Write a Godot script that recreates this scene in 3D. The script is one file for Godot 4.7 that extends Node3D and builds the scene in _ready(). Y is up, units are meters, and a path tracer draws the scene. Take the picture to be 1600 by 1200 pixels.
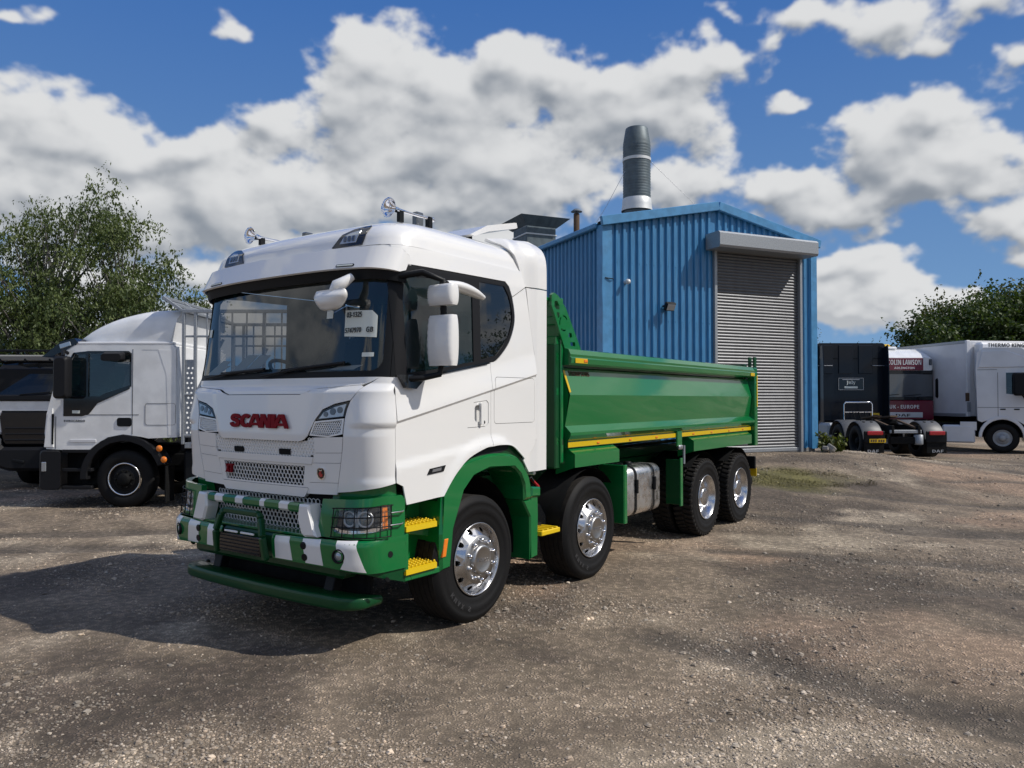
extends Node3D
# A tipper truck standing in a gravel yard beside a blue steel shed. Units are metres; the camera stands at x = 0, z = 0 and looks along -z.

const PH := 0.0199            # camera pitch, upwards
const EYE := 1.87
var M := {}
var taken := {}
var sg := 0
var hill := FastNoiseLite.new()
var patchy := FastNoiseLite.new()

func _ready():
	# ---- camera, sky, sun, exposure
	var cam := Camera3D.new()
	cam.name = "camera"
	cam.position = Vector3(0, EYE, 0)
	cam.rotation.x = PH
	cam.fov = 53.05
	cam.near = 0.1
	cam.far = 900.0
	add_child(cam)
	cam.current = true
	var env := Environment.new()
	env.background_mode = Environment.BG_SKY
	var sky := Sky.new()
	var pan := PanoramaSkyMaterial.new()
	pan.panorama = ImageTexture.create_from_image(sky_image())
	sky.sky_material = pan
	env.sky = sky
	env.background_energy_multiplier = 0.72
	env.tonemap_mode = Environment.TONE_MAPPER_LINEAR
	env.tonemap_exposure = 1.16
	env.sdfgi_enabled = true
	env.ssao_enabled = true
	env.ssil_enabled = true
	var we := WorldEnvironment.new()
	we.name = "world_environment"
	we.environment = env
	add_child(we)
	var sun := DirectionalLight3D.new()
	sun.name = "sun"
	sun.light_energy = 1.04
	sun.light_color = Color(1.0, 0.975, 0.94)
	sun.light_angular_distance = 0.5
	sun.shadow_enabled = true
	var toward := Vector3(0.672, 0.728, 0.14)        # where the sun stands
	sun.look_at_from_position(Vector3.ZERO, -toward)
	add_child(sun)
	# ---- everything else
	hill.seed = 5; hill.frequency = 0.11; hill.fractal_octaves = 4
	patchy.seed = 9; patchy.frequency = 0.33; patchy.fractal_octaves = 5
	make_materials()
	make_ground()
	make_shed()
	make_trees()
	make_tipper()
	make_box_lorry()
	make_construction_lorry()
	make_black_tractor()
	make_red_tractor()
	make_fridge_trailer()
	make_white_tractor()
	make_small_things()
	make_stones()

# ------------------------------------------------------------------ sky
func sky_image() -> Image:
	var w := 4096; var h := 2048
	var im := Image.create(w, h, false, Image.FORMAT_RGBF)
	var n := FastNoiseLite.new(); n.seed = 11; n.frequency = 3.0; n.fractal_octaves = 5; n.fractal_gain = 0.46; n.fractal_type = FastNoiseLite.FRACTAL_RIDGED
	var n2 := FastNoiseLite.new(); n2.seed = 23; n2.frequency = 17.0; n2.fractal_octaves = 5; n2.fractal_gain = 0.6
	# clouds: centre and half size in pixels of a 1600 x 1200 picture, turned into bearings
	var px := [[580,110,95,70],[660,130,90,70],[800,95,80,60],[870,115,75,60],[700,190,210,95],[560,180,100,80],[950,140,80,50],[1050,120,110,60],[1135,95,65,40],[980,190,150,60],[800,265,200,75],[640,250,170,80],
		[40,190,110,80],[110,235,130,70],[210,255,130,60],[310,255,130,60],[60,300,120,80],[420,200,90,55],[330,335,200,80],[170,350,150,80],[510,320,190,75],[700,315,150,55],[300,430,90,60],[120,430,160,70],[880,300,80,40],[480,410,220,60],[760,390,240,55],[60,520,200,50],[330,520,160,45],
		[340,36,62,34,0.68],[40,8,80,26,0.75],[1260,300,85,60],[1190,312,60,40,0.85],[1400,235,110,75],[1470,190,75,50],[1530,235,85,65],[1330,335,140,45],[1565,340,70,60],[1480,290,140,60],[1100,285,75,55,0.8],[1330,420,85,42,0.9],[1325,482,110,50],[1580,400,70,40,0.8],[1440,445,60,30,0.62],[1500,480,120,40,0.75],
		[1300,18,120,45,0.8],[1400,40,150,55,0.85],[1480,62,90,42,0.8],[1565,8,90,36,0.8],[1572,98,60,40,0.66],[1140,18,85,38,0.66],[1250,145,85,28,0.6],[920,330,90,40,0.9],[1060,300,60,50,0.75],[1110,380,120,60,0.7],[1180,80,60,40,0.62]]
	var blobs := []
	for p in px:
		var az := atan((p[0] - 800.0) / 1202.0)
		var el := atan((624.0 - p[1]) / 1202.0 * cos(az))
		blobs.append([az, el, p[2] / 1202.0 * cos(az), p[3] / 1202.0 * cos(az), p[4] if p.size() > 4 else 1.0])
	var r := RandomNumberGenerator.new(); r.seed = 77
	for k in 150:                                       # the same sort of clouds all round
		var az := r.randf_range(0.68, TAU - 0.68)
		var el := r.randf_range(0.02, 1.0)
		var s := r.randf_range(0.6, 1.3)
		for j in 4:
			blobs.append([wrapf(az + r.randf_range(-0.13, 0.13) / maxf(cos(el), 0.4), -PI, PI), el + r.randf_range(-0.03, 0.05), r.randf_range(0.06, 0.13) * s / maxf(cos(el), 0.4), r.randf_range(0.04, 0.07) * s, r.randf_range(0.75, 1.0)])
	for k in 40:
		var az := r.randf_range(-0.6, 0.6)
		blobs.append([az, r.randf_range(0.66, 1.3), r.randf_range(0.09, 0.2), r.randf_range(0.05, 0.08), r.randf_range(0.7, 0.95)])
	# low resolution field of the blobs
	var fw := 1024; var fh := 256
	var f := PackedFloat32Array(); f.resize(fw * fh); f.fill(-1.0)
	var hy := PackedFloat32Array(); hy.resize(fw * fh); hy.fill(0.0)
	for b in blobs:
		var y0 := maxi(0, int((b[1] - b[3] * 1.9) / (PI / 2) * fh)); var y1 := mini(fh - 1, int((b[1] + b[3] * 1.9) / (PI / 2) * fh) + 1)
		var x0 := int((b[0] - b[2] * 1.9) / TAU * fw + fw / 2.0); var x1 := int((b[0] + b[2] * 1.9) / TAU * fw + fw / 2.0) + 1
		for y in range(y0, y1 + 1):
			var dy: float = ((y + 0.5) / fh * PI / 2 - b[1]) / b[3]
			if dy < 0.0: dy *= 1.15
			for x in range(x0, x1 + 1):
				var dx: float = ((x + 0.5 - fw / 2.0) / fw * TAU - b[0]) / b[2]
				var v: float = b[4] - sqrt(dx * dx + dy * dy)
				var i := y * fw + posmod(x, fw)
				if v > -1.0:
					var o := f[i]
					hy[i] = lerpf(hy[i], dy, 1.0 / (1.0 + exp(-6.0 * (v - o))))
					f[i] = log(exp(5.0 * v) + exp(5.0 * o)) / 5.0      # smooth union
	var dens := PackedFloat32Array(); 
	var dw := 2048; var dh := 512
	dens.resize(dw * dh)
	var high := PackedFloat32Array(); high.resize(dw * dh)
	var nw := FastNoiseLite.new(); nw.seed = 5; nw.frequency = 6.0; nw.fractal_octaves = 3
	for y in dh:
		var el := (y + 0.5) / dh * PI / 2
		for x in dw:
			var az := (x + 0.5 - dw / 2.0) / dw * TAU
			if (el > 0.58 or absf(az) > 0.68) and (x % 2 or y % 2):
				var i1 := y * dw + x - 1 if x % 2 else (y - 1) * dw + x
				dens[y * dw + x] = dens[i1]; high[y * dw + x] = high[i1]
				continue
			var d := Vector3(sin(az) * cos(el), sin(el) * 1.5, -cos(az) * cos(el))
			var fx := x * 0.5 - 0.25 + 9.0 * nw.get_noise_3dv(d) + 3.0 * nw.get_noise_3dv(d * 3.3); var fy := y * 0.5 - 0.25 + 5.0 * nw.get_noise_3dv(d + Vector3(9, 3, 5)) + 2.4 * nw.get_noise_3dv(d * 3.3 + Vector3(9, 3, 5))
			var b := sample(f, fw, fh, fx, fy)
			high[y * dw + x] = sample(hy, fw, fh, fx, fy)
			dens[y * dw + x] = b - 0.42 * n.get_noise_3dv(d * 1.9) + 0.34 * nw.get_noise_3dv(d * 0.9 + Vector3(2, 7, 1)) - 0.02
	var data := PackedFloat32Array(); data.resize(w * h * 3); 
	for y in h:
		var el := PI / 2 - (y + 0.5) / h * PI
		if el < -0.01:
			for x in w:
				var i := (y * w + x) * 3
				data[i] = 0.2; data[i + 1] = 0.19; data[i + 2] = 0.18
			continue
		el = maxf(el, 0.0)
		var up := pow(clampf(sin(el), 0.0, 1.0), 0.55)
		var blue := Vector3(0.31, 0.54, 0.79).lerp(Vector3(0.033, 0.145, 0.49), clampf(up * 1.36, 0.0, 1.0))
		var fine := el < 0.56
		for x in w:
			var az := (x + 0.5 - w / 2.0) / w * TAU
			var inside := fine and absf(az) < 0.66
			if not inside and (x % 4 or y % 2):            # coarser where the camera does not look
				var i0 := (y * w + (x + w / 2) % w) * 3
				var i1 := i0 - 3 if x % 4 else i0 - w * 3
				data[i0] = data[i1]; data[i0 + 1] = data[i1 + 1]; data[i0 + 2] = data[i1 + 2]
				continue
			var fx := (x + 0.5) * 0.5 - 0.5; var fy := el / (PI / 2) * dh - 0.5
			var D := sample(dens, dw, dh, fx, fy)
			var i := (y * w + (x + w / 2) % w) * 3
			if D < -0.35:
				data[i] = blue.x; data[i + 1] = blue.y; data[i + 2] = blue.z
				continue
			var d := Vector3(sin(az) * cos(el), sin(el) * 1.5, -cos(az) * cos(el))
			var fi := n2.get_noise_3dv(d * 1.6)
			D += fi * 0.26 * smoothstep(0.7, 0.1, D)
			var E := sample(dens, dw, dh, fx + 7.0, fy + 9.0)
			var E2 := sample(dens, dw, dh, fx + 2.5, fy + 3.5)
			var a := smoothstep(-0.12, 0.26, D)
			var hi2 := clampf(sample(high, dw, dh, fx, fy), -0.9, 0.9)
			var lit := 0.64 + (D - E) * 0.34 + (D - E2) * 0.55 + hi2 * 0.40 - maxf(D - 0.35, 0.0) * 0.30 * (1.0 - 0.7 * hi2) + fi * 0.06
			lit = maxf(clampf(lit, 0.0, 1.0), 0.55 * smoothstep(0.30, 0.05, el))
			var c := Vector3(0.28, 0.32, 0.38).lerp(Vector3(0.86, 0.87, 0.88), lit * lit * (3.0 - 2.0 * lit))
			c = blue.lerp(c, clampf(a, 0.0, 1.0))
			data[i] = c.x; data[i + 1] = c.y; data[i + 2] = c.z
	im.set_data(w, h, false, Image.FORMAT_RGBF, data.to_byte_array())
	return im

func sample(f: PackedFloat32Array, w: int, h: int, fx: float, fy: float) -> float:
	var xa := int(floor(fx)); var ya := int(floor(fy))
	var tx := fx - xa; var ty := fy - ya
	var yb := clampi(ya + 1, 0, h - 1); ya = clampi(ya, 0, h - 1)
	var xb := posmod(xa + 1, w); xa = posmod(xa, w)
	return lerpf(lerpf(f[ya * w + xa], f[ya * w + xb], tx), lerpf(f[yb * w + xa], f[yb * w + xb], tx), ty)

# ------------------------------------------------------------------ helpers
func numbered(called: String) -> String:
	var k: int = taken.get(called, 0)
	taken[called] = k + 1
	return called if k == 0 else "%s_%03d" % [called, k]

func tag(o: Node, label: String, category: String, group := "", kind := ""):
	if label: o.set_meta("label", label)
	if category: o.set_meta("category", category)
	if group: o.set_meta("group", group)
	if kind: o.set_meta("kind", kind)
	return o

func thing(called: String, label: String, category: String, at := Vector3.ZERO, turn := 0.0, group := "") -> Node3D:
	var o := Node3D.new()
	o.name = numbered(called)
	add_child(o)
	o.position = at
	o.rotation.y = turn
	tag(o, label, category, group)
	return o

func part(called: String, st, mat: Material, parent: Node, gen := true) -> MeshInstance3D:
	var o := MeshInstance3D.new()
	o.name = called if parent != self else numbered(called)
	if st is SurfaceTool:
		if gen: st.generate_normals()
		o.mesh = st.commit()
	else:
		o.mesh = st
	o.material_override = mat
	parent.add_child(o, true)
	return o

func group_part(called: String, parent: Node, at := Vector3.ZERO) -> Node3D:
	var o := Node3D.new()
	o.name = called
	parent.add_child(o, true)
	o.position = at
	return o

func ST() -> SurfaceTool:
	var s := SurfaceTool.new()
	s.begin(Mesh.PRIMITIVE_TRIANGLES)
	return s

func tri(st: SurfaceTool, a: Vector3, b: Vector3, c: Vector3, out := Vector3.ZERO):
	if out != Vector3.ZERO and (a - c).cross(a - b).dot(out) < 0.0:
		var t := b; b = c; c = t
	st.add_vertex(a); st.add_vertex(b); st.add_vertex(c)

func quad(st: SurfaceTool, a: Vector3, b: Vector3, c: Vector3, d: Vector3, out := Vector3.ZERO):
	tri(st, a, b, c, out); tri(st, a, c, d, out)

func box(st: SurfaceTool, c: Vector3, s: Vector3, b := 0.0, B := Basis()):
	st.set_smooth_group(-1)
	var h := s * 0.5
	b = minf(b, minf(h.x, minf(h.y, h.z)) * 0.9)
	var P := func(sx: float, sy: float, sz: float, k: int) -> Vector3:
		var v := Vector3(sx * (h.x - b), sy * (h.y - b), sz * (h.z - b))
		v[k] = [sx, sy, sz][k] * h[k]
		return c + B * v
	for k in 3:
		var i := (k + 1) % 3; var j := (k + 2) % 3
		for s1 in [-1.0, 1.0]:
			var cs := []
			for e in [[-1.0, -1.0], [1.0, -1.0], [1.0, 1.0], [-1.0, 1.0]]:
				var v := Vector3.ZERO
				v[k] = s1; v[i] = e[0]; v[j] = e[1]
				cs.append(P.call(v.x, v.y, v.z, k))
			var o := Vector3.ZERO; o[k] = s1
			quad(st, cs[0], cs[1], cs[2], cs[3], B * o)
	if b <= 0.0: return
	for k in 3:                                # edges along axis k
		var i := (k + 1) % 3; var j := (k + 2) % 3
		for s1 in [-1.0, 1.0]:
			for s2 in [-1.0, 1.0]:
				var va := Vector3.ZERO; var vb := Vector3.ZERO
				va[k] = -1.0; va[i] = s1; va[j] = s2
				vb[k] = 1.0; vb[i] = s1; vb[j] = s2
				var o := Vector3.ZERO; o[i] = s1; o[j] = s2
				quad(st, P.call(va.x, va.y, va.z, i), P.call(vb.x, vb.y, vb.z, i), P.call(vb.x, vb.y, vb.z, j), P.call(va.x, va.y, va.z, j), B * o)
	for x in [-1.0, 1.0]:
		for y in [-1.0, 1.0]:
			for z in [-1.0, 1.0]:
				tri(st, P.call(x, y, z, 0), P.call(x, y, z, 1), P.call(x, y, z, 2), B * Vector3(x, y, z))

func bx(c: Vector3, s: Vector3, b := 0.0, B := Basis()) -> SurfaceTool:
	var st := ST()
	box(st, c, s, b, B)
	return st

func beam(st: SurfaceTool, a: Vector3, b: Vector3, w: float, h: float, bev := 0.004, up := Vector3.UP):
	var z := (b - a).normalized()
	if absf(z.dot(up)) > 0.99: up = Vector3.RIGHT
	var x := up.cross(z).normalized()
	box(st, (a + b) * 0.5, Vector3(w, h, (b - a).length()), bev, Basis(x, z.cross(x), z))

func extrude(st: SurfaceTool, poly, xf: Transform3D, d: float, holes := []):
	st.set_smooth_group(-1)
	var P := PackedVector2Array(poly)
	var faces := cut_faces(P, holes)
	var zo := xf.basis.z
	for f in faces:
		var ix := Geometry2D.triangulate_polygon(f)
		for k in range(0, ix.size(), 3):
			var a: Vector2 = f[ix[k]]; var b: Vector2 = f[ix[k + 1]]; var c: Vector2 = f[ix[k + 2]]
			tri(st, xf * Vector3(a.x, a.y, 0), xf * Vector3(b.x, b.y, 0), xf * Vector3(c.x, c.y, 0), -zo)
			tri(st, xf * Vector3(a.x, a.y, d), xf * Vector3(b.x, b.y, d), xf * Vector3(c.x, c.y, d), zo)
	var rims := [P]
	rims.append_array(holes)
	for r in rims.size():
		var L := PackedVector2Array(rims[r])
		var cw := Geometry2D.is_polygon_clockwise(L)
		for k in L.size():
			var a := L[k]; var b := L[(k + 1) % L.size()]
			var o := Vector2(b.y - a.y, a.x - b.x) * (-1.0 if cw else 1.0)
			if r > 0: o = -o
			quad(st, xf * Vector3(a.x, a.y, 0), xf * Vector3(b.x, b.y, 0), xf * Vector3(b.x, b.y, d), xf * Vector3(a.x, a.y, d), xf.basis * Vector3(o.x, o.y, 0))

# as extrude, with the face at depth d chamfered by b
func plate(st: SurfaceTool, poly, xf: Transform3D, d: float, b := 0.01):
	var P := PackedVector2Array(poly)
	var caps := Geometry2D.offset_polygon(P, -b, Geometry2D.JOIN_MITER)
	if caps.is_empty():
		extrude(st, P, xf, d)
		return
	st.set_smooth_group(-1)
	var zo := xf.basis.z * signf(d)
	var s := signf(d)
	for f in cut_faces(P, caps):
		var ix := Geometry2D.triangulate_polygon(f)
		for k in range(0, ix.size(), 3):
			var v := []
			for m in 3:
				var p: Vector2 = f[ix[k + m]]
				var near := INF
				for e in P.size(): near = minf(near, p.distance_to(Geometry2D.get_closest_point_to_segment(p, P[e], P[(e + 1) % P.size()])))
				v.append(xf * Vector3(p.x, p.y, d - s * b * (1.0 - clampf(near / b, 0.0, 1.0))))
			tri(st, v[0], v[1], v[2], zo)
	for c in caps:
		var ix := Geometry2D.triangulate_polygon(c)
		for k in range(0, ix.size(), 3): tri(st, xf * Vector3(c[ix[k]].x, c[ix[k]].y, d), xf * Vector3(c[ix[k + 1]].x, c[ix[k + 1]].y, d), xf * Vector3(c[ix[k + 2]].x, c[ix[k + 2]].y, d), zo)
	var ip := Geometry2D.triangulate_polygon(P)
	for k in range(0, ip.size(), 3): tri(st, xf * Vector3(P[ip[k]].x, P[ip[k]].y, 0), xf * Vector3(P[ip[k + 1]].x, P[ip[k + 1]].y, 0), xf * Vector3(P[ip[k + 2]].x, P[ip[k + 2]].y, 0), -zo)
	var cw := Geometry2D.is_polygon_clockwise(P)
	for k in P.size():
		var p := P[k]; var q := P[(k + 1) % P.size()]
		var o := Vector2(q.y - p.y, p.x - q.x) * (-1.0 if cw else 1.0)
		quad(st, xf * Vector3(p.x, p.y, 0), xf * Vector3(q.x, q.y, 0), xf * Vector3(q.x, q.y, d - s * b), xf * Vector3(p.x, p.y, d - s * b), xf.basis * Vector3(o.x, o.y, 0))

func cut_faces(P: PackedVector2Array, holes: Array) -> Array:
	if holes.is_empty(): return [P]
	var lo := P[0]; var hi := P[0]
	for p in P: lo = lo.min(p); hi = hi.max(p)
	var xs := [lo.x - 1.0, hi.x + 1.0]
	for h in holes:
		var a := INF; var b := -INF
		for p in h: a = minf(a, p.x); b = maxf(b, p.x)
		xs.append((a + b) * 0.5 + 0.00013)
	xs.sort()
	var out := []
	for k in xs.size() - 1:
		if xs[k + 1] - xs[k] < 1e-5: continue
		var strip := PackedVector2Array([Vector2(xs[k], lo.y - 1), Vector2(xs[k + 1], lo.y - 1), Vector2(xs[k + 1], hi.y + 1), Vector2(xs[k], hi.y + 1)])
		var now := []
		now.append_array(Geometry2D.intersect_polygons(P, strip))
		for h in holes:
			var nxt := []
			for f in now: nxt.append_array(Geometry2D.clip_polygons(f, PackedVector2Array(h)))
			now = nxt
		for f in now:
			if f.size() > 2: out.append(f)
	return out

func circle(c: Vector2, r: float, n := 20, ry := -1.0) -> PackedVector2Array:
	var out := PackedVector2Array()
	for k in n: out.append(c + Vector2(cos(TAU * k / n) * r, sin(TAU * k / n) * (r if ry < 0 else ry)))
	return out

func rrect(x0: float, y0: float, x1: float, y1: float, r: float, n := 4) -> PackedVector2Array:
	var out := PackedVector2Array()
	for e in [[x1 - r, y1 - r, 0.0], [x0 + r, y1 - r, PI / 2], [x0 + r, y0 + r, PI], [x1 - r, y0 + r, PI * 1.5]]:
		for k in n + 1: out.append(Vector2(e[0], e[1]) + Vector2.from_angle(e[2] + PI / 2 * k / n) * r)
	return out

func tube(st: SurfaceTool, pts: Array, r, n := 8):
	sg += 1
	var rings := []
	var x := Vector3.ZERO
	for k in pts.size():
		var t: Vector3 = (pts[mini(k + 1, pts.size() - 1)] - pts[maxi(k - 1, 0)]).normalized()
		if x == Vector3.ZERO: x = t.cross(Vector3.UP if absf(t.y) < 0.9 else Vector3.RIGHT)
		x = (x - t * x.dot(t)).normalized()
		var y := t.cross(x)
		var rr: float = r[k] if r is Array else r
		var ring := []
		for j in n: ring.append(pts[k] + (x * cos(TAU * j / n) + y * sin(TAU * j / n)) * rr)
		rings.append(ring)
	st.set_smooth_group(sg)
	for k in rings.size() - 1:
		for j in n:
			var i := (j + 1) % n
			quad(st, rings[k][j], rings[k][i], rings[k + 1][i], rings[k + 1][j], (rings[k][j] + rings[k][i]) * 0.5 - pts[k])
	st.set_smooth_group(-1)
	for e in [0, rings.size() - 1]:
		var o: Vector3 = pts[0] - pts[1] if e == 0 else pts[e] - pts[e - 1]
		for j in range(1, n - 1): tri(st, rings[e][0], rings[e][j], rings[e][j + 1], o)

func lathe(st: SurfaceTool, prof: Array, xf: Transform3D, n := 48, soft := true):
	for k in prof.size() - 1:
		if k == 0 or not soft: sg += 1
		st.set_smooth_group(sg)
		var p: Vector2 = prof[k]; var q: Vector2 = prof[k + 1]
		for j in n:
			var a := TAU * j / n; var b := TAU * (j + 1) / n
			var A := xf * Vector3(cos(a) * p.x, sin(a) * p.x, p.y); var B := xf * Vector3(cos(b) * p.x, sin(b) * p.x, p.y)
			var C := xf * Vector3(cos(b) * q.x, sin(b) * q.x, q.y); var D := xf * Vector3(cos(a) * q.x, sin(a) * q.x, q.y)
			if p.x > 1e-5: tri(st, A, B, C)
			if q.x > 1e-5: tri(st, A, C, D)

func loft(st: SurfaceTool, rings: Array, closed := false):
	sg += 1
	st.set_smooth_group(sg)
	for k in rings.size() - 1:
		var n: int = rings[k].size()
		for j in (n if closed else n - 1):
			var i := (j + 1) % n
			quad(st, rings[k][j], rings[k + 1][j], rings[k + 1][i], rings[k][i])

func emit(st: SurfaceTool, n: Vector3, a: Vector3, b: Vector3, c: Vector3):
	if (a - c).cross(a - b).dot(n) < 0.0:
		var t := b; b = c; c = t
	for v in [a, b, c]:
		st.set_normal(n); st.add_vertex(v)

# a panel cut out of a curved surface: POLY in the surface's own two coordinates, F turns a point of it into a place
func patch(st: SurfaceTool, poly, F: Callable, step := 0.06, off := 0.0, thick := 0.012, holes := [], face := true):
	var P := PackedVector2Array(poly)
	var faces := cut_faces(P, holes)
	var lo := P[0]; var hi := P[0]
	for p in P: lo = lo.min(p); hi = hi.max(p)
	var e := 0.004
	var at := func(p: Vector2) -> Array:
		var o: Vector3 = F.call(p)
		var n: Vector3 = (F.call(p + Vector2(e, 0)) - F.call(p - Vector2(e, 0))).cross(F.call(p + Vector2(0, e)) - F.call(p - Vector2(0, e))).normalized()
		return [o, n]
	var sgn := 1.0
	var mid: Array = at.call((lo + hi) * 0.5)
	if mid[1].dot(mid[0] - Vector3(0, mid[0].y, 1.2)) < 0.0: sgn = -1.0
	var nx := maxi(1, int(ceil((hi.x - lo.x) / step))); var ny := maxi(1, int(ceil((hi.y - lo.y) / step)))
	for i in (nx if face else 0):
		for j in ny:
			var a := Vector2(lerpf(lo.x, hi.x, float(i) / nx), lerpf(lo.y, hi.y, float(j) / ny)); var b := Vector2(lerpf(lo.x, hi.x, float(i + 1) / nx), lerpf(lo.y, hi.y, float(j + 1) / ny))
			var cell := PackedVector2Array([a, Vector2(b.x, a.y), b, Vector2(a.x, b.y)])
			var pieces := []
			for g in faces: pieces.append_array(Geometry2D.intersect_polygons(g, cell))
			for f in pieces:
				var ix := Geometry2D.triangulate_polygon(f)
				for k in range(0, ix.size(), 3):
					var v := []
					for m in 3: v.append(at.call(f[ix[k + m]]))
					var w := [0, 1, 2]
					if (v[0][0] - v[2][0]).cross(v[0][0] - v[1][0]).dot(v[0][1] * sgn) < 0.0: w = [0, 2, 1]
					for m in w:
						st.set_normal(v[m][1] * sgn)
						st.add_vertex(v[m][0] + v[m][1] * sgn * off)
	if thick <= 0.0: return
	var rims := [P]
	rims.append_array(holes)
	for L in rims: for k in L.size():
		var a: Vector2 = L[k]; var b: Vector2 = L[(k + 1) % L.size()]
		var n := maxi(1, int(ceil((b - a).length() / step)))
		for m in n:
			var A: Array = at.call(a.lerp(b, float(m) / n)); var B: Array = at.call(a.lerp(b, float(m + 1) / n))
			var a0: Vector3 = A[0] + A[1] * sgn * off; var b0: Vector3 = B[0] + B[1] * sgn * off
			var a1: Vector3 = a0 - A[1] * sgn * thick; var b1: Vector3 = b0 - B[1] * sgn * thick
			var nn := (b0 - a0).cross(a1 - a0).normalized()
			emit(st, nn, a0, b0, b1); emit(st, nn, a0, b1, a1)

func words(text: String, xf: Transform3D, height: float, mat: Material, parent: Node, called := "lettering", width := 0.0, bold := 0.0, depth := 0.004, serif := false) -> MeshInstance3D:
	var t := TextMesh.new()
	var sf := SystemFont.new()
	sf.font_names = PackedStringArray(["Droid Serif" if serif else "Droid Sans"])
	sf.font_weight = 700
	var fv := FontVariation.new()
	fv.base_font = sf
	if bold < 0.0: fv.variation_embolden = bold
	t.font = fv
	t.text = text
	t.font_size = 64
	t.pixel_size = 0.01
	t.depth = 0.01
	var o := MeshInstance3D.new()
	o.name = called
	o.mesh = t
	var ab := t.get_aabb()
	var sy := height / maxf(ab.size.y, 1e-4)
	var sx := sy if width <= 0.0 else width / maxf(ab.size.x, 1e-4)
	o.material_override = mat
	parent.add_child(o, true)
	o.transform = xf * Transform3D(Basis.from_scale(Vector3(sx, sy, depth / 0.01)), Vector3(-(ab.position.x + ab.size.x / 2) * sx, -(ab.position.y + ab.size.y / 2) * sy, 0))
	return o

func along(tab: Array, h: float) -> float:
	if h <= tab[0].x: return tab[0].y
	for k in tab.size() - 1:
		if h <= tab[k + 1].x: return lerpf(tab[k].y, tab[k + 1].y, (h - tab[k].x) / (tab[k + 1].x - tab[k].x))
	return tab[-1].y

func V2(a: Array) -> PackedVector2Array:
	var o := PackedVector2Array()
	for k in range(0, a.size(), 2): o.append(Vector2(a[k], a[k + 1]))
	return o

# the run of corners FROM..TO of a polygon, rounded into a curve
func curved(p: PackedVector2Array, from: int, to: int, n := 4) -> PackedVector2Array:
	var o := PackedVector2Array()
	for k in p.size():
		o.append(p[k])
		if k < from or k >= to: continue
		var a := p[maxi(k - 1, from)]; var b := p[k]; var c := p[k + 1]; var d := p[mini(k + 2, to)]
		for j in range(1, n): o.append(b.cubic_interpolate(c, a, d, float(j) / n))
	return o

func mirrored(p: PackedVector2Array) -> PackedVector2Array:
	var o := PackedVector2Array()
	for v in p: o.append(Vector2(-v.x, v.y))
	return o

# ------------------------------------------------------------------ materials
func mat(called: String, c: Color, rough := 0.5, metal := 0.0, coat := 0.0) -> StandardMaterial3D:
	var m := StandardMaterial3D.new()
	m.resource_name = called
	m.albedo_color = c.linear_to_srgb()
	m.roughness = rough
	m.metallic = metal
	m.cull_mode = BaseMaterial3D.CULL_DISABLED
	if coat > 0.0:
		m.clearcoat_enabled = true
		m.clearcoat = coat
		m.clearcoat_roughness = 0.04
	M[called] = m
	return m

func noise_image(size: int, freq: float, seed_: int, octaves := 4, cell := false) -> Image:
	var n := FastNoiseLite.new()
	n.seed = seed_
	n.frequency = freq
	n.fractal_octaves = octaves
	if cell:
		n.noise_type = FastNoiseLite.TYPE_CELLULAR
		n.cellular_return_type = FastNoiseLite.RETURN_DISTANCE2_SUB
		n.fractal_type = FastNoiseLite.FRACTAL_NONE
	return n.get_seamless_image(size, size)

func tinted(im: Image, a: Color, b: Color, lo := 0.0, hi := 1.0) -> ImageTexture:
	var d := im.get_data()
	var n := im.get_width()
	var o := PackedByteArray(); o.resize(n * n * 3)
	var lut := []
	for k in 256:
		var c := a.lerp(b, clampf((k / 255.0 - lo) / (hi - lo), 0.0, 1.0)).linear_to_srgb()
		lut.append([int(c.r * 255), int(c.g * 255), int(c.b * 255)])
	for k in n * n:
		var c: Array = lut[d[k]]
		o[k * 3] = c[0]; o[k * 3 + 1] = c[1]; o[k * 3 + 2] = c[2]
	var out := Image.create_from_data(n, n, false, Image.FORMAT_RGB8, o)
	out.generate_mipmaps()
	return ImageTexture.create_from_image(out)

func grimy(m: StandardMaterial3D, im: Image, scale: float, lo: float, hi := 1.0, dirt := Color(1, 1, 1)):
	# patchy tone over the base colour: dirt and weather with a grain of their own
	m.albedo_texture = tinted(im, Color(lo * dirt.r, lo * dirt.g, lo * dirt.b), Color(hi, hi, hi), 0.25, 0.7)
	m.uv1_triplanar = true
	m.uv1_scale = Vector3.ONE * scale

func rough_by(m: StandardMaterial3D, im: Image, scale: float, lo: float, hi: float):
	m.roughness = 1.0
	m.roughness_texture = tinted(im, Color(lo, lo, lo).srgb_to_linear(), Color(hi, hi, hi).srgb_to_linear(), 0.25, 0.75)
	m.uv1_triplanar = true
	m.uv1_scale = Vector3.ONE * scale

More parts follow.
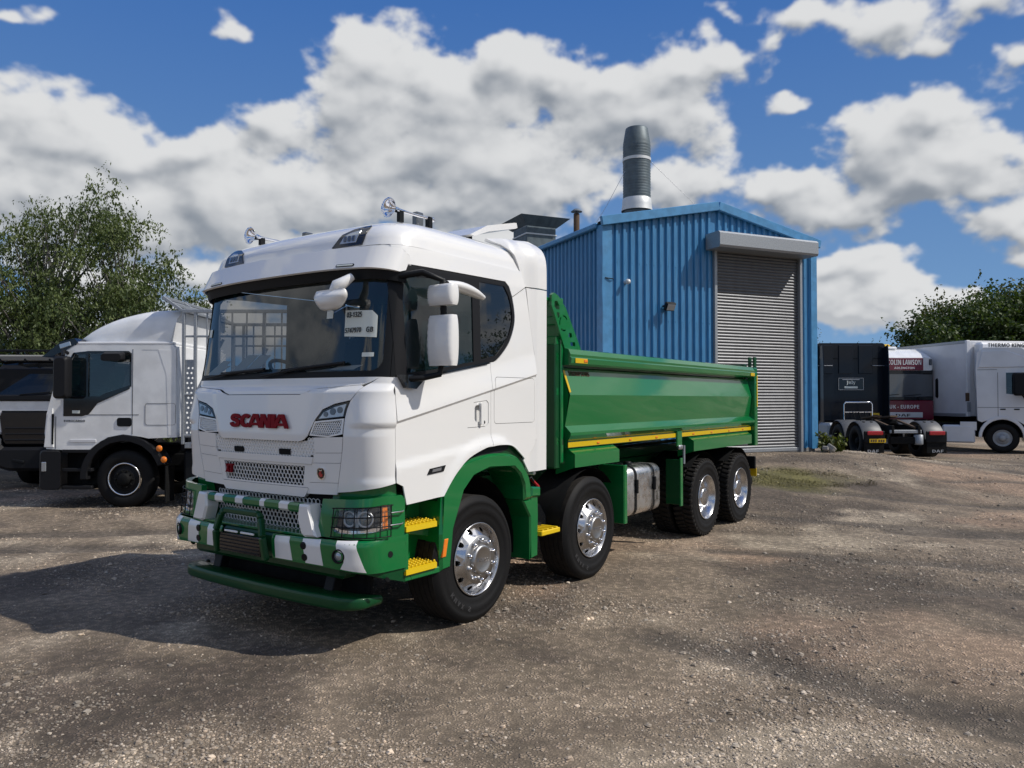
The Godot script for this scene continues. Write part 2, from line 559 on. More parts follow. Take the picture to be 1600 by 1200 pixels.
func make_materials():
	var soft := noise_image(512, 0.012, 3, 5)
	var fine := noise_image(512, 0.06, 4, 4)
	mat("white", Color(0.79, 0.79, 0.775), 0.32, 0.0, 0.9)
	mat("white_plain", Color(0.84, 0.85, 0.85), 0.40, 0.0, 0.4)
	grimy(M.white_plain, soft, 0.35, 0.88)
	mat("green", Color(0.004, 0.150, 0.036), 0.28, 0.0, 1.0)
	M.green.metallic_specular = 0.3
	mat("deep_green", Color(0.004, 0.058, 0.018), 0.4, 0.0, 0.35)
	M.deep_green.metallic_specular = 0.3
	mat("yellow", Color(0.72, 0.50, 0.006), 0.5)
	mat("tape", Color(0.62, 0.42, 0.004), 0.35)
	mat("black", Color(0.009, 0.010, 0.0115), 0.42)
	mat("gloss_black", Color(0.008, 0.009, 0.011), 0.14, 0.0, 0.8)
	mat("trim", Color(0.0125, 0.013, 0.015), 0.48)
	mat("guard", Color(0.075, 0.078, 0.082), 0.5)
	mat("under", Color(0.009, 0.0095, 0.010), 0.75)
	grimy(M.under, soft, 0.8, 0.6)
	mat("rubber", Color(0.0115, 0.0115, 0.012), 0.62)
	grimy(M.rubber, fine, 1.5, 0.75)
	mat("tread", Color(0.026, 0.024, 0.022), 0.85)
	grimy(M.tread, soft, 2.5, 0.65)
	mat("letters_on_tyre", Color(0.04, 0.04, 0.042), 0.6)
	mat("alloy", Color(0.60, 0.60, 0.61), 0.24, 1.0)
	mat("brushed", Color(0.46, 0.455, 0.45), 0.36, 1.0)
	mat("nut", Color(0.80, 0.80, 0.82), 0.18, 1.0)
	mat("tank", Color(0.74, 0.74, 0.74), 0.30, 1.0)
	rough_by(M.tank, soft, 1.2, 0.22, 0.42)
	mat("chrome", Color(0.88, 0.88, 0.90), 0.06, 1.0)
	mat("steel", Color(0.50, 0.51, 0.53), 0.42, 1.0)
	mat("galvanised", Color(0.36, 0.385, 0.41), 0.5, 0.5)
	grimy(M.galvanised, fine, 0.9, 0.78)
	mat("red", Color(0.20, 0.003, 0.010), 0.55)
	M.red.metallic_specular = 0.25
	mat("cab_red", Color(0.17, 0.010, 0.030), 0.35, 0.0, 0.6)
	mat("lamp_red", Color(0.42, 0.006, 0.012), 0.25, 0.0, 0.7)
	mat("amber", Color(0.85, 0.22, 0.012), 0.25, 0.0, 0.7)
	mat("lens", Color(0.42, 0.46, 0.50), 0.12, 0.55)
	mat("lens_dark", Color(0.10, 0.11, 0.12), 0.10, 0.3, 0.8)
	mat("paper", Color(0.72, 0.76, 0.70), 0.8)
	mat("ink", Color(0.03, 0.035, 0.04), 0.8)
	mat("seat", Color(0.020, 0.022, 0.026), 0.85)
	mat("blue_strap", Color(0.012, 0.06, 0.16), 0.8)
	mat("headliner", Color(0.26, 0.26, 0.25), 0.9)
	mat("plate_yellow", Color(0.75, 0.48, 0.01), 0.4)
	mat("blue", Color(0.042, 0.215, 0.44), 0.42, 0.0, 0.25)
	grimy(M.blue, fine, 0.22, 0.76)
	M.blue.uv1_scale = Vector3(1.1, 0.07, 1.1)
	mat("blue_trim", Color(0.07, 0.27, 0.52), 0.45, 0.0, 0.2)
	grimy(M.blue_trim, soft, 0.5, 0.82)
	mat("shutter", Color(0.13, 0.136, 0.146), 0.45, 0.35)
	grimy(M.shutter, soft, 0.5, 0.85)
	mat("roof_grey", Color(0.13, 0.16, 0.19), 0.6)
	mat("flue", Color(0.11, 0.145, 0.165), 0.55, 0.25)
	grimy(M.flue, soft, 0.6, 0.7)
	mat("band", Color(0.62, 0.64, 0.64), 0.5, 0.3)
	mat("concrete", Color(0.30, 0.29, 0.27), 0.9)
	grimy(M.concrete, fine, 1.0, 0.7)
	mat("rust", Color(0.12, 0.075, 0.045), 0.9)
	grimy(M.rust, fine, 2.0, 0.5)
	mat("navy", Color(0.0055, 0.009, 0.016), 0.35, 0.0, 0.35)
	mat("trailer_white", Color(0.70, 0.71, 0.73), 0.42, 0.0, 0.3)
	grimy(M.trailer_white, soft, 0.12, 0.88)
	mat("bark", Color(0.20, 0.19, 0.17), 0.9)
	grimy(M.bark, fine, 2.0, 0.3)
	mat("dark_bark", Color(0.07, 0.055, 0.04), 0.95)
	for e in ["black", "gloss_black", "trim", "under", "rubber", "tread", "navy", "seat"]: M[e].metallic_specular = 0.28
	for e in [["glass", 0.50, Color(0.008, 0.024, 0.028)], ["dark_glass", 0.62, Color(0.01, 0.013, 0.016)], ["clear", 0.08, Color(0.6, 0.65, 0.68)]]:
		var g := mat(e[0], e[2], 0.0)
		g.albedo_color.a = e[1]
		g.transparency = BaseMaterial3D.TRANSPARENCY_ALPHA
		g.metallic_specular = 0.72
	for e in [["leaf_birch", Color(1, 1, 1)], ["leaf_oak", Color(1, 1, 1)], ["grass", Color(1, 1, 1)]]:
		var g := mat(e[0], e[1], 0.6)
		g.vertex_color_use_as_albedo = true
		g.backlight_enabled = true
		g.backlight = Color(0.7, 0.75, 0.35)
	var st := mat("stone", Color(1, 1, 1), 0.85)
	st.vertex_color_use_as_albedo = true

# ------------------------------------------------------------------ ground
func gz(x: float, d: float) -> float:          # height of the yard at x and at d metres in front of the camera
	var y := hill.get_noise_2d(x, d) * 0.055 + patchy.get_noise_2d(x * 2.0, d * 2.0) * 0.018
	var flat := 1.0 - smoothstep(1.2, 2.6, truck_gap(x, d))
	y -= 0.028 * track(x, d)
	y *= 1.0 - 0.85 * flat
	var m := smoothstep(6.5, 0.2, shed_gap(x, d))
	y += 0.53 * m
	y += 0.05 * smoothstep(-7.0, -30.0, x)
	return y

func truck_gap(x: float, d: float) -> float:
	var p := Vector2(x, d) - Vector2(-0.284, 6.5)
	var u := p.dot(Vector2(0.585, 0.811)); var v := p.dot(Vector2(-0.811, 0.585))
	return Vector2(maxf(0.0, maxf(-1.4 - u, u - 7.3)), maxf(0.0, maxf(-v, v - 2.5))).length()

func shed_gap(x: float, d: float) -> float:     # distance to the shed's plan
	var p := Vector2(x, d) - Vector2(2.1, 17.4)
	var a := p.dot(Vector2(0.914, 0.407)); var b := p.dot(Vector2(-0.407, 0.914))
	return Vector2(maxf(0.0, maxf(-a, a - 6.27)), maxf(0.0, maxf(-b, b - 14.0))).length()

func track(x: float, d: float) -> float:         # wheel tracks crossing the yard
	var t := 0.0
	for e in [[Vector2(9, 7.5), Vector2(2.5, 9.5)], [Vector2(10, 9.5), Vector2(3.0, 12.5)], [Vector2(11, 13), Vector2(4.6, 14.5)], [Vector2(4.5, 3.0), Vector2(1.2, 6.0)], [Vector2(-1, 3.2), Vector2(-7, 5.0)], [Vector2(12, 9.0), Vector2(5.5, 11.0)], [Vector2(9.5, 6.4), Vector2(4.0, 7.6)], [Vector2(13, 17.0), Vector2(9.0, 16.0)], [Vector2(-8, 9.5), Vector2(-4.5, 9.9)], [Vector2(-8, 10.6), Vector2(-4.6, 10.9)]]:
		var q := Geometry2D.get_closest_point_to_segment(Vector2(x, d), e[0], e[1])
		t = maxf(t, smoothstep(0.32, 0.10, q.distance_to(Vector2(x, d)) + patchy.get_noise_2d(x, d) * 0.2))
	return t

func ground_tone(x: float, d: float) -> Color:
	var n := patchy.get_noise_2d(x, d); var n2 := hill.get_noise_2d(x * 1.7 + 40, d * 1.7); var n3 := patchy.get_noise_2d(x * 3.1 + 90, d * 3.1)
	var c := Color(0.315, 0.250, 0.190)
	c = c.lerp(Color(0.155, 0.122, 0.096), smoothstep(-0.02, 0.30, n + 0.40 * n3))
	c = c.lerp(Color(0.45, 0.375, 0.295), smoothstep(0.05, 0.38, n2 + 0.3 * n3))
	c = c.lerp(Color(0.46, 0.325, 0.235), 0.75 * smoothstep(0.12, 0.42, hill.get_noise_2d(x * 1.3 - 60, d * 1.3 + 20) + 0.25 * n))
	c = c.lerp(Color(0.13, 0.108, 0.090), 0.75 * track(x, d))
	# moss and short grass against the shed's ramp
	var g := smoothstep(1.5, 0.3, Vector2((x - 5.4) * 0.62, (d - 15.4) * 1.1).length() + n * 1.0)
	c = c.lerp(Color(0.155, 0.15, 0.026), 0.8 * g)
	c = c * (1.0 + 0.55 * n3) * 1.34
	return Color(c.r * 1.02, c.g, c.b * 0.95)

func spaced(from: float, mid0: float, mid1: float, to: float, fine: float) -> Array:
	var out := []
	var v := mid0
	while v <= mid1: out.append(v); v += fine
	var s := fine; v = out[-1]
	while v < to: s *= 1.18; v += s; out.append(v)
	s = fine; v = out[0]
	while v > from: s *= 1.18; v -= s; out.push_front(v)
	return out

func make_ground():
	var xs := spaced(-400, -9.0, 12.0, 400, 0.085); var zs := spaced(-120, 2.2, 20.0, 700, 0.085)
	var v := PackedVector3Array(); var c := PackedColorArray(); var ix := PackedInt32Array()
	for z in zs:
		for x in xs:
			v.append(Vector3(x, gz(x, z) if z < 80 else 0.0, -z))
			c.append(ground_tone(x, z))
	var w := xs.size()
	for j in zs.size() - 1:
		for i in w - 1:
			var a := j * w + i
			ix.append_array(PackedInt32Array([a, a + w, a + 1, a + 1, a + w, a + w + 1]))
	var arr := []
	arr.resize(Mesh.ARRAY_MAX)
	arr[Mesh.ARRAY_VERTEX] = v; arr[Mesh.ARRAY_COLOR] = c; arr[Mesh.ARRAY_INDEX] = ix
	var am := ArrayMesh.new()
	am.add_surface_from_arrays(Mesh.PRIMITIVE_TRIANGLES, arr)
	var st := SurfaceTool.new()
	st.create_from(am, 0)
	st.generate_normals()
	# grit: two layers of cells, light chips on darker dust
	var cells := noise_image(1024, 0.10, 31, 1, true); var cells2 := noise_image(1024, 0.036, 32, 1, true); var dust := noise_image(1024, 0.02, 33, 5)
	var a1 := cells.get_data(); var a2 := cells2.get_data(); var a3 := dust.get_data()
	var col := PackedByteArray(); col.resize(1024 * 1024 * 3)
	var hgt := PackedByteArray(); hgt.resize(1024 * 1024)
	var r := RandomNumberGenerator.new(); r.seed = 4
	for k in 1024 * 1024:
		var e := a1[k] / 255.0; var f := a2[k] / 255.0; var g := a3[k] / 255.0
		var chip := clampf((e - 0.16) * 3.6, 0.0, 1.0) * clampf((g - 0.36) * 4.0, 0.25, 1.0)
		var big := clampf((f - 0.38) * 5.0, 0.0, 1.0) * clampf((g - 0.52) * 7.0, 0.0, 1.0)
		var t := 0.76 + 0.26 * (g - 0.5) + 0.32 * (chip - 0.35) + 0.16 * big + r.randf_range(-0.15, 0.15)
		var q := int(clampf(t, 0.0, 1.0) * 255)
		col[k * 3] = q; col[k * 3 + 1] = q; col[k * 3 + 2] = mini(255, int(q * (0.985 + 0.03 * chip)))
		hgt[k] = int(clampf(0.25 + 0.35 * chip + 0.4 * big + 0.2 * (g - 0.5), 0.0, 1.0) * 255)
	var m := mat("yard", Color(1.9, 1.9, 1.9), 0.92)
	m.albedo_color = Color(1, 1, 1)
	m.vertex_color_use_as_albedo = true
	var ci := Image.create_from_data(1024, 1024, false, Image.FORMAT_RGB8, col)
	m.albedo_texture = ImageTexture.create_from_image(ci)
	var hi := Image.create_from_data(1024, 1024, false, Image.FORMAT_L8, hgt)
	m.heightmap_enabled = true
	m.heightmap_texture = ImageTexture.create_from_image(hi)
	m.heightmap_scale = 2.2
	m.uv1_triplanar = true
	m.uv1_world_triplanar = true
	m.uv1_scale = Vector3.ONE * 0.43
	var o := part("ground", st.commit(), m, self)
	tag(o, "", "", "", "structure")

func rock_mesh(seed_: int) -> ArrayMesh:
	var r := RandomNumberGenerator.new(); r.seed = seed_
	var st := ST()
	var rings := [[Vector3(0, 0.42, 0)]]
	for k in 2:
		var ring := []
		for j in 6:
			var a := TAU * (j + 0.5 * k) / 6 + r.randf_range(-0.25, 0.25)
			var q := r.randf_range(0.36, 0.56) * (0.72 if k == 0 else 1.0)
			ring.append(Vector3(cos(a) * q * 1.25, [0.27, -0.05][k] + r.randf_range(-0.09, 0.09), sin(a) * q))
		rings.append(ring)
	st.set_smooth_group(-1)
	for j in 6:
		var i := (j + 1) % 6
		tri(st, rings[0][0], rings[1][j], rings[1][i], Vector3(0, 1, 0))
		tri(st, rings[1][j], rings[2][j], rings[2][i], rings[2][j]); tri(st, rings[1][j], rings[2][i], rings[1][i], rings[2][j])
	st.generate_normals()
	return st.commit()

func make_stones():
	var r := RandomNumberGenerator.new(); r.seed = 15
	for kind in 4:
		var mm := MultiMesh.new()
		mm.transform_format = MultiMesh.TRANSFORM_3D
		mm.use_colors = true
		mm.mesh = rock_mesh(100 + kind)
		var xf := []; var cs := []
		while xf.size() < 33000:
			var d := 2.4 + 23.0 * pow(r.randf(), 1.9)
			var x := r.randf_range(-0.74, 0.74) * d + r.randf_range(-0.5, 0.5)
			var n := hill.get_noise_2d(x * 3.1, d * 3.1) + 0.5 * patchy.get_noise_2d(x * 2.3 + 7, d * 2.3)
			if r.randf() > smoothstep(-0.15, 0.40, n) + 0.07: continue
			if shed_gap(x, d) < 0.05: continue
			var s := 0.005 + 0.016 * pow(r.randf(), 3.0)
			if r.randf() < 0.012: s = r.randf_range(0.026, 0.045)
			s *= 1.0 + 0.05 * d
			var b := Basis.from_euler(Vector3(r.randf_range(-0.35, 0.35), r.randf() * TAU, r.randf_range(-0.35, 0.35))).scaled(Vector3(s, s * r.randf_range(0.55, 0.95), s))
			xf.append(Transform3D(b, Vector3(x, gz(x, d) + s * 0.05, -d)))
			var t := r.randf_range(0.36, 0.78) if r.randf() < 0.84 else r.randf_range(0.8, 1.3)
			cs.append(ground_tone(x, d).lerp(Color(0.40, 0.36, 0.30), r.randf_range(0.0, 0.7)) * t * 1.30)
		mm.instance_count = xf.size()
		for k in xf.size():
			mm.set_instance_transform(k, xf[k]); mm.set_instance_color(k, cs[k])
		var o := MultiMeshInstance3D.new()
		o.name = numbered("gravel")
		o.multimesh = mm
		o.material_override = M.stone
		add_child(o)
		tag(o, ["loose pale gravel chips scattered over the yard", "loose angular gravel lying on the brown dirt", "loose rounded gravel strewn across the dirt", "loose flat gravel pieces strewn over the yard"][kind], "gravel", "loose gravel", "stuff")

# ------------------------------------------------------------------ trees
func leafy(st: SurfaceTool, r: RandomNumberGenerator, at: Vector3, s: float, c: Color, droop: float):
	var b := Basis.from_euler(Vector3(r.randf_range(-1.2, 1.2), r.randf() * TAU, r.randf_range(-1.2, 1.2)))
	var l := b.z * s; var w := b.x * s * 0.42
	l.y -= droop * s
	st.set_color(c)
	st.set_normal(w.cross(l).normalized())
	for v in [at, at + l, at + l * 0.5 + w, at, at + l * 0.5 - w, at + l]: st.add_vertex(v)

func tree(called: String, label: String, at: Vector3, height: float, rad: float, seed_: int, opt := {}):
	var r := RandomNumberGenerator.new(); r.seed = seed_
	var root := thing(called, label, "tree", at, 0.0, opt.get("group", ""))
	var wood := ST()
	var st := ST()
	var base: float = opt.get("base", 0.2) * height
	var top := Vector3(r.randf_range(-0.06, 0.06) * height, height * 0.86, r.randf_range(-0.06, 0.06) * height)
	var trunk := []
	for k in 6: trunk.append(Vector3(0, -0.2, 0).lerp(top, k / 5.0) + Vector3(r.randf_range(-1, 1), 0, r.randf_range(-1, 1)) * 0.015 * height)
	var tr: float = height * opt.get("trunk", 0.022)
	tube(wood, trunk, [tr * 1.25, tr, tr * 0.85, tr * 0.62, tr * 0.4, tr * 0.12], 8)
	var clumps: int = opt.get("clumps", 70); var per: int = opt.get("leaves", 260); var ls: float = opt.get("leaf", 0.09); var droop: float = opt.get("droop", 0.3)
	var ca: Color = opt.get("a", Color(0.035, 0.06, 0.014)); var cb: Color = opt.get("b", Color(0.095, 0.12, 0.030))
	var nz := FastNoiseLite.new(); nz.seed = seed_; nz.frequency = 0.9 / rad
	for k in clumps:
		var u := r.randf_range(-1, 1); var a := r.randf() * TAU
		var d := Vector3(sqrt(1 - u * u) * cos(a), u, sqrt(1 - u * u) * sin(a))
		var q: float = pow(r.randf(), 0.42) * (1.0 + opt.get("rag", 0.45) * nz.get_noise_3dv(d * rad))
		var mid := base + (height - base) * 0.5
		var c := Vector3(d.x * rad * q, mid + d.y * (height - base) * 0.5 * q, d.z * rad * q)
		c.y = maxf(c.y, base * 0.8)
		var f := clampf((c.y - 0.18 * height) / (0.86 * height), 0.1, 0.92) * r.randf_range(0.45, 0.85)
		var from := Vector3.ZERO.lerp(top, f)
		var bend := from.lerp(c, 0.5) + Vector3(0, 0.10 * (c - from).length(), 0)
		tube(wood, [from, bend, c], [tr * 0.42 * (1.1 - f), tr * 0.24, tr * 0.06], 5)
		var cr: float = rad * r.randf_range(0.16, 0.30) * opt.get("puff", 1.0)
		var tone := r.randf()
		for s in int(per / 13.0):
			# a twig with leaves on it
			var p := c + Vector3(r.randfn(), r.randfn() * 0.75, r.randfn()) * cr * 0.55
			var dir := (Vector3(r.randfn(), r.randfn() * 0.6, r.randfn()) + (p - Vector3(0, mid, 0)).normalized() * 0.9).normalized()
			for m in 13:
				p += dir * ls * 0.62 + Vector3(r.randfn(), r.randfn(), r.randfn()) * ls * 0.42
				dir.y -= droop * 0.16
				dir = dir.normalized()
				leafy(st, r, p, ls * r.randf_range(0.7, 1.3), ca.lerp(cb, clampf(tone * 0.6 + r.randf() * 0.5, 0, 1)), droop)
	part("trunk", wood, opt.get("bark", M.dark_bark), root)
	part("crown", st, opt.get("mat", M.leaf_oak), root, false)
	return root

func make_trees():
	var birch := {"base": 0.10, "clumps": 135, "leaves": 507, "leaf": 0.052, "droop": 0.85, "trunk": 0.016, "a": Color(0.040, 0.070, 0.018), "b": Color(0.140, 0.175, 0.055), "bark": M.bark, "mat": M.leaf_birch, "puff": 1.0, "rag": 0.5}
	tree("birch_tree", "tall loose birch tree with hanging twigs behind the white lorry's wind deflector", Vector3(-11.6, 0, -19.0), 7.1, 2.1, 6, birch)
	birch.clumps = 95
	tree("birch_tree", "slender birch tree with hanging twigs beside the galvanised cage body", Vector3(-9.35, 0, -18.6), 6.1, 1.65, 17, birch)
	birch.clumps = 100
	tree("birch_tree", "dense birch tree behind the lorry with the black grille", Vector3(-14.6, 0, -19.6), 5.6, 2.0, 8, birch)
	var o := {"base": 0.05, "clumps": 105, "leaves": 312, "leaf": 0.20, "droop": 0.25, "group": "trees behind the white trailer", "a": Color(0.022, 0.046, 0.013), "b": Color(0.085, 0.125, 0.030), "puff": 1.1}
	var k := 0
	for e in [[30.2, 50.0, 8.0, 2.6, "rounded dark green tree showing above the middle of the white trailer"], [29.0, 53.0, 7.2, 1.5, "narrow pointed dark green tree at the end of the row above the red cab"], [31.6, 53.0, 8.8, 3.0, "yellowish green tree in the row behind the white trailer"], [33.8, 50.0, 9.2, 3.0, "tall dark green tree behind the fridge unit of the trailer"], [37.2, 51.0, 10.4, 3.4, "tallest dark green tree in the row behind the white tractor's roof"], [27.6, 51.0, 4.6, 1.4, "low dark bush beside the row of trees behind the red cab"]]:
		k += 1
		if k == 3: o.b = Color(0.11, 0.105, 0.026)
		else: o.b = Color(0.085, 0.125, 0.030)
		tree("broadleaf_tree", e[4], Vector3(e[0], 0, -e[1]), e[2], e[3], 40 + k, o)
	o.group = "far trees beyond the black cab"
	o.clumps = 45
	for e in [[35.5, 86.0, 8.0, 3.4], [39.5, 88.0, 7.5, 2.0], [43.0, 90.0, 7.8, 1.6], [48.5, 88.0, 8.0, 1.8]]:
		k += 1
		tree("broadleaf_tree", "small far tree showing above the black cab's roof", Vector3(e[0], 0, -e[1]), e[2], e[3], 40 + k, o)
	# the row goes on to the right, where the side windows and the painted body mirror it
	o.group = "trees along the yard's edge"
	o.clumps = 60
	for e in [[46.0, 44.0, 10.0, 4.2], [49.0, 34.0, 8.5, 4.0], [50.0, 25.0, 9.6, 4.4], [51.0, 15.0, 8.0, 4.0], [50.0, 5.0, 9.0, 4.2]]:
		k += 1
		tree("broadleaf_tree", "broadleaf tree standing along the yard's edge beside the trailer row", Vector3(e[0], 0, -e[1]), e[2], e[3], 40 + k, o)

# ------------------------------------------------------------------ shed
func make_shed():
	var A := Vector2(2.1, 17.4); var dirf := Vector2(0.914, 0.407); var W := 6.27; var D := 14.0
	var turn := atan2(0.407, 0.914)
	var root := thing("steel_shed", "blue corrugated steel shed with grey roller shutter and tall flue", "shed", Vector3(A.x, 0.0, -A.y), turn)
	# own axes: x along the front to the right, z towards the viewer, y up
	var eave := 5.93; var apex := 6.55; var ax := W * 0.5; var low := 0.50
	var roofy := func(x: float) -> float: return lerpf(eave, apex, x / ax) if x < ax else lerpf(apex, eave, (x - ax) / (W - ax))
	var door0 := 3.06; var door1 := 5.80; var doort := 5.50
	# front cladding: one sheet per metre, each a folded profile
	var x := 0.16
	while x < W - 0.06:
		var x1 := minf(x + 1.0, W - 0.05)
		if x < door0 and x1 > door0: x1 = door0
		if x >= door0 and x < door1: 
			sheet(root, x, minf(x1, door1), doort, roofy, 0.0)
			x = minf(x1, door1)
			continue
		sheet(root, x, x1, low + 0.12, roofy, 0.0)
		x = x1
	# left flank, seen edge on; right flank and back close the shed
	for side in 2:
		var z := 0.06
		while z < D - 0.1:
			var st := ST()
			var z1 := minf(z + 1.0, D)
			ribs(st, z, z1, func(t: float, d: float, y: float) -> Vector3: return Vector3(-d if side == 0 else W + d, y, -t), low + 0.1, func(_t): return eave - 0.02)
			part("cladding_sheet", st, M.blue, root)
			z = z1
	part("back_wall", bx(Vector3(W / 2, (low + eave) / 2, -D), Vector3(W - 0.1, eave - low, 0.05)), M.blue, root)
	for s in 2:
		var st := ST()
		var a := Vector3(-0.12, eave - 0.06, 0.09) if s == 0 else Vector3(W + 0.12, eave - 0.06, 0.09)
		var b := Vector3(ax, apex, 0.09)
		var n := 42
		for k in n:                         # folded roof sheets running down the slope
			var z0 := -D * k / n + 0.09; var z1 := -D * (k + 0.55) / n + 0.09; var z2 := -D * (k + 1) / n + 0.09
			quad(st, Vector3(a.x, a.y + 0.035, z0), Vector3(b.x, b.y + 0.035, z0), Vector3(b.x, b.y + 0.035, z1), Vector3(a.x, a.y + 0.035, z1))
			quad(st, Vector3(a.x, a.y, z1 - 0.03), Vector3(b.x, b.y, z1 - 0.03), Vector3(b.x, b.y, z2 + 0.03), Vector3(a.x, a.y, z2 + 0.03))
			quad(st, Vector3(a.x, a.y + 0.035, z1), Vector3(b.x, b.y + 0.035, z1), Vector3(b.x, b.y, z1 - 0.03), Vector3(a.x, a.y, z1 - 0.03))
			quad(st, Vector3(a.x, a.y, z2 + 0.03), Vector3(b.x, b.y, z2 + 0.03), Vector3(b.x, b.y + 0.035, z2), Vector3(a.x, a.y + 0.035, z2))
		part("roof_slope", st, M.roof_grey, root)
		# barge trim along the gable
		var tr := ST()
		var p := Vector3(-0.14 if s == 0 else W + 0.14, eave - 0.04, 0.10); var q := Vector3(ax + (0.0 if s == 0 else 0.003), apex + 0.01, 0.10)
		beam(tr, p, q, 0.10, 0.21, 0.01)
		part("barge_trim", tr, M.blue_trim, root)
	# corner flashings
	for e in [[0.035, 0.25], [W - 0.03, 0.20]]:
		var st := ST()
		var n := 14
		var rg := RandomNumberGenerator.new(); rg.seed = 3
		var rings := []
		for k in n + 1:
			var y := lerpf(low + 0.1, eave - 0.10, float(k) / n)
			var dent := rg.randf_range(-0.014, 0.010) if e[0] < 1.0 else 0.0
			rings.append([Vector3(e[0] - e[1] / 2, y, -0.2), Vector3(e[0] - e[1] / 2, y, 0.062 + dent), Vector3(e[0] + e[1] / 2, y, 0.062 - dent * 0.7), Vector3(e[0] + e[1] / 2, y, 0.0)])
		st.set_smooth_group(-1)
		for k in n:
			for j in 3: quad(st, rings[k][j], rings[k + 1][j], rings[k + 1][j + 1], rings[k][j + 1])
		part("corner_flashing", st, M.blue_trim, root)
	part("gutter", bx(Vector3(-0.09, eave - 0.09, -D / 2), Vector3(0.12, 0.12, D - 0.3), 0.02), M.blue_trim, root)
	# slab
	part("plinth", bx(Vector3(W / 2, low - 0.12, -D / 2), Vector3(W + 0.04, 0.5, D + 0.02), 0.01), M.concrete, root)
	# roller shutter: interlocked curved slats
	var sh := group_part("roller_shutter", root)
	var cur := ST()
	var pitch := 0.0765
	var y := low + 0.14
	var rings := []
	while y < doort:
		for k in 6:
			var t := k / 6.0
			rings.append([Vector3(door0 + 0.05, y + t * pitch, -0.02 + 0.020 * sin(t * PI)), Vector3(door1 - 0.05, y + t * pitch, -0.02 + 0.020 * sin(t * PI))])
		y += pitch
	for k in rings.size() - 1:
		if k % 6 == 0: sg += 1
		cur.set_smooth_group(sg)
		quad(cur, rings[k][0], rings[k + 1][0], rings[k + 1][1], rings[k][1])
	var co := part("slat_curtain", cur, M.shutter, sh)
	co.set_meta("kind", "stuff")
	for e in [door0 + 0.015, door1 - 0.015]:
		part("guide_rail", bx(Vector3(e, (low + doort) / 2, 0.03), Vector3(0.08, doort - low, 0.11), 0.006), M.galvanised, sh)
	var hood := ST()
	extrude(hood, V2([0.0, 5.47, 0.50, 5.47, 0.53, 5.52, 0.53, 5.80, 0.48, 5.85, 0.0, 5.85]), Transform3D(Basis(Vector3(0, 0, 1), Vector3(0, 1, 0), Vector3(1, 0, 0)), Vector3(door0 - 0.26, 0, 0.045)), door1 - door0 + 0.34)
	part("hood", hood, M.galvanised, sh)
	part("bottom_rail", bx(Vector3((door0 + door1) / 2, low + 0.10, 0.0), Vector3(door1 - door0 - 0.12, 0.09, 0.05), 0.008), M.galvanised, sh)
	# flood light and sensor on the wall
	var fl := group_part("flood_light", root, Vector3(1.62, 4.03, 0.16))
	part("housing", bx(Vector3(0, 0, 0.06), Vector3(0.26, 0.20, 0.10), 0.015, Basis(Vector3.RIGHT, 0.5)), M.black, fl)
	part("pane", bx(Vector3(0, -0.03, 0.115), Vector3(0.21, 0.145, 0.012), 0.002, Basis(Vector3.RIGHT, 0.5)), M.lens, fl)
	part("bracket", bx(Vector3(0, 0.02, -0.05), Vector3(0.16, 0.05, 0.14), 0.005), M.black, fl)
	var se := group_part("wall_sensor", root, Vector3(0.52, 4.55, 0.08))
	var ss := ST(); lathe(ss, [Vector2(0.0, 0.14), Vector2(0.05, 0.12), Vector2(0.065, 0.07), Vector2(0.045, 0.02), Vector2(0.045, -0.06)], Transform3D(), 14)
	part("dome", ss, M.band, se)
	# conduit on the flashing
	var cab := ST(); tube(cab, [Vector3(-0.02, 4.62, 0.06), Vector3(0.16, 4.60, 0.10), Vector3(0.19, 4.58, 0.06)], 0.012, 6)
	part("cable", cab, M.black, root)
	# flue
	var fu := group_part("flue", root, Vector3(2.51, 0, -2.5))
	var f := ST()
	var prof := [Vector2(0.365, 6.2)]
	var yy := 6.5
	while yy < 8.72:
		prof.append(Vector2(0.365, yy)); prof.append(Vector2(0.374, yy + 0.03)); prof.append(Vector2(0.365, yy + 0.06))
		yy += 0.075
	prof.append_array([Vector2(0.365, 8.79), Vector2(0.357, 8.84), Vector2(0.30, 9.18), Vector2(0.285, 9.2), Vector2(0.28, 8.8), Vector2(0.0, 8.7)])
	var up := Transform3D(Basis(Vector3(1, 0, 0), Vector3(0, 0, -1), Vector3(0, 1, 0)), Vector3.ZERO)
	lathe(f, prof, up, 40)
	part("pipe", f, M.flue, fu)
	var b1 := ST(); lathe(b1, [Vector2(0.36, 8.29), Vector2(0.383, 8.295), Vector2(0.383, 8.37), Vector2(0.36, 8.38)], up, 40, false)
	part("clamp_band", b1, M.band, fu)
	var b2 := ST(); lathe(b2, [Vector2(0.42, 6.95), Vector2(0.395, 7.10), Vector2(0.385, 7.27), Vector2(0.36, 7.30)], up, 40)
	part("flashing_collar", b2, M.band, fu)
	for e in [[Vector3(0.37, 8.33, 0.1), Vector3(3.0, 6.20, 0.6)], [Vector3(-0.37, 8.00, 0.0), Vector3(-1.25, 6.30, -0.4)]]:
		var wt := ST(); tube(wt, [e[0], e[0].lerp(e[1], 0.5) - Vector3(0, 0.06, 0), e[1]], 0.006, 5)
		part("guy_wire", wt, M.steel, fu)
	# stove pipe with a cap
	var sp := group_part("stove_pipe", root, Vector3(1.48, 0, -4.0))
	var s1 := ST(); lathe(s1, [Vector2(0.085, 5.9), Vector2(0.085, 7.10), Vector2(0.07, 7.12)], up, 18)
	part("pipe", s1, M.rust, sp)
	var s2 := ST(); lathe(s2, [Vector2(0.0, 7.27), Vector2(0.07, 7.25), Vector2(0.16, 7.18), Vector2(0.16, 7.165), Vector2(0.04, 7.18), Vector2(0.035, 7.05)], up, 20)
	part("cap", s2, M.roof_grey, sp)
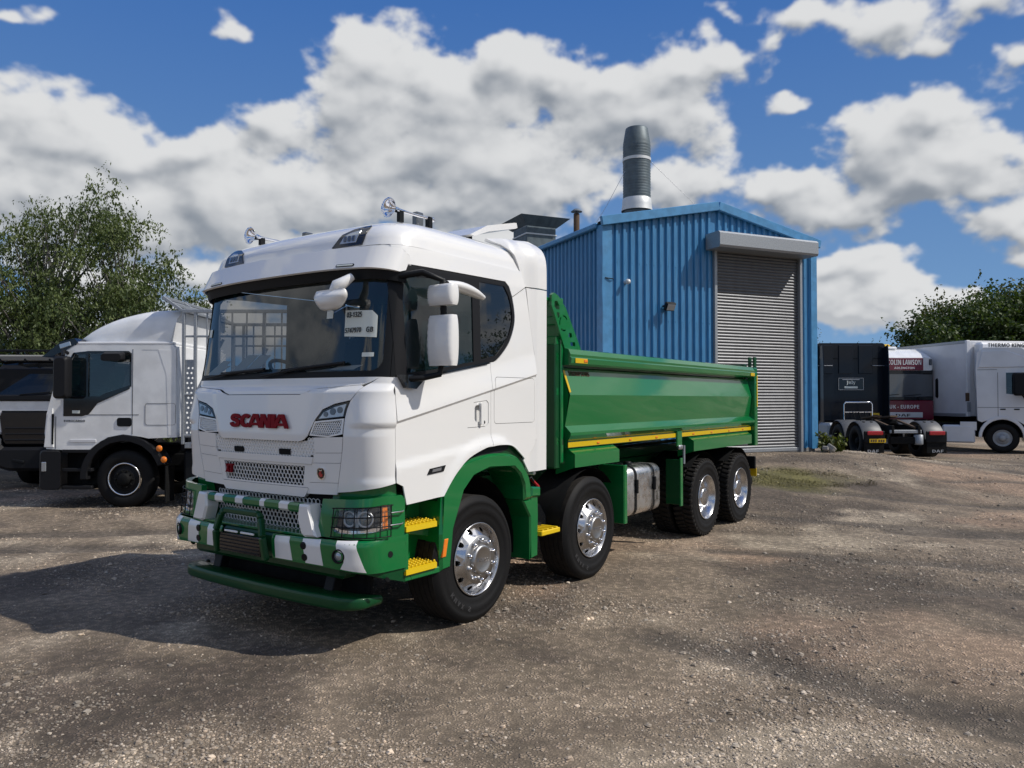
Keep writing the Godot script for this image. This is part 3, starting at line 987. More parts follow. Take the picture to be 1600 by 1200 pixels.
	# extract hood
	var eh := group_part("extract_hood", root, Vector3(1.6, -0.27, -7.0))
	part("duct", bx(Vector3(0, 6.80, 0), Vector3(1.02, 1.5, 1.02), 0.02), M.flue, eh)
	part("duct_rim", bx(Vector3(0, 7.30, 0), Vector3(1.07, 0.05, 1.07), 0.01), M.band, eh)
	var lid := ST()
	for k in 4:
		var a := Vector3(1, 0, 0).rotated(Vector3.UP, k * PI / 2); var b := Vector3(0, 0, 1).rotated(Vector3.UP, k * PI / 2)
		lid.set_smooth_group(-1)
		quad(lid, a * 0.85 + b * 0.85 + Vector3(0, 7.80, 0), a * 0.85 - b * 0.85 + Vector3(0, 7.80, 0), a * 0.53 - b * 0.53 + Vector3(0, 7.53, 0), a * 0.53 + b * 0.53 + Vector3(0, 7.53, 0))
	part("cowl", lid, M.flue, eh)

func ribs(st: SurfaceTool, t0: float, t1: float, F: Callable, y0: float, top: Callable):
	st.set_smooth_group(-1)
	var prof := [[0.0, 0.0], [0.095, 0.0], [0.116, 0.047], [0.179, 0.047], [0.20, 0.0]]
	var ts := []
	var n := int(ceil((t1 - t0) / 0.2))
	for k in n:
		for e in prof:
			var t: float = t0 + k * 0.2 + e[0]
			if t <= t1 + 1e-4: ts.append([t, e[1]])
	if ts[-1][0] < t1 - 1e-3: ts.append([t1, ts[-1][1]])
	for k in ts.size() - 1:
		if ts[k + 1][0] - ts[k][0] < 1e-4: continue
		quad(st, F.call(ts[k][0], ts[k][1], y0), F.call(ts[k][0], ts[k][1], top.call(ts[k][0])), F.call(ts[k + 1][0], ts[k + 1][1], top.call(ts[k + 1][0])), F.call(ts[k + 1][0], ts[k + 1][1], y0))

func sheet(root: Node, x0: float, x1: float, y0: float, roofy: Callable, z: float):
	if x1 - x0 < 0.03: return
	var st := ST()
	ribs(st, x0, x1, func(t: float, d: float, y: float) -> Vector3: return Vector3(t, y, z + d), y0, func(t): return roofy.call(t) - 0.02)
	# fixings along three rails
	for y in [2.3, 3.7, 5.0]:
		var t := x0 + 0.148
		while t < x1:
			if y > y0: box(st, Vector3(t, y, z + 0.052), Vector3(0.016, 0.016, 0.012), 0.003)
			t += 0.2
	part("cladding_sheet", st, M.blue, root)

# ------------------------------------------------------------------ the tipper
# own axes: x to the off side (the near side is at -1.25), y up, z to the rear, z = 0 at the first axle
var PS := PackedFloat32Array(); var PX := PackedFloat32Array(); var PU := PackedFloat32Array()
var CW := [Vector2(0.4, 1.25), Vector2(2.0, 1.25), Vector2(2.9, 1.222), Vector2(3.05, 1.205), Vector2(3.15, 1.185), Vector2(3.215, 1.15), Vector2(3.262, 1.09), Vector2(3.30, 1.0), Vector2(3.335, 0.84), Vector2(3.36, 0.65), Vector2(3.38, 0.42)]
var CU := [Vector2(0.4, -1.22), Vector2(1.0, -1.22), Vector2(1.6, -1.26), Vector2(1.93, -1.23), Vector2(1.99, -1.17), Vector2(2.85, -1.055), Vector2(3.05, -1.035), Vector2(3.15, -1.00), Vector2(3.215, -0.94), Vector2(3.262, -0.85), Vector2(3.30, -0.70), Vector2(3.335, -0.46), Vector2(3.36, -0.2), Vector2(3.38, 0.1)]

func plan_curve():                    # half of the cab's plan: distance along it, sideways, rearwards
	var x := 0.0; var u := 0.0
	var arc := 0.235 * deg_to_rad(80.5)
	for k in 1000:
		var s := k * 0.004
		PS.append(s); PX.append(x); PU.append(u)
		var th := 6.5 * s / 0.94 if s < 0.94 else (6.5 + (s - 0.94) / arc * 80.5 if s < 0.94 + arc else minf(90.0, 87.0 + 3.0 * (s - 0.94 - arc) / 0.5))
		x += cos(deg_to_rad(th)) * 0.004; u += sin(deg_to_rad(th)) * 0.004
	for k in 1000: PX[k] /= x

func plan_at(a: float) -> Vector2:
	var f := clampf(a / 0.004, 0.0, 998.0)
	var i := int(f)
	return Vector2(lerpf(PX[i], PX[i + 1], f - i), lerpf(PU[i], PU[i + 1], f - i))

func s_of(ur: float) -> float:
	var i := PU.bsearch(ur)
	if i <= 0: return 0.0
	i = mini(i, 999)
	return lerpf(PS[i - 1], PS[i], (ur - PU[i - 1]) / maxf(PU[i] - PU[i - 1], 1e-6))

func on_cab(p: Vector2) -> Vector3:   # p: distance round the front from the middle (near side negative), height
	var q := plan_at(absf(p.x))
	return Vector3(signf(p.x) * q.x * along(CW, p.y), p.y, along(CU, p.y) + q.y)

func ease(tab_lo: float, tab_hi: float, v: float) -> float:
	return smoothstep(tab_lo, tab_hi, v)

func fold(u: float) -> float: return lerpf(1.705, 2.10, (u + 0.98) / 1.82)     # height of the fold pressed into the door

func on_flank(p: Vector2, sd: float, band := -1) -> Vector3:   # p: rearwards, height; band: above the fold, its step, or below
	var q := plan_at(s_of(maxf(p.x - along(CU, p.y), 0.0)))
	var x := q.x * along(CW, p.y)
	var d := p.y - fold(p.x)
	if band < 0: band = 0 if d >= 0.0 else (1 if d > -0.02 else 2)
	if band == 0: x += 0.020 * (1.0 - smoothstep(-0.05, 0.22, d)) * 1.06
	elif band == 1: x += 0.020 * (1.0 + d / 0.02)
	var low := 1.36 + 0.12 * (p.x + 0.98)                           # a softer one above the sill
	x += 0.014 * smoothstep(low + 0.06, low - 0.03, p.y) * smoothstep(0.5, 0.2, p.x)
	var arch := Vector2(p.x - 0.14, p.y - 0.86).length()             # lip round the wheel arch
	x += 0.016 * smoothstep(0.72, 0.62, arch)
	return Vector3(sd * x, p.y, p.x)

func flank(called: String, poly: PackedVector2Array, sd: float, m: Material, parent: Node, step := 0.03, off := 0.0, holes := []) -> MeshInstance3D:
	var st := ST()
	for f in cut_faces(poly, holes):
		for band in 3:
			var hi := 4.0 if band == 0 else (0.0 if band == 1 else -0.02); var lo := 0.0 if band == 0 else (-0.02 if band == 1 else -4.0)
			var zone := PackedVector2Array([Vector2(-2, fold(-2) + lo), Vector2(2, fold(2) + lo), Vector2(2, fold(2) + hi), Vector2(-2, fold(-2) + hi)])
			for g in Geometry2D.intersect_polygons(f, zone): patch(st, g, func(p): return on_flank(p, sd, band), step, off, 0.0)
	patch(st, poly, func(p): return on_flank(p, sd), 0.02, off, 0.012, holes, false)
	return part(called, st, m, parent, false)

func on_bumper(p: Vector2) -> Vector3:
	var q := plan_at(absf(p.x))
	return Vector3(signf(p.x) * q.x * 1.262, p.y, along([Vector2(0.50, -1.30), Vector2(0.60, -1.365), Vector2(0.66, -1.38), Vector2(0.80, -1.39), Vector2(0.84, -1.375), Vector2(0.862, -1.33)], p.y) + q.y)

func on_lamp(p: Vector2) -> Vector3:
	var q := plan_at(absf(p.x))
	return Vector3(signf(p.x) * q.x * 1.25, p.y, -1.32 + q.y + (p.y - 0.86) * 0.10)

func skin(called: String, polys: Array, F: Callable, m: Material, parent: Node, step := 0.06, off := 0.0, thick := 0.012, holes := []) -> MeshInstance3D:
	var st := ST()
	for p in polys: patch(st, p, F, step, off, thick, holes)
	return part(called, st, m, parent, false)

func hex_mesh(st: SurfaceTool, poly: PackedVector2Array, F: Callable, a: float, off := 0.0, bar := 0.28):
	var lo := poly[0]; var hi := poly[0]
	for p in poly: lo = lo.min(p); hi = hi.max(p)
	var dx := a * 1.05; var dy := a * 0.86
	var j := 0; var y := lo.y
	while y < hi.y + dy:
		var x := lo.x + (dx * 0.5 if j % 2 else 0.0)
		while x < hi.x + dx:
			var c := Vector2(x, y)
			if Geometry2D.is_point_in_polygon(c, poly):
				for k in 6:
					var d0 := Vector2.from_angle(PI / 6 + k * PI / 3); var d1 := Vector2.from_angle(PI / 6 + (k + 1) * PI / 3)
					var o := a * 0.61; var i := a * 0.61 * (1.0 - bar)
					var A: Vector3 = F.call(c + d0 * o); var B: Vector3 = F.call(c + d1 * o); var C: Vector3 = F.call(c + d1 * i); var D: Vector3 = F.call(c + d0 * i)
					var n := (B - A).cross(D - A).normalized()
					if n.z > 0.0: n = -n
					var back := n * -0.009
					A += n * off; B += n * off; C += n * off; D += n * off
					emit(st, n, A, B, C); emit(st, n, A, C, D)
					var wn: Vector3 = (C + D) * 0.5 - F.call(c)
					wn = -(wn - n * wn.dot(n)).normalized()
					emit(st, wn, D, C, C + back); emit(st, wn, D, C + back, D + back)
			x += dx
		y += dy; j += 1

func ring_tri(st: SurfaceTool, faces: Array, Z: Callable, xf: Transform3D):
	st.set_smooth_group(-1)
	for f in faces:
		var ix := Geometry2D.triangulate_polygon(f)
		for k in range(0, ix.size(), 3):
			var v := []
			for m in 3: v.append(xf * Vector3(f[ix[k + m]].x, f[ix[k + m]].y, Z.call(f[ix[k + m]].length())))
			tri(st, v[0], v[1], v[2], xf.basis.z)

func wheel(parent: Node, at: Vector3, sd: float, kind: String) -> Node3D:
	var w := group_part("wheel", parent, at)
	var xf := Transform3D(Basis(Vector3(0, 0, sd), Vector3(0, 1, 0), Vector3(sd, 0, 0)).orthonormalized(), Vector3.ZERO)   # z' points outwards
	var R := 0.532 if kind == "steer" else 0.528
	var W := 0.36 if kind == "steer" else 0.29
	var rows := [0.0] if kind == "steer" else [0.0, -0.33]
	for row in rows:
		var ty := ST()
		var tz := Transform3D(xf.basis, xf.basis.z * row)
		# side wall from the bead to the shoulder, with its steps
		lathe(ty, [Vector2(0.292, -0.045), Vector2(0.305, -0.012), Vector2(0.335, -0.004), Vector2(0.352, 0.001), Vector2(0.385, 0.004), Vector2(0.388, 0.007), Vector2(0.43, 0.006), Vector2(0.465, -0.002), Vector2(0.468, 0.001), Vector2(0.490, -0.010), Vector2(0.513, -0.022), Vector2(R - 0.004, -0.038)], tz, 72)
		lathe(ty, [Vector2(0.292, -W + 0.045), Vector2(0.33, -W + 0.005), Vector2(0.43, -W), Vector2(0.49, -W + 0.012), Vector2(R - 0.004, -W + 0.04)], tz, 56)
		part("tyre", ty, M.rubber, w)
		var td := ST()
		if kind == "steer":
			var prof := [Vector2(R - 0.006, -0.036)]
			for k in 5:
				var z := -0.042 - (W - 0.084) * k / 5.0; var z2 := -0.042 - (W - 0.084) * (k + 0.86) / 5.0
				prof.append(Vector2(R, z)); prof.append(Vector2(R, z2))
				if k < 4: prof.append(Vector2(R - 0.014, z2 - 0.001)); prof.append(Vector2(R - 0.014, -0.042 - (W - 0.084) * (k + 1) / 5.0 + 0.001))
			prof.append(Vector2(R - 0.006, -W + 0.038))
			lathe(td, prof, tz, 72, false)
		else:
			lathe(td, [Vector2(R - 0.022, -0.03), Vector2(R - 0.022, -W + 0.03)], tz, 56)
			for k in 44:                        # lugs
				var a := TAU * k / 44
				for s in 2:
					var aa := a + (TAU / 88 if s else 0.0)
					var rad := Vector3(cos(aa), sin(aa), 0); var tan := Vector3(-sin(aa), cos(aa), 0)
					var zc := -W * 0.26 if s == 0 else -W * 0.74
					var B := tz.basis * Basis(tan.rotated(rad, 0.22 if s == 0 else -0.22), rad, tan.rotated(rad, 0.22 if s == 0 else -0.22).cross(rad))
					box(td, tz * (rad * (R - 0.016) + Vector3(0, 0, zc)), Vector3(0.046, 0.034, W * 0.43), 0.006, B)
					if s == 0: box(td, tz * (rad * (R - 0.035) + Vector3(0, 0, -0.022)), Vector3(0.040, 0.05, 0.022), 0.006, tz.basis * Basis(tan, rad, tan.cross(rad)))
		part("tread", td, M.tread, w)
	var ri := ST()
	if kind == "steer":
		lathe(ri, [Vector2(0.300, -0.02), Vector2(0.306, -0.004), Vector2(0.302, 0.004), Vector2(0.292, 0.000), Vector2(0.285, -0.030), Vector2(0.280, -0.055)], xf, 60)
		var faces := []
		for k in 20:
			var sec := PackedVector2Array()
			for j in 5: sec.append(Vector2.from_angle((k + j / 4.0) * TAU / 20) * 0.283)
			for j in 5: sec.append(Vector2.from_angle((k + 1 - j / 4.0) * TAU / 20) * 0.203)
			var h := circle(Vector2.from_angle(((k + 1) / 2) * TAU / 10) * 0.244, 0.0225, 16)
			faces.append_array(Geometry2D.clip_polygons(sec, h))
		ring_tri(ri, faces, func(r: float) -> float: return lerpf(0.020, -0.055, pow(clampf((r - 0.203) / 0.080, 0, 1), 0.8)), xf)
		for k in 10:                                 # walls of the hand holes
			var c := Vector2.from_angle(k * TAU / 10) * 0.244
			for j in 16:
				var p := c + Vector2.from_angle(TAU * j / 16) * 0.0225; var q := c + Vector2.from_angle(TAU * (j + 1) / 16) * 0.0225
				var zp := lerpf(0.020, -0.055, pow(clampf((p.length() - 0.203) / 0.080, 0, 1), 0.8)); var zq := lerpf(0.020, -0.055, pow(clampf((q.length() - 0.203) / 0.080, 0, 1), 0.8))
				quad(ri, xf * Vector3(p.x, p.y, zp), xf * Vector3(q.x, q.y, zq), xf * Vector3(q.x, q.y, zq - 0.03), xf * Vector3(p.x, p.y, zp - 0.03))
		part("rim", ri, M.alloy, w)
		var di := ST()
		lathe(di, [Vector2(0.203, 0.019), Vector2(0.198, 0.026), Vector2(0.122, 0.027)], xf, 60)
		part("disc", di, M.brushed, w)
		var hb := ST()
		lathe(hb, [Vector2(0.126, 0.024), Vector2(0.124, 0.050), Vector2(0.114, 0.060), Vector2(0.100, 0.062), Vector2(0.092, 0.057), Vector2(0.0, 0.060)], xf, 44)
		part("hub_cap", hb, M.brushed, w)
		for k in 10: nut(w, xf, Vector2.from_angle((k + 0.5) * TAU / 10) * 0.1655, 0.026)
		if sd < 0:
			words("SCANIA", xf * Transform3D(Basis(Vector3(0, 0, 1), 0.06), Vector3(0, 0, 0.0605)), 0.026, M.alloy, w, "hub_lettering", 0.135, 0.6, 0.003)
			var k := 0
			for ch in ["K", "M", "A", "X", "S"]:
				var a := -0.62 - 0.14 * k - (0.10 if k == 4 else 0.0)
				words(ch, xf * Transform3D(Basis(Vector3(0, 0, 1), a - PI / 2), Vector3(cos(a) * 0.41, sin(a) * 0.41, 0.0065)), 0.040, M.letters_on_tyre, w, "tyre_lettering", 0.036, 0.4, 0.003)
				k += 1
		var dk := ST(); lathe(dk, [Vector2(0.28, -0.085), Vector2(0.0, -0.085)], xf, 30)
		part("brake_drum", dk, M.under, w)
	else:
		# dished drive wheel
		lathe(ri, [Vector2(0.300, -0.02), Vector2(0.306, -0.004), Vector2(0.302, 0.004), Vector2(0.292, 0.0), Vector2(0.282, -0.03), Vector2(0.262, -0.055), Vector2(0.255, -0.12), Vector2(0.245, -0.145), Vector2(0.17, -0.155)], xf, 60)
		part("rim", ri, M.alloy, w)
		var hb := ST()
		lathe(hb, [Vector2(0.172, -0.155), Vector2(0.13, -0.155), Vector2(0.125, -0.05), Vector2(0.115, -0.03), Vector2(0.10, -0.026), Vector2(0.0, -0.026)], xf, 40)
		part("hub_cap", hb, M.alloy, w)
		for k in 10: nut(w, xf, Vector2.from_angle((k + 0.5) * TAU / 10) * 0.155, -0.155)
	return w

func nut(w: Node, xf: Transform3D, p: Vector2, z: float):
	var st := ST()
	lathe(st, [Vector2(0.019, 0.0), Vector2(0.018, 0.014), Vector2(0.013, 0.034), Vector2(0.0, 0.038)], xf * Transform3D(Basis(), Vector3(p.x, p.y, z)), 10)
	part("wheel_nut", st, M.nut, w)

func make_tipper():
	plan_curve()
	var t := thing("tipper_truck", "white cabbed four axle tipper truck with green tub and striped green bumper", "truck", Vector3(-1.298, 0.0, -7.231), 2.5167)
	tipper_cab(t)
	tipper_front(t)
	tipper_side(t)
	tipper_tub(t)

func tipper_cab(t: Node3D):
	var near := func(p): return on_flank(p, -1.0)
	var off := func(p): return on_flank(p, 1.0)
	var door := V2([-0.972, 1.25, -0.905, 1.219, -0.87, 1.078, -0.469, 1.103, -0.392, 1.198, -0.292, 1.293, -0.149, 1.388, 0.067, 1.456, 0.172, 1.466, 0.172, 2.178, 0.11, 2.166, -0.68, 2.036, -0.972, 2.036])
	door = curved(door, 3, 8)
	var hatch := rrect(0.222, 1.66, 0.842, 2.062, 0.035)
	var hatch_hole := rrect(0.218, 1.656, 0.846, 2.066, 0.037)
	var rear := V2([0.176, 1.466, 0.294, 1.472, 0.486, 1.456, 0.61, 1.385, 0.69, 1.325, 0.81, 1.41, 0.874, 1.50, 0.862, 2.25, 0.80, 2.58, 0.735, 2.90, 0.525, 2.79, 0.552, 2.67, 0.549, 2.56, 0.494, 2.43, 0.417, 2.33, 0.27, 2.212, 0.176, 2.188])
	rear = curved(curved(rear, 10, 16), 0, 4)
	var upper := V2([-0.915, 2.905, 0.425, 2.925, 0.48, 2.885, 0.524, 2.798, 0.733, 2.908, 0.69, 3.05, -0.915, 3.05])
	var frame := V2([-0.955, 2.868, -0.912, 2.90, -0.316, 2.908, 0.425, 2.92, 0.475, 2.882, 0.521, 2.79, 0.548, 2.67, 0.545, 2.56, 0.490, 2.43, 0.413, 2.33, 0.268, 2.218, 0.11, 2.176, -0.678, 2.046, -0.955, 2.046])
	frame = curved(frame, 5, 11)
	var g1 := V2([-0.80, 2.816, -0.57, 2.83, -0.05, 2.835, -0.05, 2.187, -0.548, 2.105, -0.845, 2.07, -0.868, 2.62, -0.85, 2.76])
	var g2 := curved(V2([0.05, 2.875, 0.41, 2.88, 0.48, 2.79, 0.518, 2.67, 0.516, 2.57, 0.462, 2.445, 0.39, 2.355, 0.274, 2.255, 0.05, 2.208]), 1, 7)
	for sd in [-1.0, 1.0]:
		var F: Callable = near if sd < 0 else off
		var d := group_part("door", t)
		var cup := V2([-0.145, 1.632, 0.10, 1.637, 0.143, 1.665, 0.143, 1.84, 0.115, 1.862, -0.06, 1.845, -0.09, 1.815])
		flank("door_panel", door, sd, M.white, d, 0.03, 0.0, [cup])
		skin("window_frame", [frame], F, M.trim, d, 0.05, -0.004, 0.02, [g1, g2] if sd < 0 else [g1])
		skin("window_pane", [g1], F, M.glass, d, 0.10, -0.012, 0.0)
		skin("belt_seal", [V2([-0.66, 2.040, 0.13, 2.172, 0.13, 2.192, -0.66, 2.060])], F, M.gloss_black, d, 0.06, 0.010)
		var hd := group_part("handle", d)
		skin("recess", [V2([-0.140, 1.636, 0.10, 1.641, 0.139, 1.667, 0.139, 1.837, 0.113, 1.858, -0.06, 1.841, -0.087, 1.813])], F, M.white, hd, 0.04, -0.004, 0.004, [rrect(-0.045, 1.68, 0.085, 1.82, 0.03)])
		skin("cup", [rrect(-0.055, 1.67, 0.095, 1.83, 0.03)], F, M.white, hd, 0.04, -0.04, 0.0)
		skin("grip", [rrect(0.010, 1.655, 0.045, 1.842, 0.014)], F, M.white, hd, 0.03, 0.026, 0.024)
		skin("lock", [circle(Vector2(0.075, 1.675), 0.014, 12)], F, M.black, hd, 0.03, 0.006)
		flank("quarter_panel", rear, sd, M.white, t, 0.03, 0.0, [hatch_hole])
		flank("locker_door", hatch, sd, M.white, t, 0.03, 0.001)
		if sd < 0: skin("quarter_window", [g2], F, M.dark_glass, t, 0.10, -0.012, 0.0)
		skin("side_panel", [upper], F, M.white, t, 0.05)
		skin("inner_lining", [V2([-0.80, 1.2, 0.9, 1.5, 0.95, 2.10, 0.0, 2.08, -0.93, 1.98])], func(p): return on_flank(p, sd) - Vector3(sd * 0.05, 0, 0), M.seat, t, 0.2, 0.0, 0.0)
		# white strip and wind deflector behind the cab
		var back := V2([0.880, 1.49, 0.816, 1.405, 0.70, 1.312, 0.79, 1.197, 1.04, 1.205, 1.05, 2.905, 0.748, 2.905, 0.806, 2.60, 0.868, 2.25])
		skin("rear_strip", [back], func(p): return Vector3(sd * (1.252 - 0.028 * smoothstep(0.93, 0.78, p.x)), p.y, p.x), M.white, t, 0.06, 0.0, 0.03)
		var defl := V2([0.752, 2.917, 1.05, 2.917, 1.05, 3.30, 1.03, 3.35, 0.97, 3.385, 0.45, 3.345, 0.53, 3.29, 0.60, 3.20])
		skin("wind_deflector", [defl], func(p): return Vector3(sd * (1.252 - 0.05 * smoothstep(0.93, 0.72, p.x) - 0.16 * pow(clampf((p.y - 2.95) / 0.43, 0, 1), 5.0) - 0.12 * smoothstep(0.62, 0.45, p.x)), p.y, p.x), M.white, t, 0.04, 0.0, 0.03)
	part("back_wall", bx(Vector3(0, 2.2, 0.97), Vector3(2.34, 2.1, 0.04), 0.01), M.white_plain, t)
	part("inner_back_wall", bx(Vector3(0, 2.2, 0.90), Vector3(2.30, 2.0, 0.03)), M.seat, t)
	part("headliner", bx(Vector3(0, 2.93, 0.10), Vector3(2.28, 0.03, 1.7)), M.headliner, t)
	part("cab_floor", bx(Vector3(0, 1.42, -0.1), Vector3(2.3, 0.04, 2.0)), M.under, t)
	# roof: rings drawn in towards the crown
	var st := ST()
	var rings := []
	for h in [3.052, 3.08, 3.11, 3.15, 3.185, 3.215, 3.24, 3.262, 3.283, 3.30, 3.318, 3.335, 3.35, 3.36, 3.37, 3.38]:
		var ring := []
		var e := s_of(0.36)
		for k in range(-24, 25):
			var p := on_cab(Vector2(clampf(k / 16.0, -1, 1) * e, h))
			if absi(k) > 16: p.z = lerpf(p.z, 0.985, (absi(k) - 16) / 8.0)
			ring.append(p)
		rings.append(ring)
	loft(st, rings)
	var cap: Array = rings[-1]
	for k in cap.size() / 2: quad(st, cap[k], cap[k + 1], cap[cap.size() - 2 - k], cap[cap.size() - 1 - k])
	st.set_smooth_group(-1)
	for k in rings.size() - 1: quad(st, rings[k][0], rings[k][-1], rings[k + 1][-1], rings[k + 1][0])
	part("roof", st, M.white, t)
	# lining strip where roof meets the side panel
	skin("front_header", [V2([-1.27, 2.90, 1.27, 2.90, 1.27, 3.05, -1.27, 3.05])], on_cab, M.white, t, 0.08, -0.003)
	# sun visor
	var vis := ST()
	var on_visor := func(p: Vector2) -> Vector3:
		var q := plan_at(absf(p.x))
		var lift := 0.045 * pow(absf(p.x) / 1.25, 4.0)
		return Vector3(signf(p.x) * q.x * (1.245 - 0.02 * (p.y - 2.86)), p.y - lift, -1.165 + q.y * 0.97 + (p.y - 2.86) * 0.50)
	var ve := 1.29
	patch(vis, V2([-ve, 2.90, -ve + 0.05, 2.875, ve - 0.05, 2.875, ve, 2.90, ve, 3.005, ve - 0.1, 3.05, -ve + 0.1, 3.05, -ve, 3.005]), on_visor, 0.05, 0.0, 0.02)
	part("sun_visor", vis, M.white, t, false)
	skin("visor_lip", [V2([-1.25, 2.795, 1.25, 2.795, 1.25, 2.885, -1.25, 2.885])], func(p): return on_visor.call(p) + Vector3(0, 0, 0.035 + (2.885 - p.y) * 0.75), M.black, t, 0.06, 0.0, 0.01)
	for s in [-1.0, 1.0]:
		skin("marker_lamp", [rrect(s * 0.78 - 0.085, 2.885, s * 0.78 + 0.085, 2.905, 0.006)], on_visor, M.gloss_black, t, 0.05, 0.006)
		skin("marker_lens", [rrect(s * 0.78 - 0.075, 2.889, s * 0.78 + 0.075, 2.899, 0.004)], on_visor, M.paper, t, 0.05, 0.009)
		var l := group_part("roof_lamp", t)
		var lp := V2([0.56, 3.060, 0.86, 3.060, 0.90, 3.222, 0.74, 3.205, 0.64, 3.165]); var ll := V2([0.64, 3.082, 0.80, 3.082, 0.825, 3.18, 0.73, 3.165, 0.67, 3.14])
		if s < 0: lp = mirrored(lp); ll = mirrored(ll)
		skin("bezel", [lp], on_cab, M.gloss_black, l, 0.04, 0.012)
		skin("reflector", [ll], on_cab, M.lens, l, 0.03, 0.016)
		for k in 3: skin("lamp_cell", [rrect(s * (0.69 + k * 0.042) - 0.014, 3.095, s * (0.69 + k * 0.042) + 0.014, 3.14, 0.008)], on_cab, M.lens_dark, l, 0.03, 0.021)
	# windscreen
	var glass := rrect(-1.10, 2.085, 1.10, 2.83, 0.09)
	skin("windscreen_surround", [V2([-1.16, 2.04, 1.16, 2.04, 1.16, 2.90, -1.16, 2.90])], on_cab, M.black, t, 0.06, -0.002, 0.02, [glass])
	skin("windscreen", [glass], on_cab, M.glass, t, 0.12, -0.008, 0.0)
	for sd in [-1.0, 1.0]:
		var post := PackedVector2Array()
		for k in 6: post.append(Vector2(sd * 1.163, lerpf(2.04, 2.90, k / 5.0)))
		for k in 6:
			var h := lerpf(2.90, 2.04, k / 5.0)
			post.append(Vector2(sd * s_of(-0.958 - along(CU, h)), h))
		skin("front_pillar", [post], on_cab, M.black, t, 0.05, 0.0)
	# inside
	part("dashboard", bx(Vector3(0, 1.90, -0.80), Vector3(2.2, 0.28, 0.50), 0.06), M.seat, t)
	part("instrument_binnacle", bx(Vector3(0.62, 2.06, -0.70), Vector3(0.55, 0.16, 0.25), 0.05), M.seat, t)
	var sw := group_part("steering_wheel", t, Vector3(0.62, 2.10, -0.46))
	var rim := ST()
	var pts := []
	for k in 25: pts.append(Basis(Vector3.RIGHT, -0.95) * Vector3(cos(TAU * k / 24) * 0.22, sin(TAU * k / 24) * 0.22, 0))
	tube(rim, pts, 0.018, 8)
	part("wheel_rim", rim, M.black, sw)
	part("boss", bx(Vector3.ZERO, Vector3(0.36, 0.10, 0.05), 0.02, Basis(Vector3.RIGHT, -0.95)), M.black, sw)
	for x in [-0.62, 0.62]:
		var s := group_part("seat", t, Vector3(x, 0, 0))
		part("cushion", bx(Vector3(0, 1.78, 0.12), Vector3(0.52, 0.18, 0.52), 0.05), M.seat, s)
		part("seat_back", bx(Vector3(0, 2.16, 0.42), Vector3(0.50, 0.70, 0.16), 0.06, Basis(Vector3.RIGHT, 0.12)), M.seat, s)
		part("head_rest", bx(Vector3(0, 2.58, 0.47), Vector3(0.28, 0.20, 0.12), 0.04), M.seat, s)
		part("belt", bx(Vector3(-0.22 * signf(x), 2.3, 0.50), Vector3(0.05, 0.9, 0.02), 0.004), M.blue_strap, s)
	# papers lying against the foot of the windscreen
	for p in [V2([0.97, 2.09, 0.72, 2.215, 0.60, 2.205, 0.66, 2.17, 0.60, 2.165, 0.78, 2.09]), V2([0.62, 2.09, 0.36, 2.25, 0.22, 2.245, 0.43, 2.09]), V2([0.41, 2.095, 0.20, 2.245, 0.06, 2.24, 0.22, 2.10]), V2([-0.60, 2.10, -0.70, 2.128, -0.93, 2.135, -0.84, 2.10])]:
		skin("paper_sheet", [p], on_cab, M.paper, t, 0.08, -0.03, 0.002)
	# delivery sheet in the windscreen, and stickers
	var note := group_part("delivery_note", t)
	var back_off := -0.022
	skin("sheet", [V2([-0.74, 2.555, -0.99, 2.542, -1.035, 2.50, -1.04, 2.335, -0.752, 2.352])], on_cab, M.paper, note, 0.08, back_off + 0.020, 0.002)
	for e in [["03-1325", -0.835, 2.515, 0.042, 0.15], ["5747970", -0.835, 2.395, 0.040, 0.16], ["GB", -0.985, 2.395, 0.040, 0.06]]:
		var c := on_cab(Vector2(e[1], e[2])); var dx := (on_cab(Vector2(e[1] - 0.02, e[2])) - on_cab(Vector2(e[1] + 0.02, e[2]))).normalized(); var dy := (on_cab(Vector2(e[1], e[2] + 0.02)) - on_cab(Vector2(e[1], e[2] - 0.02))).normalized()
		var n := dx.cross(dy).normalized()
		words(e[0], Transform3D(Basis(dx, dy, n), c + n * 0.006), e[3], M.ink, note, "printed_number", e[4], 0.0, 0.002)
	skin("sticker", [rrect(-0.62, 2.50, -0.555, 2.56, 0.004)], on_cab, M.paper, t, 0.05, -0.004, 0.0)
	skin("sticker", [rrect(0.93, 2.43, 0.98, 2.50, 0.004)], on_cab, M.paper, t, 0.05, -0.004, 0.0)
	skin("sticker", [rrect(-1.03, 2.19, -0.93, 2.222, 0.004)], on_cab, M.paper, t, 0.05, -0.004, 0.0)
	# wipers
	for e in [[0.86, 0.05, 0.02], [0.08, -0.80, 0.05]]:
		var w := ST()
		var a := on_cab(Vector2(e[0], 2.055)) + Vector3(0, 0, -0.03); var b := on_cab(Vector2(e[1], 2.095 + e[2])) + Vector3(0, 0, -0.03)
		tube(w, [a, a.lerp(b, 0.5) + Vector3(0, 0.012, -0.02), b], 0.010, 6)
		beam(w, a.lerp(b, 0.25) + Vector3(0, 0.02, 0.01), b + Vector3(0, 0.0, 0.012), 0.012, 0.028, 0.003)
		part("wiper", w, M.black, t)
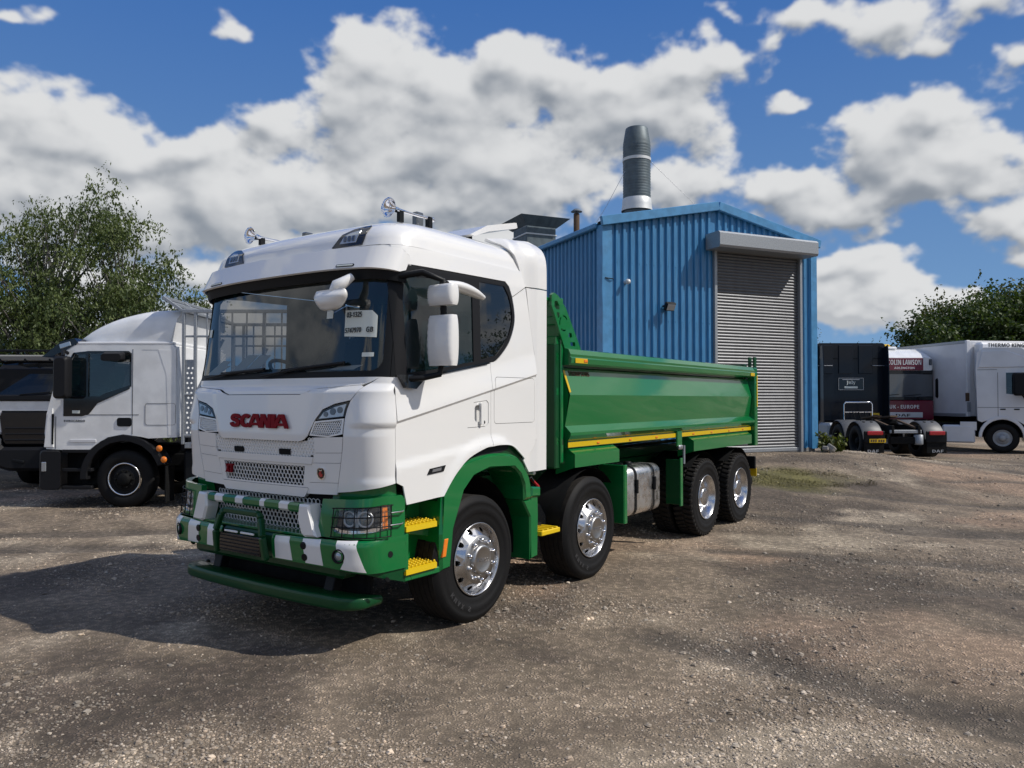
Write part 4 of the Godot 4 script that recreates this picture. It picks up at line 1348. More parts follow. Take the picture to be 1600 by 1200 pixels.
	# air horns, light rail and beacons on the roof
	for s in [-1.0, 1.0]:
		var h := group_part("air_horn", t, Vector3(s * (0.84 if s < 0 else 1.0), 3.425, -0.42))
		var b := ST(); lathe(b, [Vector2(0.0, 0.0), Vector2(0.016, -0.01), Vector2(0.022, 0.0), Vector2(0.014, 0.02), Vector2(0.012, 0.30), Vector2(0.018, 0.42), Vector2(0.040, 0.50), Vector2(0.080, 0.535), Vector2(0.083, 0.54), Vector2(0.066, 0.525), Vector2(0.03, 0.48), Vector2(0.0, 0.42)], Transform3D(Basis(Vector3.UP, PI), Vector3(0, 0, 0.30)), 24)
		part("trumpet", b, M.chrome, h)
		part("bracket", bx(Vector3(0, -0.045, -0.10), Vector3(0.035, 0.10, 0.06), 0.006), M.black, h)
		part("mount", bx(Vector3(0, -0.035, 0.25), Vector3(0.05, 0.10, 0.05), 0.006), M.black, h)
	var rail := ST()
	tube(rail, [Vector3(-0.60, 3.335, -0.50), Vector3(-0.3, 3.348, -0.50), Vector3(0, 3.352, -0.50), Vector3(0.3, 3.348, -0.50), Vector3(0.62, 3.338, -0.50)], 0.014, 6)
	part("light_rail", rail, M.black, t)
	for x in [-0.72, 0.40]: part("beacon_mount", bx(Vector3(x, 3.43 if x < 0 else 3.375, -0.18 if x < 0 else -0.46), Vector3(0.06, 0.13 if x < 0 else 0.07, 0.09), 0.008), M.lens_dark, t)
	# roof spoiler
	var sp := ST()
	extrude(sp, V2([0.30, 3.365, 0.55, 3.49, 0.98, 3.595, 1.02, 3.60, 1.035, 3.555, 1.0, 3.54, 0.58, 3.44, 0.36, 3.36]), Transform3D(Basis(Vector3(0, 0, 1), Vector3(0, 1, 0), Vector3(-1, 0, 0)), Vector3(0.92, 0, 0)), 1.84)
	part("roof_spoiler", sp, M.white, t)
	for x in [-0.5, 0.5]: part("spoiler_strut", bx(Vector3(x, 3.43, 0.80), Vector3(0.04, 0.20, 0.06), 0.006), M.black, t)
	# mirrors
	for sd in [-1.0]:
		var m := group_part("door_mirror", t)
		for e in [[2.125, 2.51, 0.060], [2.585, 2.745, 0.068]]:
			var b := ST()
			var rg := []
			var n := 15
			for k in n + 1:
				var f := float(k) / n
				var h := lerpf(e[0], e[1], f)
				var swell := pow(sin(PI * clampf(f * 0.94 + 0.03, 0, 1)), 0.22)
				var ridge := 0.005 * (1.0 if k % 2 == 0 else 0.0)
				var rr := []
				for q in rrect(-0.125 * (0.85 + 0.15 * swell), -0.075 * swell - ridge, 0.125 * (0.85 + 0.15 * swell), 0.06 * swell, 0.045 * swell, 4): rr.append(Vector3(sd * 1.43 + q.x * sd, h, -0.655 + q.y))
				rg.append(rr)
			loft(b, rg, true)
			b.set_smooth_group(-1)
			for q in [rg[0], rg[-1]]:
				for k in range(1, q.size() - 1): tri(b, q[0], q[k], q[k + 1])
			part("shell", b, M.white, m)
		var kb := ST()
		var ring := []
		for k in 9:
			var f := k / 8.0
			var c := Vector3(sd * 1.40, 2.765 - 0.06 * f * f, -0.60 + 0.46 * f)
			var rr := []
			var w := 0.030 + 0.040 * sin(PI * clampf(f * 0.9 + 0.06, 0, 1))
			for q in circle(Vector2.ZERO, w, 12, w * 0.62): rr.append(c + Vector3(q.x, q.y, 0))
			ring.append(rr)
		loft(kb, ring, true)
		part("kerb_mirror", kb, M.white, m)
		var arms := ST()
		tube(arms, [Vector3(sd * 1.20, 2.80, -0.90), Vector3(sd * 1.34, 2.83, -0.80), Vector3(sd * 1.42, 2.78, -0.66), Vector3(sd * 1.42, 2.50, -0.64)], 0.026, 8)
		var arm2 := ST()
		tube(arm2, [Vector3(sd * 1.22, 2.02, -0.90), Vector3(sd * 1.34, 2.03, -0.80), Vector3(sd * 1.41, 2.06, -0.68), Vector3(sd * 1.41, 2.16, -0.65)], 0.024, 8)
		part("mirror_arm", arms, M.black, m)
		part("mirror_arm", arm2, M.black, m)
		skin("mirror_foot", [V2([-0.955, 2.05, -0.90, 1.955, -0.80, 1.945, -0.70, 2.03, -0.68, 2.06])], near if sd < 0 else off, M.gloss_black, m, 0.04, 0.045, 0.04)
	# front view mirror
	var fm := group_part("front_mirror", t)
	var fs := ST()
	var fr := []
	for k in 11:
		var f := k / 10.0
		var rr := []
		var w := 0.175 * (0.62 + 0.38 * smoothstep(0.0, 0.75, f)) * (1.0 - 0.10 * smoothstep(0.85, 1.0, f)) * (0.55 + 0.45 * smoothstep(-0.05, 0.12, f)); var d := 0.075 * (0.5 + 0.5 * smoothstep(0.0, 0.35, f)) * (1.0 - 0.55 * smoothstep(0.6, 1.0, f))
		for q in circle(Vector2.ZERO, w, 24, d): rr.append(Vector3(-0.78 + q.x, 2.545 + 0.150 * f - 0.25 * q.x * (1.0 - f) * 0.2, -1.20 + q.y - 0.04 * absf(q.x)))
		fr.append(rr)
	loft(fs, fr, true)
	for q in [fr[0], fr[-1]]:
		for k in range(1, q.size() - 1): tri(fs, q[0], q[k], q[k + 1])
	part("shell", fs, M.white, fm)
	var fa := ST(); tube(fa, [Vector3(-0.82, 2.68, -1.20), Vector3(-0.84, 2.725, -1.19), Vector3(-0.875, 2.75, -1.16), Vector3(-0.90, 2.80, -1.10)], [0.045, 0.052, 0.044, 0.03], 12)
	part("arm", fa, M.white, fm)

func heavy_letters(xf: Transform3D, h: float, w: float, m: Material, parent: Node):
	var arc := []
	for k in 15: arc.append(Vector2(0.47 + cos(deg_to_rad(42 + 276.0 * k / 14)) * 0.335, 0.5 + sin(deg_to_rad(42 + 276.0 * k / 14)) * 0.37))
	var A := [[[-0.10, -0.12, 0.43, 1.12], 0.128], [[0.43, 1.12, 0.96, -0.12], 0.128], [[0.2, 0.27, 0.68, 0.27], 0.095]]
	var S := [[[0.74, 0.66, 0.70, 0.78, 0.58, 0.855, 0.42, 0.87, 0.26, 0.84, 0.18, 0.75, 0.18, 0.66, 0.27, 0.58, 0.45, 0.52, 0.62, 0.45, 0.71, 0.36, 0.71, 0.26, 0.62, 0.17, 0.45, 0.13, 0.27, 0.15, 0.17, 0.23, 0.13, 0.35], 0.132]]
	var glyphs := [[S, 0.87, false], [[[arc, 0.132]], 0.80, false], [A, 0.86, true], [[[[0.135, -0.1, 0.135, 1.1], 0.135], [[0.10, 1.16, 0.76, -0.16], 0.125], [[0.725, -0.1, 0.725, 1.1], 0.135]], 0.88, true], [[[[0.14, -0.1, 0.14, 1.1], 0.14]], 0.30, true], [A, 0.86, true]]
	var total := 0.0
	for g in glyphs: total += g[1]
	var x := 0.0
	for g in glyphs:
		var st := ST()
		var dz := 0.0
		for stroke in g[0]:
			var pts: PackedVector2Array = PackedVector2Array(arc) if stroke[0] == arc else V2(stroke[0])
			for poly in Geometry2D.offset_polyline(pts, stroke[1], Geometry2D.JOIN_ROUND if not g[2] else Geometry2D.JOIN_MITER, Geometry2D.END_BUTT):
				for c in Geometry2D.intersect_polygons(poly, V2([-0.02, 0, 1.0, 0, 1.0, 1, -0.02, 1])):
					var q := PackedVector2Array()
					for p in c: q.append(Vector2(((x + p.x) / total - 0.5) * w, (p.y - 0.5) * h))
					extrude(st, q, xf, 0.012 + dz)
			dz += 0.0004
		part("letter", st, m, parent)
		x += g[1]

func tipper_front(t: Node3D):
	# dark space behind the front
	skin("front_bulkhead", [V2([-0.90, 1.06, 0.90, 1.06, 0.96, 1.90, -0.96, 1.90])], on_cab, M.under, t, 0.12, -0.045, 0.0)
	var L := V2([0.965, 1.977, 0.58, 1.952, 0.435, 1.910])
	var cowl := V2([-1.09, 2.036, 1.09, 2.036, 1.02, 1.995])
	cowl.append_array(L); cowl.append_array(V2([-0.435, 1.910, -0.58, 1.952, -0.965, 1.977, -1.02, 1.995]))
	skin("cowl", [cowl], on_cab, M.white, t, 0.05, 0.004)
	var face := V2([-0.435, 1.905, -0.58, 1.947, -0.965, 1.972, -0.995, 1.962, -0.945, 1.894, -0.912, 1.863, -0.77, 1.836, -0.66, 1.793, -0.596, 1.715, -0.535, 1.59, -0.50, 1.560, -0.455, 1.547])
	var fm := PackedVector2Array()
	for k in face.size(): fm.append(Vector2(-face[face.size() - 1 - k].x, face[face.size() - 1 - k].y))
	var full := face.duplicate(); full.append_array(fm)
	skin("front_panel", [full], func(p): 
		var q := on_cab(p)
		q.z -= 0.014 * smoothstep(0.62, 0.52, absf(p.x) - (p.y - 1.7) * 0.35)
		return q, M.white, t, 0.035, 0.004)
	var tx := Transform3D(Basis(Vector3(-1, 0, 0), Vector3(0, 1, 0.07).normalized(), Vector3(0, 0.07, -1).normalized()), on_cab(Vector2(0, 1.697)) + Vector3(0, 0, -0.024))
	heavy_letters(tx, 0.112, 0.73, M.red, t)
	for sd in [-1.0, 1.0]:
		var F := func(p: Vector2) -> Vector3: return on_cab(Vector2(p.x * sd, p.y))
		var corner := V2([0.796, 1.174, 0.836, 1.36, 0.865, 1.51, 0.873, 1.587, 0.880, 1.735, 0.893, 1.794, 0.918, 1.859, 0.951, 1.894, 1.001, 1.966, 1.035, 1.996, 1.09, 2.036])
		for k in 12:
			var h := lerpf(2.034, 1.248, k / 11.0)
			corner.append(Vector2(s_of(-0.978 - along(CU, h)), h))
		corner.append_array(V2([1.135, 1.222, 0.91, 1.186]))
		skin("corner_deflector", [corner], func(p): 
			var q: Vector3 = F.call(p)
			var n := Vector3(q.x - sd * 0.9, 0, q.z + 0.9).normalized()
			var line := 1.69
			var k := smoothstep(0.88, 1.05, p.x)
			return q + n * k * (0.018 * smoothstep(line - 0.04, line, p.y) * (1.0 - smoothstep(line, line + 0.22, p.y)) + 0.008 * smoothstep(1.30, 1.24, p.y)), M.white, t, 0.02, 0.003)
		skin("sill_filler", [V2([0.70, 1.07, 0.74, 1.20, 1.0, 1.22, 1.20, 1.25, 1.30, 1.25, 1.30, 1.10])], F, M.green, t, 0.05, -0.035, 0.0)
		var l := group_part("indicator_lamp", t)
		var lp := V2([0.605, 1.712, 0.665, 1.784, 0.77, 1.827, 0.908, 1.854, 0.888, 1.80, 0.874, 1.740])
		skin("bezel", [lp], F, M.gloss_black, l, 0.04, 0.002)
		skin("reflector", [V2([0.635, 1.722, 0.68, 1.772, 0.78, 1.812, 0.885, 1.836, 0.872, 1.796, 0.862, 1.744])], F, M.lens, l, 0.03, 0.006)
		for e in [[0.70, 1.757, 0.020], [0.765, 1.778, 0.026], [0.83, 1.79, 0.024]]: skin("bulb_cell", [circle(Vector2(e[0], e[1]), e[2], 14)], F, M.lens_dark, l, 0.03, 0.010)
		# vent below it
		var vent := V2([0.592, 1.702, 0.868, 1.728, 0.862, 1.612, 0.735, 1.585, 0.548, 1.594])
		var vi := V2([0.60, 1.69, 0.852, 1.714, 0.846, 1.622, 0.735, 1.598, 0.566, 1.604])
		var v := group_part("side_vent", t)
		skin("frame", [vent], F, M.white, v, 0.05, 0.002, 0.012, [vi])
		var hm := ST(); hex_mesh(hm, vi, F, 0.019, -0.004, 0.34)
		part("mesh", hm, M.white, v, false)
		# trim bars between the vent and the sill
		for e in [[1.580, 1.463, 0.595, 0.592], [1.460, 1.386, 0.590, 0.564], [1.383, 1.236, 0.562, 0.524], [1.233, 1.146, 0.522, 0.50]]:
			var seam := func(h: float) -> float: return along([Vector2(1.16, 0.788), Vector2(1.36, 0.829), Vector2(1.51, 0.858), Vector2(1.6, 0.866)], h)
			skin("trim_bar", [V2([e[2], e[0], seam.call(e[0]) + 0.003, e[0] + 0.010, seam.call(e[1]) + 0.003, e[1] + 0.010, e[3], e[1]])], F, M.white, t, 0.05, 0.002)
	var g1 := V2([-0.622, 1.53, -0.575, 1.578, -0.51, 1.552, -0.455, 1.538, 0.455, 1.538, 0.51, 1.552, 0.575, 1.578, 0.622, 1.53, 0.585, 1.455, 0.53, 1.432, -0.53, 1.432, -0.585, 1.455])
	var up := group_part("upper_grille", t)
	var s1 := rrect(0.205, 1.437, 0.335, 1.483, 0.012); var s2 := rrect(-0.345, 1.437, -0.215, 1.483, 0.012)
	skin("backing", [g1], on_cab, M.white, up, 0.08, -0.010, 0.012, [s1, s2])
	var hx := ST(); hex_mesh(hx, g1, on_cab, 0.030, -0.003, 0.30)
	part("mesh", hx, M.white, up, false)
	for s in [s1, s2]: skin("slot", [s], on_cab, M.under, up, 0.08, 0.0005, 0.0)
	skin("grille_bar", [V2([-0.583, 1.430, 0.583, 1.430, 0.562, 1.376, -0.562, 1.376])], on_cab, M.white, t, 0.05, 0.010, 0.03)
	var lo := group_part("lower_grille", t)
	var fr := V2([-0.557, 1.373, 0.557, 1.373, 0.515, 1.193, -0.515, 1.193]); var fi := V2([-0.485, 1.355, 0.485, 1.355, 0.462, 1.205, -0.462, 1.205])
	skin("frame", [fr], on_cab, M.white, lo, 0.06, 0.0, 0.02, [fi])
	var h2 := ST(); hex_mesh(h2, fi, on_cab, 0.037, -0.006, 0.17)
	part("mesh", h2, M.white, lo, false)
	skin("sill_bar", [V2([-0.517, 1.190, 0.517, 1.190, 0.497, 1.148, 0.47, 1.118, -0.47, 1.118, -0.497, 1.148])], on_cab, M.white, t, 0.05, 0.008, 0.04)
	words("XT", Transform3D(Basis(Vector3(-1, 0, 0), Vector3.UP, Vector3(0, 0, -1)), on_cab(Vector2(0.40, 1.295)) + Vector3(0, 0, -0.008)), 0.072, M.red, t, "grille_badge", 0.10, 1.2, 0.02)
	# griffin shield: a chrome rim, a dark field and a red crowned head
	var sh := group_part("shield_emblem", t)
	var c := Vector2(-0.655, 1.31)
	var ol := V2([-0.036, 0.030, -0.018, 0.044, 0.018, 0.044, 0.036, 0.030, 0.040, -0.005, 0.028, -0.034, 0.0, -0.050, -0.028, -0.034, -0.040, -0.005])
	var at := func(k: float) -> PackedVector2Array:
		var o := PackedVector2Array()
		for p in ol: o.append(c + p * k)
		return o
	skin("rim", [at.call(1.0)], on_cab, M.chrome, sh, 0.03, 0.012)
	skin("field", [at.call(0.84)], on_cab, M.gloss_black, sh, 0.03, 0.014, 0.001)
	skin("head", [V2([c.x - 0.016, c.y - 0.024, c.x + 0.006, c.y - 0.028, c.x + 0.020, c.y - 0.004, c.x + 0.010, c.y + 0.014, c.x - 0.010, c.y + 0.018, c.x - 0.004, c.y + 0.002, c.x - 0.020, c.y - 0.004])], on_cab, M.lamp_red, sh, 0.03, 0.016, 0.001)
	skin("crown", [V2([c.x - 0.014, c.y + 0.020, c.x + 0.012, c.y + 0.018, c.x + 0.018, c.y + 0.032, c.x, c.y + 0.026, c.x - 0.018, c.y + 0.033])], on_cab, M.chrome, sh, 0.03, 0.016, 0.001)
	# lowest mesh, recessed under the sill
	var h3 := ST(); hex_mesh(h3, V2([-0.62, 0.88, 0.62, 0.88, 0.60, 1.118, -0.60, 1.118]), func(p): return on_cab(p) + Vector3(0, 0, 0.02), 0.040, 0.0, 0.18)
	part("lowest_mesh", h3, M.white, t, false)
	# bumper: two ends and a middle
	for sd in [-1.0, 1.0]:
		var F := func(p: Vector2) -> Vector3: return on_bumper(Vector2(p.x * sd, p.y))
		var b := group_part("bumper_end", t)
		var e := s_of(-0.875 + 1.38)
		skin("shell", [V2([0.30, 0.655, 0.80, 0.648, 0.96, 0.640, 1.14, 0.615, e, 0.612, e, 0.845, e - 0.02, 0.858, 0.30, 0.84])], F, M.green, b, 0.035)
		skin("lower_corner", [V2([1.02, 0.622, e - 0.02, 0.604, e - 0.02, 0.51, 1.40, 0.505, 1.12, 0.606])], func(p): return F.call(p) + Vector3(-sd * 0.012, 0, 0.02), M.deep_green, b, 0.04)
		skin("top_ledge", [V2([0.62, 0.0, e, 0.0, e, 0.16, 0.62, 0.16])], func(p): 
			var q: Vector3 = F.call(Vector2(p.x, 0.858))
			return q + (Vector3(sd * 0.55, 0.858, -0.3) - q).normalized() * p.y + Vector3(0, 0.006 * p.y, 0), M.green, b, 0.05, 0.0, 0.0)
		# taped stripes
		var low := [V2([0.335, 0.662, 0.336, 0.832, 0.482, 0.836, 0.508, 0.662]), V2([0.64, 0.66, 0.612, 0.836, 0.775, 0.842, 0.802, 0.657])]
		low.append(V2([0.955, 0.650, 0.985, 0.70, 0.985, 0.765, 0.930, 0.785, 0.912, 0.846, 1.062, 0.852, 1.136, 0.626]))
		for p in low: skin("white_stripe", [p], F, M.white, b, 0.035, 0.003, 0.003)
		for e2 in [[0.625, 0.785], [0.632, 0.70]]: skin("bolt_cover", [circle(Vector2(e2[0], e2[1]), 0.027, 16)], F, M.black, b, 0.03, 0.006, 0.004)
		skin("end_plug", [circle(Vector2(1.345, 0.735), 0.024, 16)], F, M.trim, b, 0.03, 0.003, 0.003)
		skin("end_plug", [circle(Vector2(1.27, 0.555), 0.020, 16)], F, M.black, b, 0.03, 0.003, 0.003)
		var fo := group_part("fog_lamp", b)
		var p0: Vector3 = F.call(Vector2(0.945, 0.742)); var n0 := Vector3(sd * 0.32, 0, -0.95).normalized()
		var fx := Transform3D(Basis(n0.cross(Vector3.UP), Vector3.UP, n0).orthonormalized(), p0 + n0 * 0.004)
		var fl := ST(); lathe(fl, [Vector2(0.052, -0.03), Vector2(0.052, 0.006), Vector2(0.043, 0.008), Vector2(0.040, -0.01)], fx, 24); part("ring", fl, M.black, fo)
		var fk := ST(); lathe(fk, [Vector2(0.041, -0.012), Vector2(0.03, -0.004), Vector2(0.016, 0.004), Vector2(0.0, 0.006)], fx, 20); part("lens", fk, M.lens, fo)
		# headlamp with its housing and stone guard
		var G := func(p: Vector2) -> Vector3: return on_lamp(Vector2(p.x * sd, p.y))
		var hl := group_part("headlamp", t)
		var eo := s_of(-0.885 + 1.31)
		var lens := V2([0.828, 0.915, 0.855, 1.052, 1.205, 1.098, eo - 0.155, 1.098, eo - 0.125, 0.915, 0.95, 0.892, 0.88, 0.892])
		skin("housing", [V2([0.70, 0.855, 0.73, 1.13, 1.0, 1.14, 1.20, 1.158, eo - 0.06, 1.158, eo - 0.02, 1.12, eo, 0.855])], G, M.green, hl, 0.04, 0.012, 0.05, [lens])
		skin("bowl", [lens], G, M.black, hl, 0.05, -0.05, 0.0)
		skin("lamp_wall", [V2([0.86, 0.94, 0.87, 1.045, 1.0, 1.06, 1.0, 0.93])], G, M.trim, hl, 0.04, -0.03)
		for k in [0.955, 1.085]:
			var pc: Vector3 = G.call(Vector2(k, 0.995)); var nn: Vector3 = (G.call(Vector2(k + 0.01, 0.99)) - G.call(Vector2(k - 0.01, 0.99))).cross(Vector3.UP).normalized()
			if nn.z > 0: nn = -nn
			var lx := Transform3D(Basis(nn.cross(Vector3.UP), Vector3.UP, nn).orthonormalized(), pc - nn * 0.03)
			var pr := ST(); lathe(pr, [Vector2(0.062, -0.01), Vector2(0.060, 0.012), Vector2(0.048, 0.010), Vector2(0.044, -0.004)], lx, 24); part("reflector_ring", pr, M.steel, hl)
			var pj := ST(); lathe(pj, [Vector2(0.045, -0.006), Vector2(0.034, 0.012), Vector2(0.018, 0.020), Vector2(0.0, 0.022)], lx, 20); part("projector", pj, M.lens_dark, hl)
		skin("divider", [V2([1.015, 0.935, 1.025, 1.055, 1.045, 1.055, 1.035, 0.935])], G, M.galvanised, hl, 0.04, -0.015)
		skin("daytime_strip", [V2([0.83, 0.915, 0.855, 0.928, 0.90, 0.915, 1.08, 0.917, 1.20, 0.948, 1.215, 0.975, 1.225, 0.94, 1.19, 0.912, 1.08, 0.895, 0.88, 0.893])], G, M.chrome, hl, 0.03, -0.008)
		skin("indicator", [V2([1.222, 0.925, 1.205, 1.092, 1.245, 1.095, 1.268, 0.925])], G, M.amber, hl, 0.03, -0.006)
		skin("cover_glass", [lens], G, M.clear, hl, 0.08, 0.006, 0.0)
		var wires := group_part("stone_guard", t)
		var wire := func(a: Vector2, b2: Vector2):
			var st := ST(); var pts := []
			for k in 9:
				var p := a.lerp(b2, k / 8.0)
				var o: Vector3 = G.call(p)
				pts.append(o + Vector3(o.x * 0.028, 0, -0.055 * clampf(1.35 - p.x, 0.2, 1.0)))
			tube(st, pts, 0.0045, 5)
			part("wire", st, M.black, wires)
		for k in 4: wire.call(Vector2(0.82, 0.868 + k * 0.068), Vector2(1.275, 0.872 + k * 0.075))
		for k in 6: wire.call(Vector2(0.825 + k * 0.09, 0.868), Vector2(0.832 + k * 0.085, 1.072 + k * 0.006))
		for h in [0.95, 1.04]:
			var st := ST(); var o: Vector3 = G.call(Vector2(1.27, h)); var o2: Vector3 = G.call(Vector2(1.36, h))
			tube(st, [o + Vector3(o.x * 0.028, 0, -0.02), o2 + Vector3(sd * 0.04, 0, 0), o2 + Vector3(sd * 0.01, 0, 0.04)], 0.006, 6)
			part("stay", st, M.steel, wires)
		# upright of the bull bar
		var ub := ST()
		var bp := V2([0.585, 0.975, 0.600, 1.085, 0.712, 1.088, 0.742, 0.968, 0.80, 0.855, 0.665, 0.845, 0.63, 0.86])
		if sd < 0: bp = mirrored(bp)
		plate(ub, bp, Transform3D(Basis(), Vector3(0, 0, -1.24)), -0.115, 0.016)
		part("guard_upright", ub, M.white, t)
		# arm carrying the underrun bar
		var ar := ST(); beam(ar, Vector3(sd * 0.72, 0.66, -1.05), Vector3(sd * 0.72, 0.37, -1.14), 0.10, 0.09, 0.006)
		part("underrun_bracket", ar, M.black, t)
	# cross bar of the guard with white bands
	var cb := group_part("guard_bar", t)
	part("bar", bx(Vector3(0, 1.053, -1.305), Vector3(1.20, 0.070, 0.075), 0.018), M.green, cb)
	for e in [[0.36, 0.50], [0.09, 0.22], [-0.19, -0.10], [-0.48, -0.34]]: part("white_stripe", bx(Vector3((e[0] + e[1]) / 2, 1.054, -1.3065), Vector3(absf(e[1] - e[0]), 0.073, 0.077), 0.018), M.white, cb)
	part("bumper_middle", bx(Vector3(0, 0.735, -1.29), Vector3(0.74, 0.20, 0.10), 0.02), M.deep_green, t)
	part("bumper_shelf", bx(Vector3(0, 0.850, -1.20), Vector3(1.5, 0.02, 0.26), 0.004), M.green, t)
	# tow hoop and plate carrier
	var hp := ST()
	var hb := [Vector3(0.315, 0.64, -1.425), Vector3(0.30, 0.82, -1.45), Vector3(0.255, 0.955, -1.43), Vector3(0.22, 0.985, -1.42), Vector3(-0.22, 0.985, -1.42), Vector3(-0.255, 0.955, -1.43), Vector3(-0.30, 0.82, -1.45), Vector3(-0.315, 0.64, -1.425)]
	for k in hb.size() - 1: beam(hp, hb[k], hb[k + 1], 0.045, 0.05, 0.010, Vector3(0, 0, 1))
	part("guard_hoop", hp, M.deep_green, t)
	var pl := group_part("plate_carrier", t)
	part("plate", bx(Vector3(0.0, 0.735, -1.432), Vector3(0.53, 0.145, 0.02), 0.006), M.gloss_black, pl)
	for k in 5: part("rib", bx(Vector3(0, 0.68 + k * 0.027, -1.444), Vector3(0.50, 0.008, 0.008), 0.002), M.black, pl)
	for x in [0.11, -0.10]: part("reflective_tab", bx(Vector3(x, 0.826, -1.44), Vector3(0.17, 0.016, 0.012), 0.003), M.white, pl)
	# underrun bar, swept back at its ends
	var ur := ST(); var rr := []
	for k in 41:
		var f := -1.0 + k / 20.0
		var q := plan_at(absf(f) * 1.22)
		var o := Vector3(signf(f) * q.x * 1.13, 0, -1.225 + q.y * 0.75)
		var sc := 1.0 - 0.35 * pow(absf(f), 14.0)
		var ring := []
		for e in rrect(-0.10, -0.052 * sc, 0.085, 0.052 * sc, 0.03): ring.append(o + Vector3(0, 0.375 + e.y, e.x))
		rr.append(ring)
	loft(ur, rr, true)
	for q in [rr[0], rr[-1]]:
		for k in range(1, q.size() - 1): tri(ur, q[0], q[k], q[k + 1])
	part("underrun_bar", ur, M.deep_green, t)
	part("front_tray", bx(Vector3(0, 0.54, -0.98), Vector3(2.0, 0.36, 0.06), 0.02), M.under, t)
	part("bumper_apron", bx(Vector3(0, 0.60, -1.14), Vector3(1.9, 0.12, 0.18), 0.03), M.deep_green, t)
	part("sump", bx(Vector3(0, 0.70, -0.4), Vector3(1.0, 0.5, 1.2), 0.05), M.under, t)
	part("radiator", bx(Vector3(0, 0.98, -1.02), Vector3(1.5, 0.5, 0.05), 0.01), M.under, t)

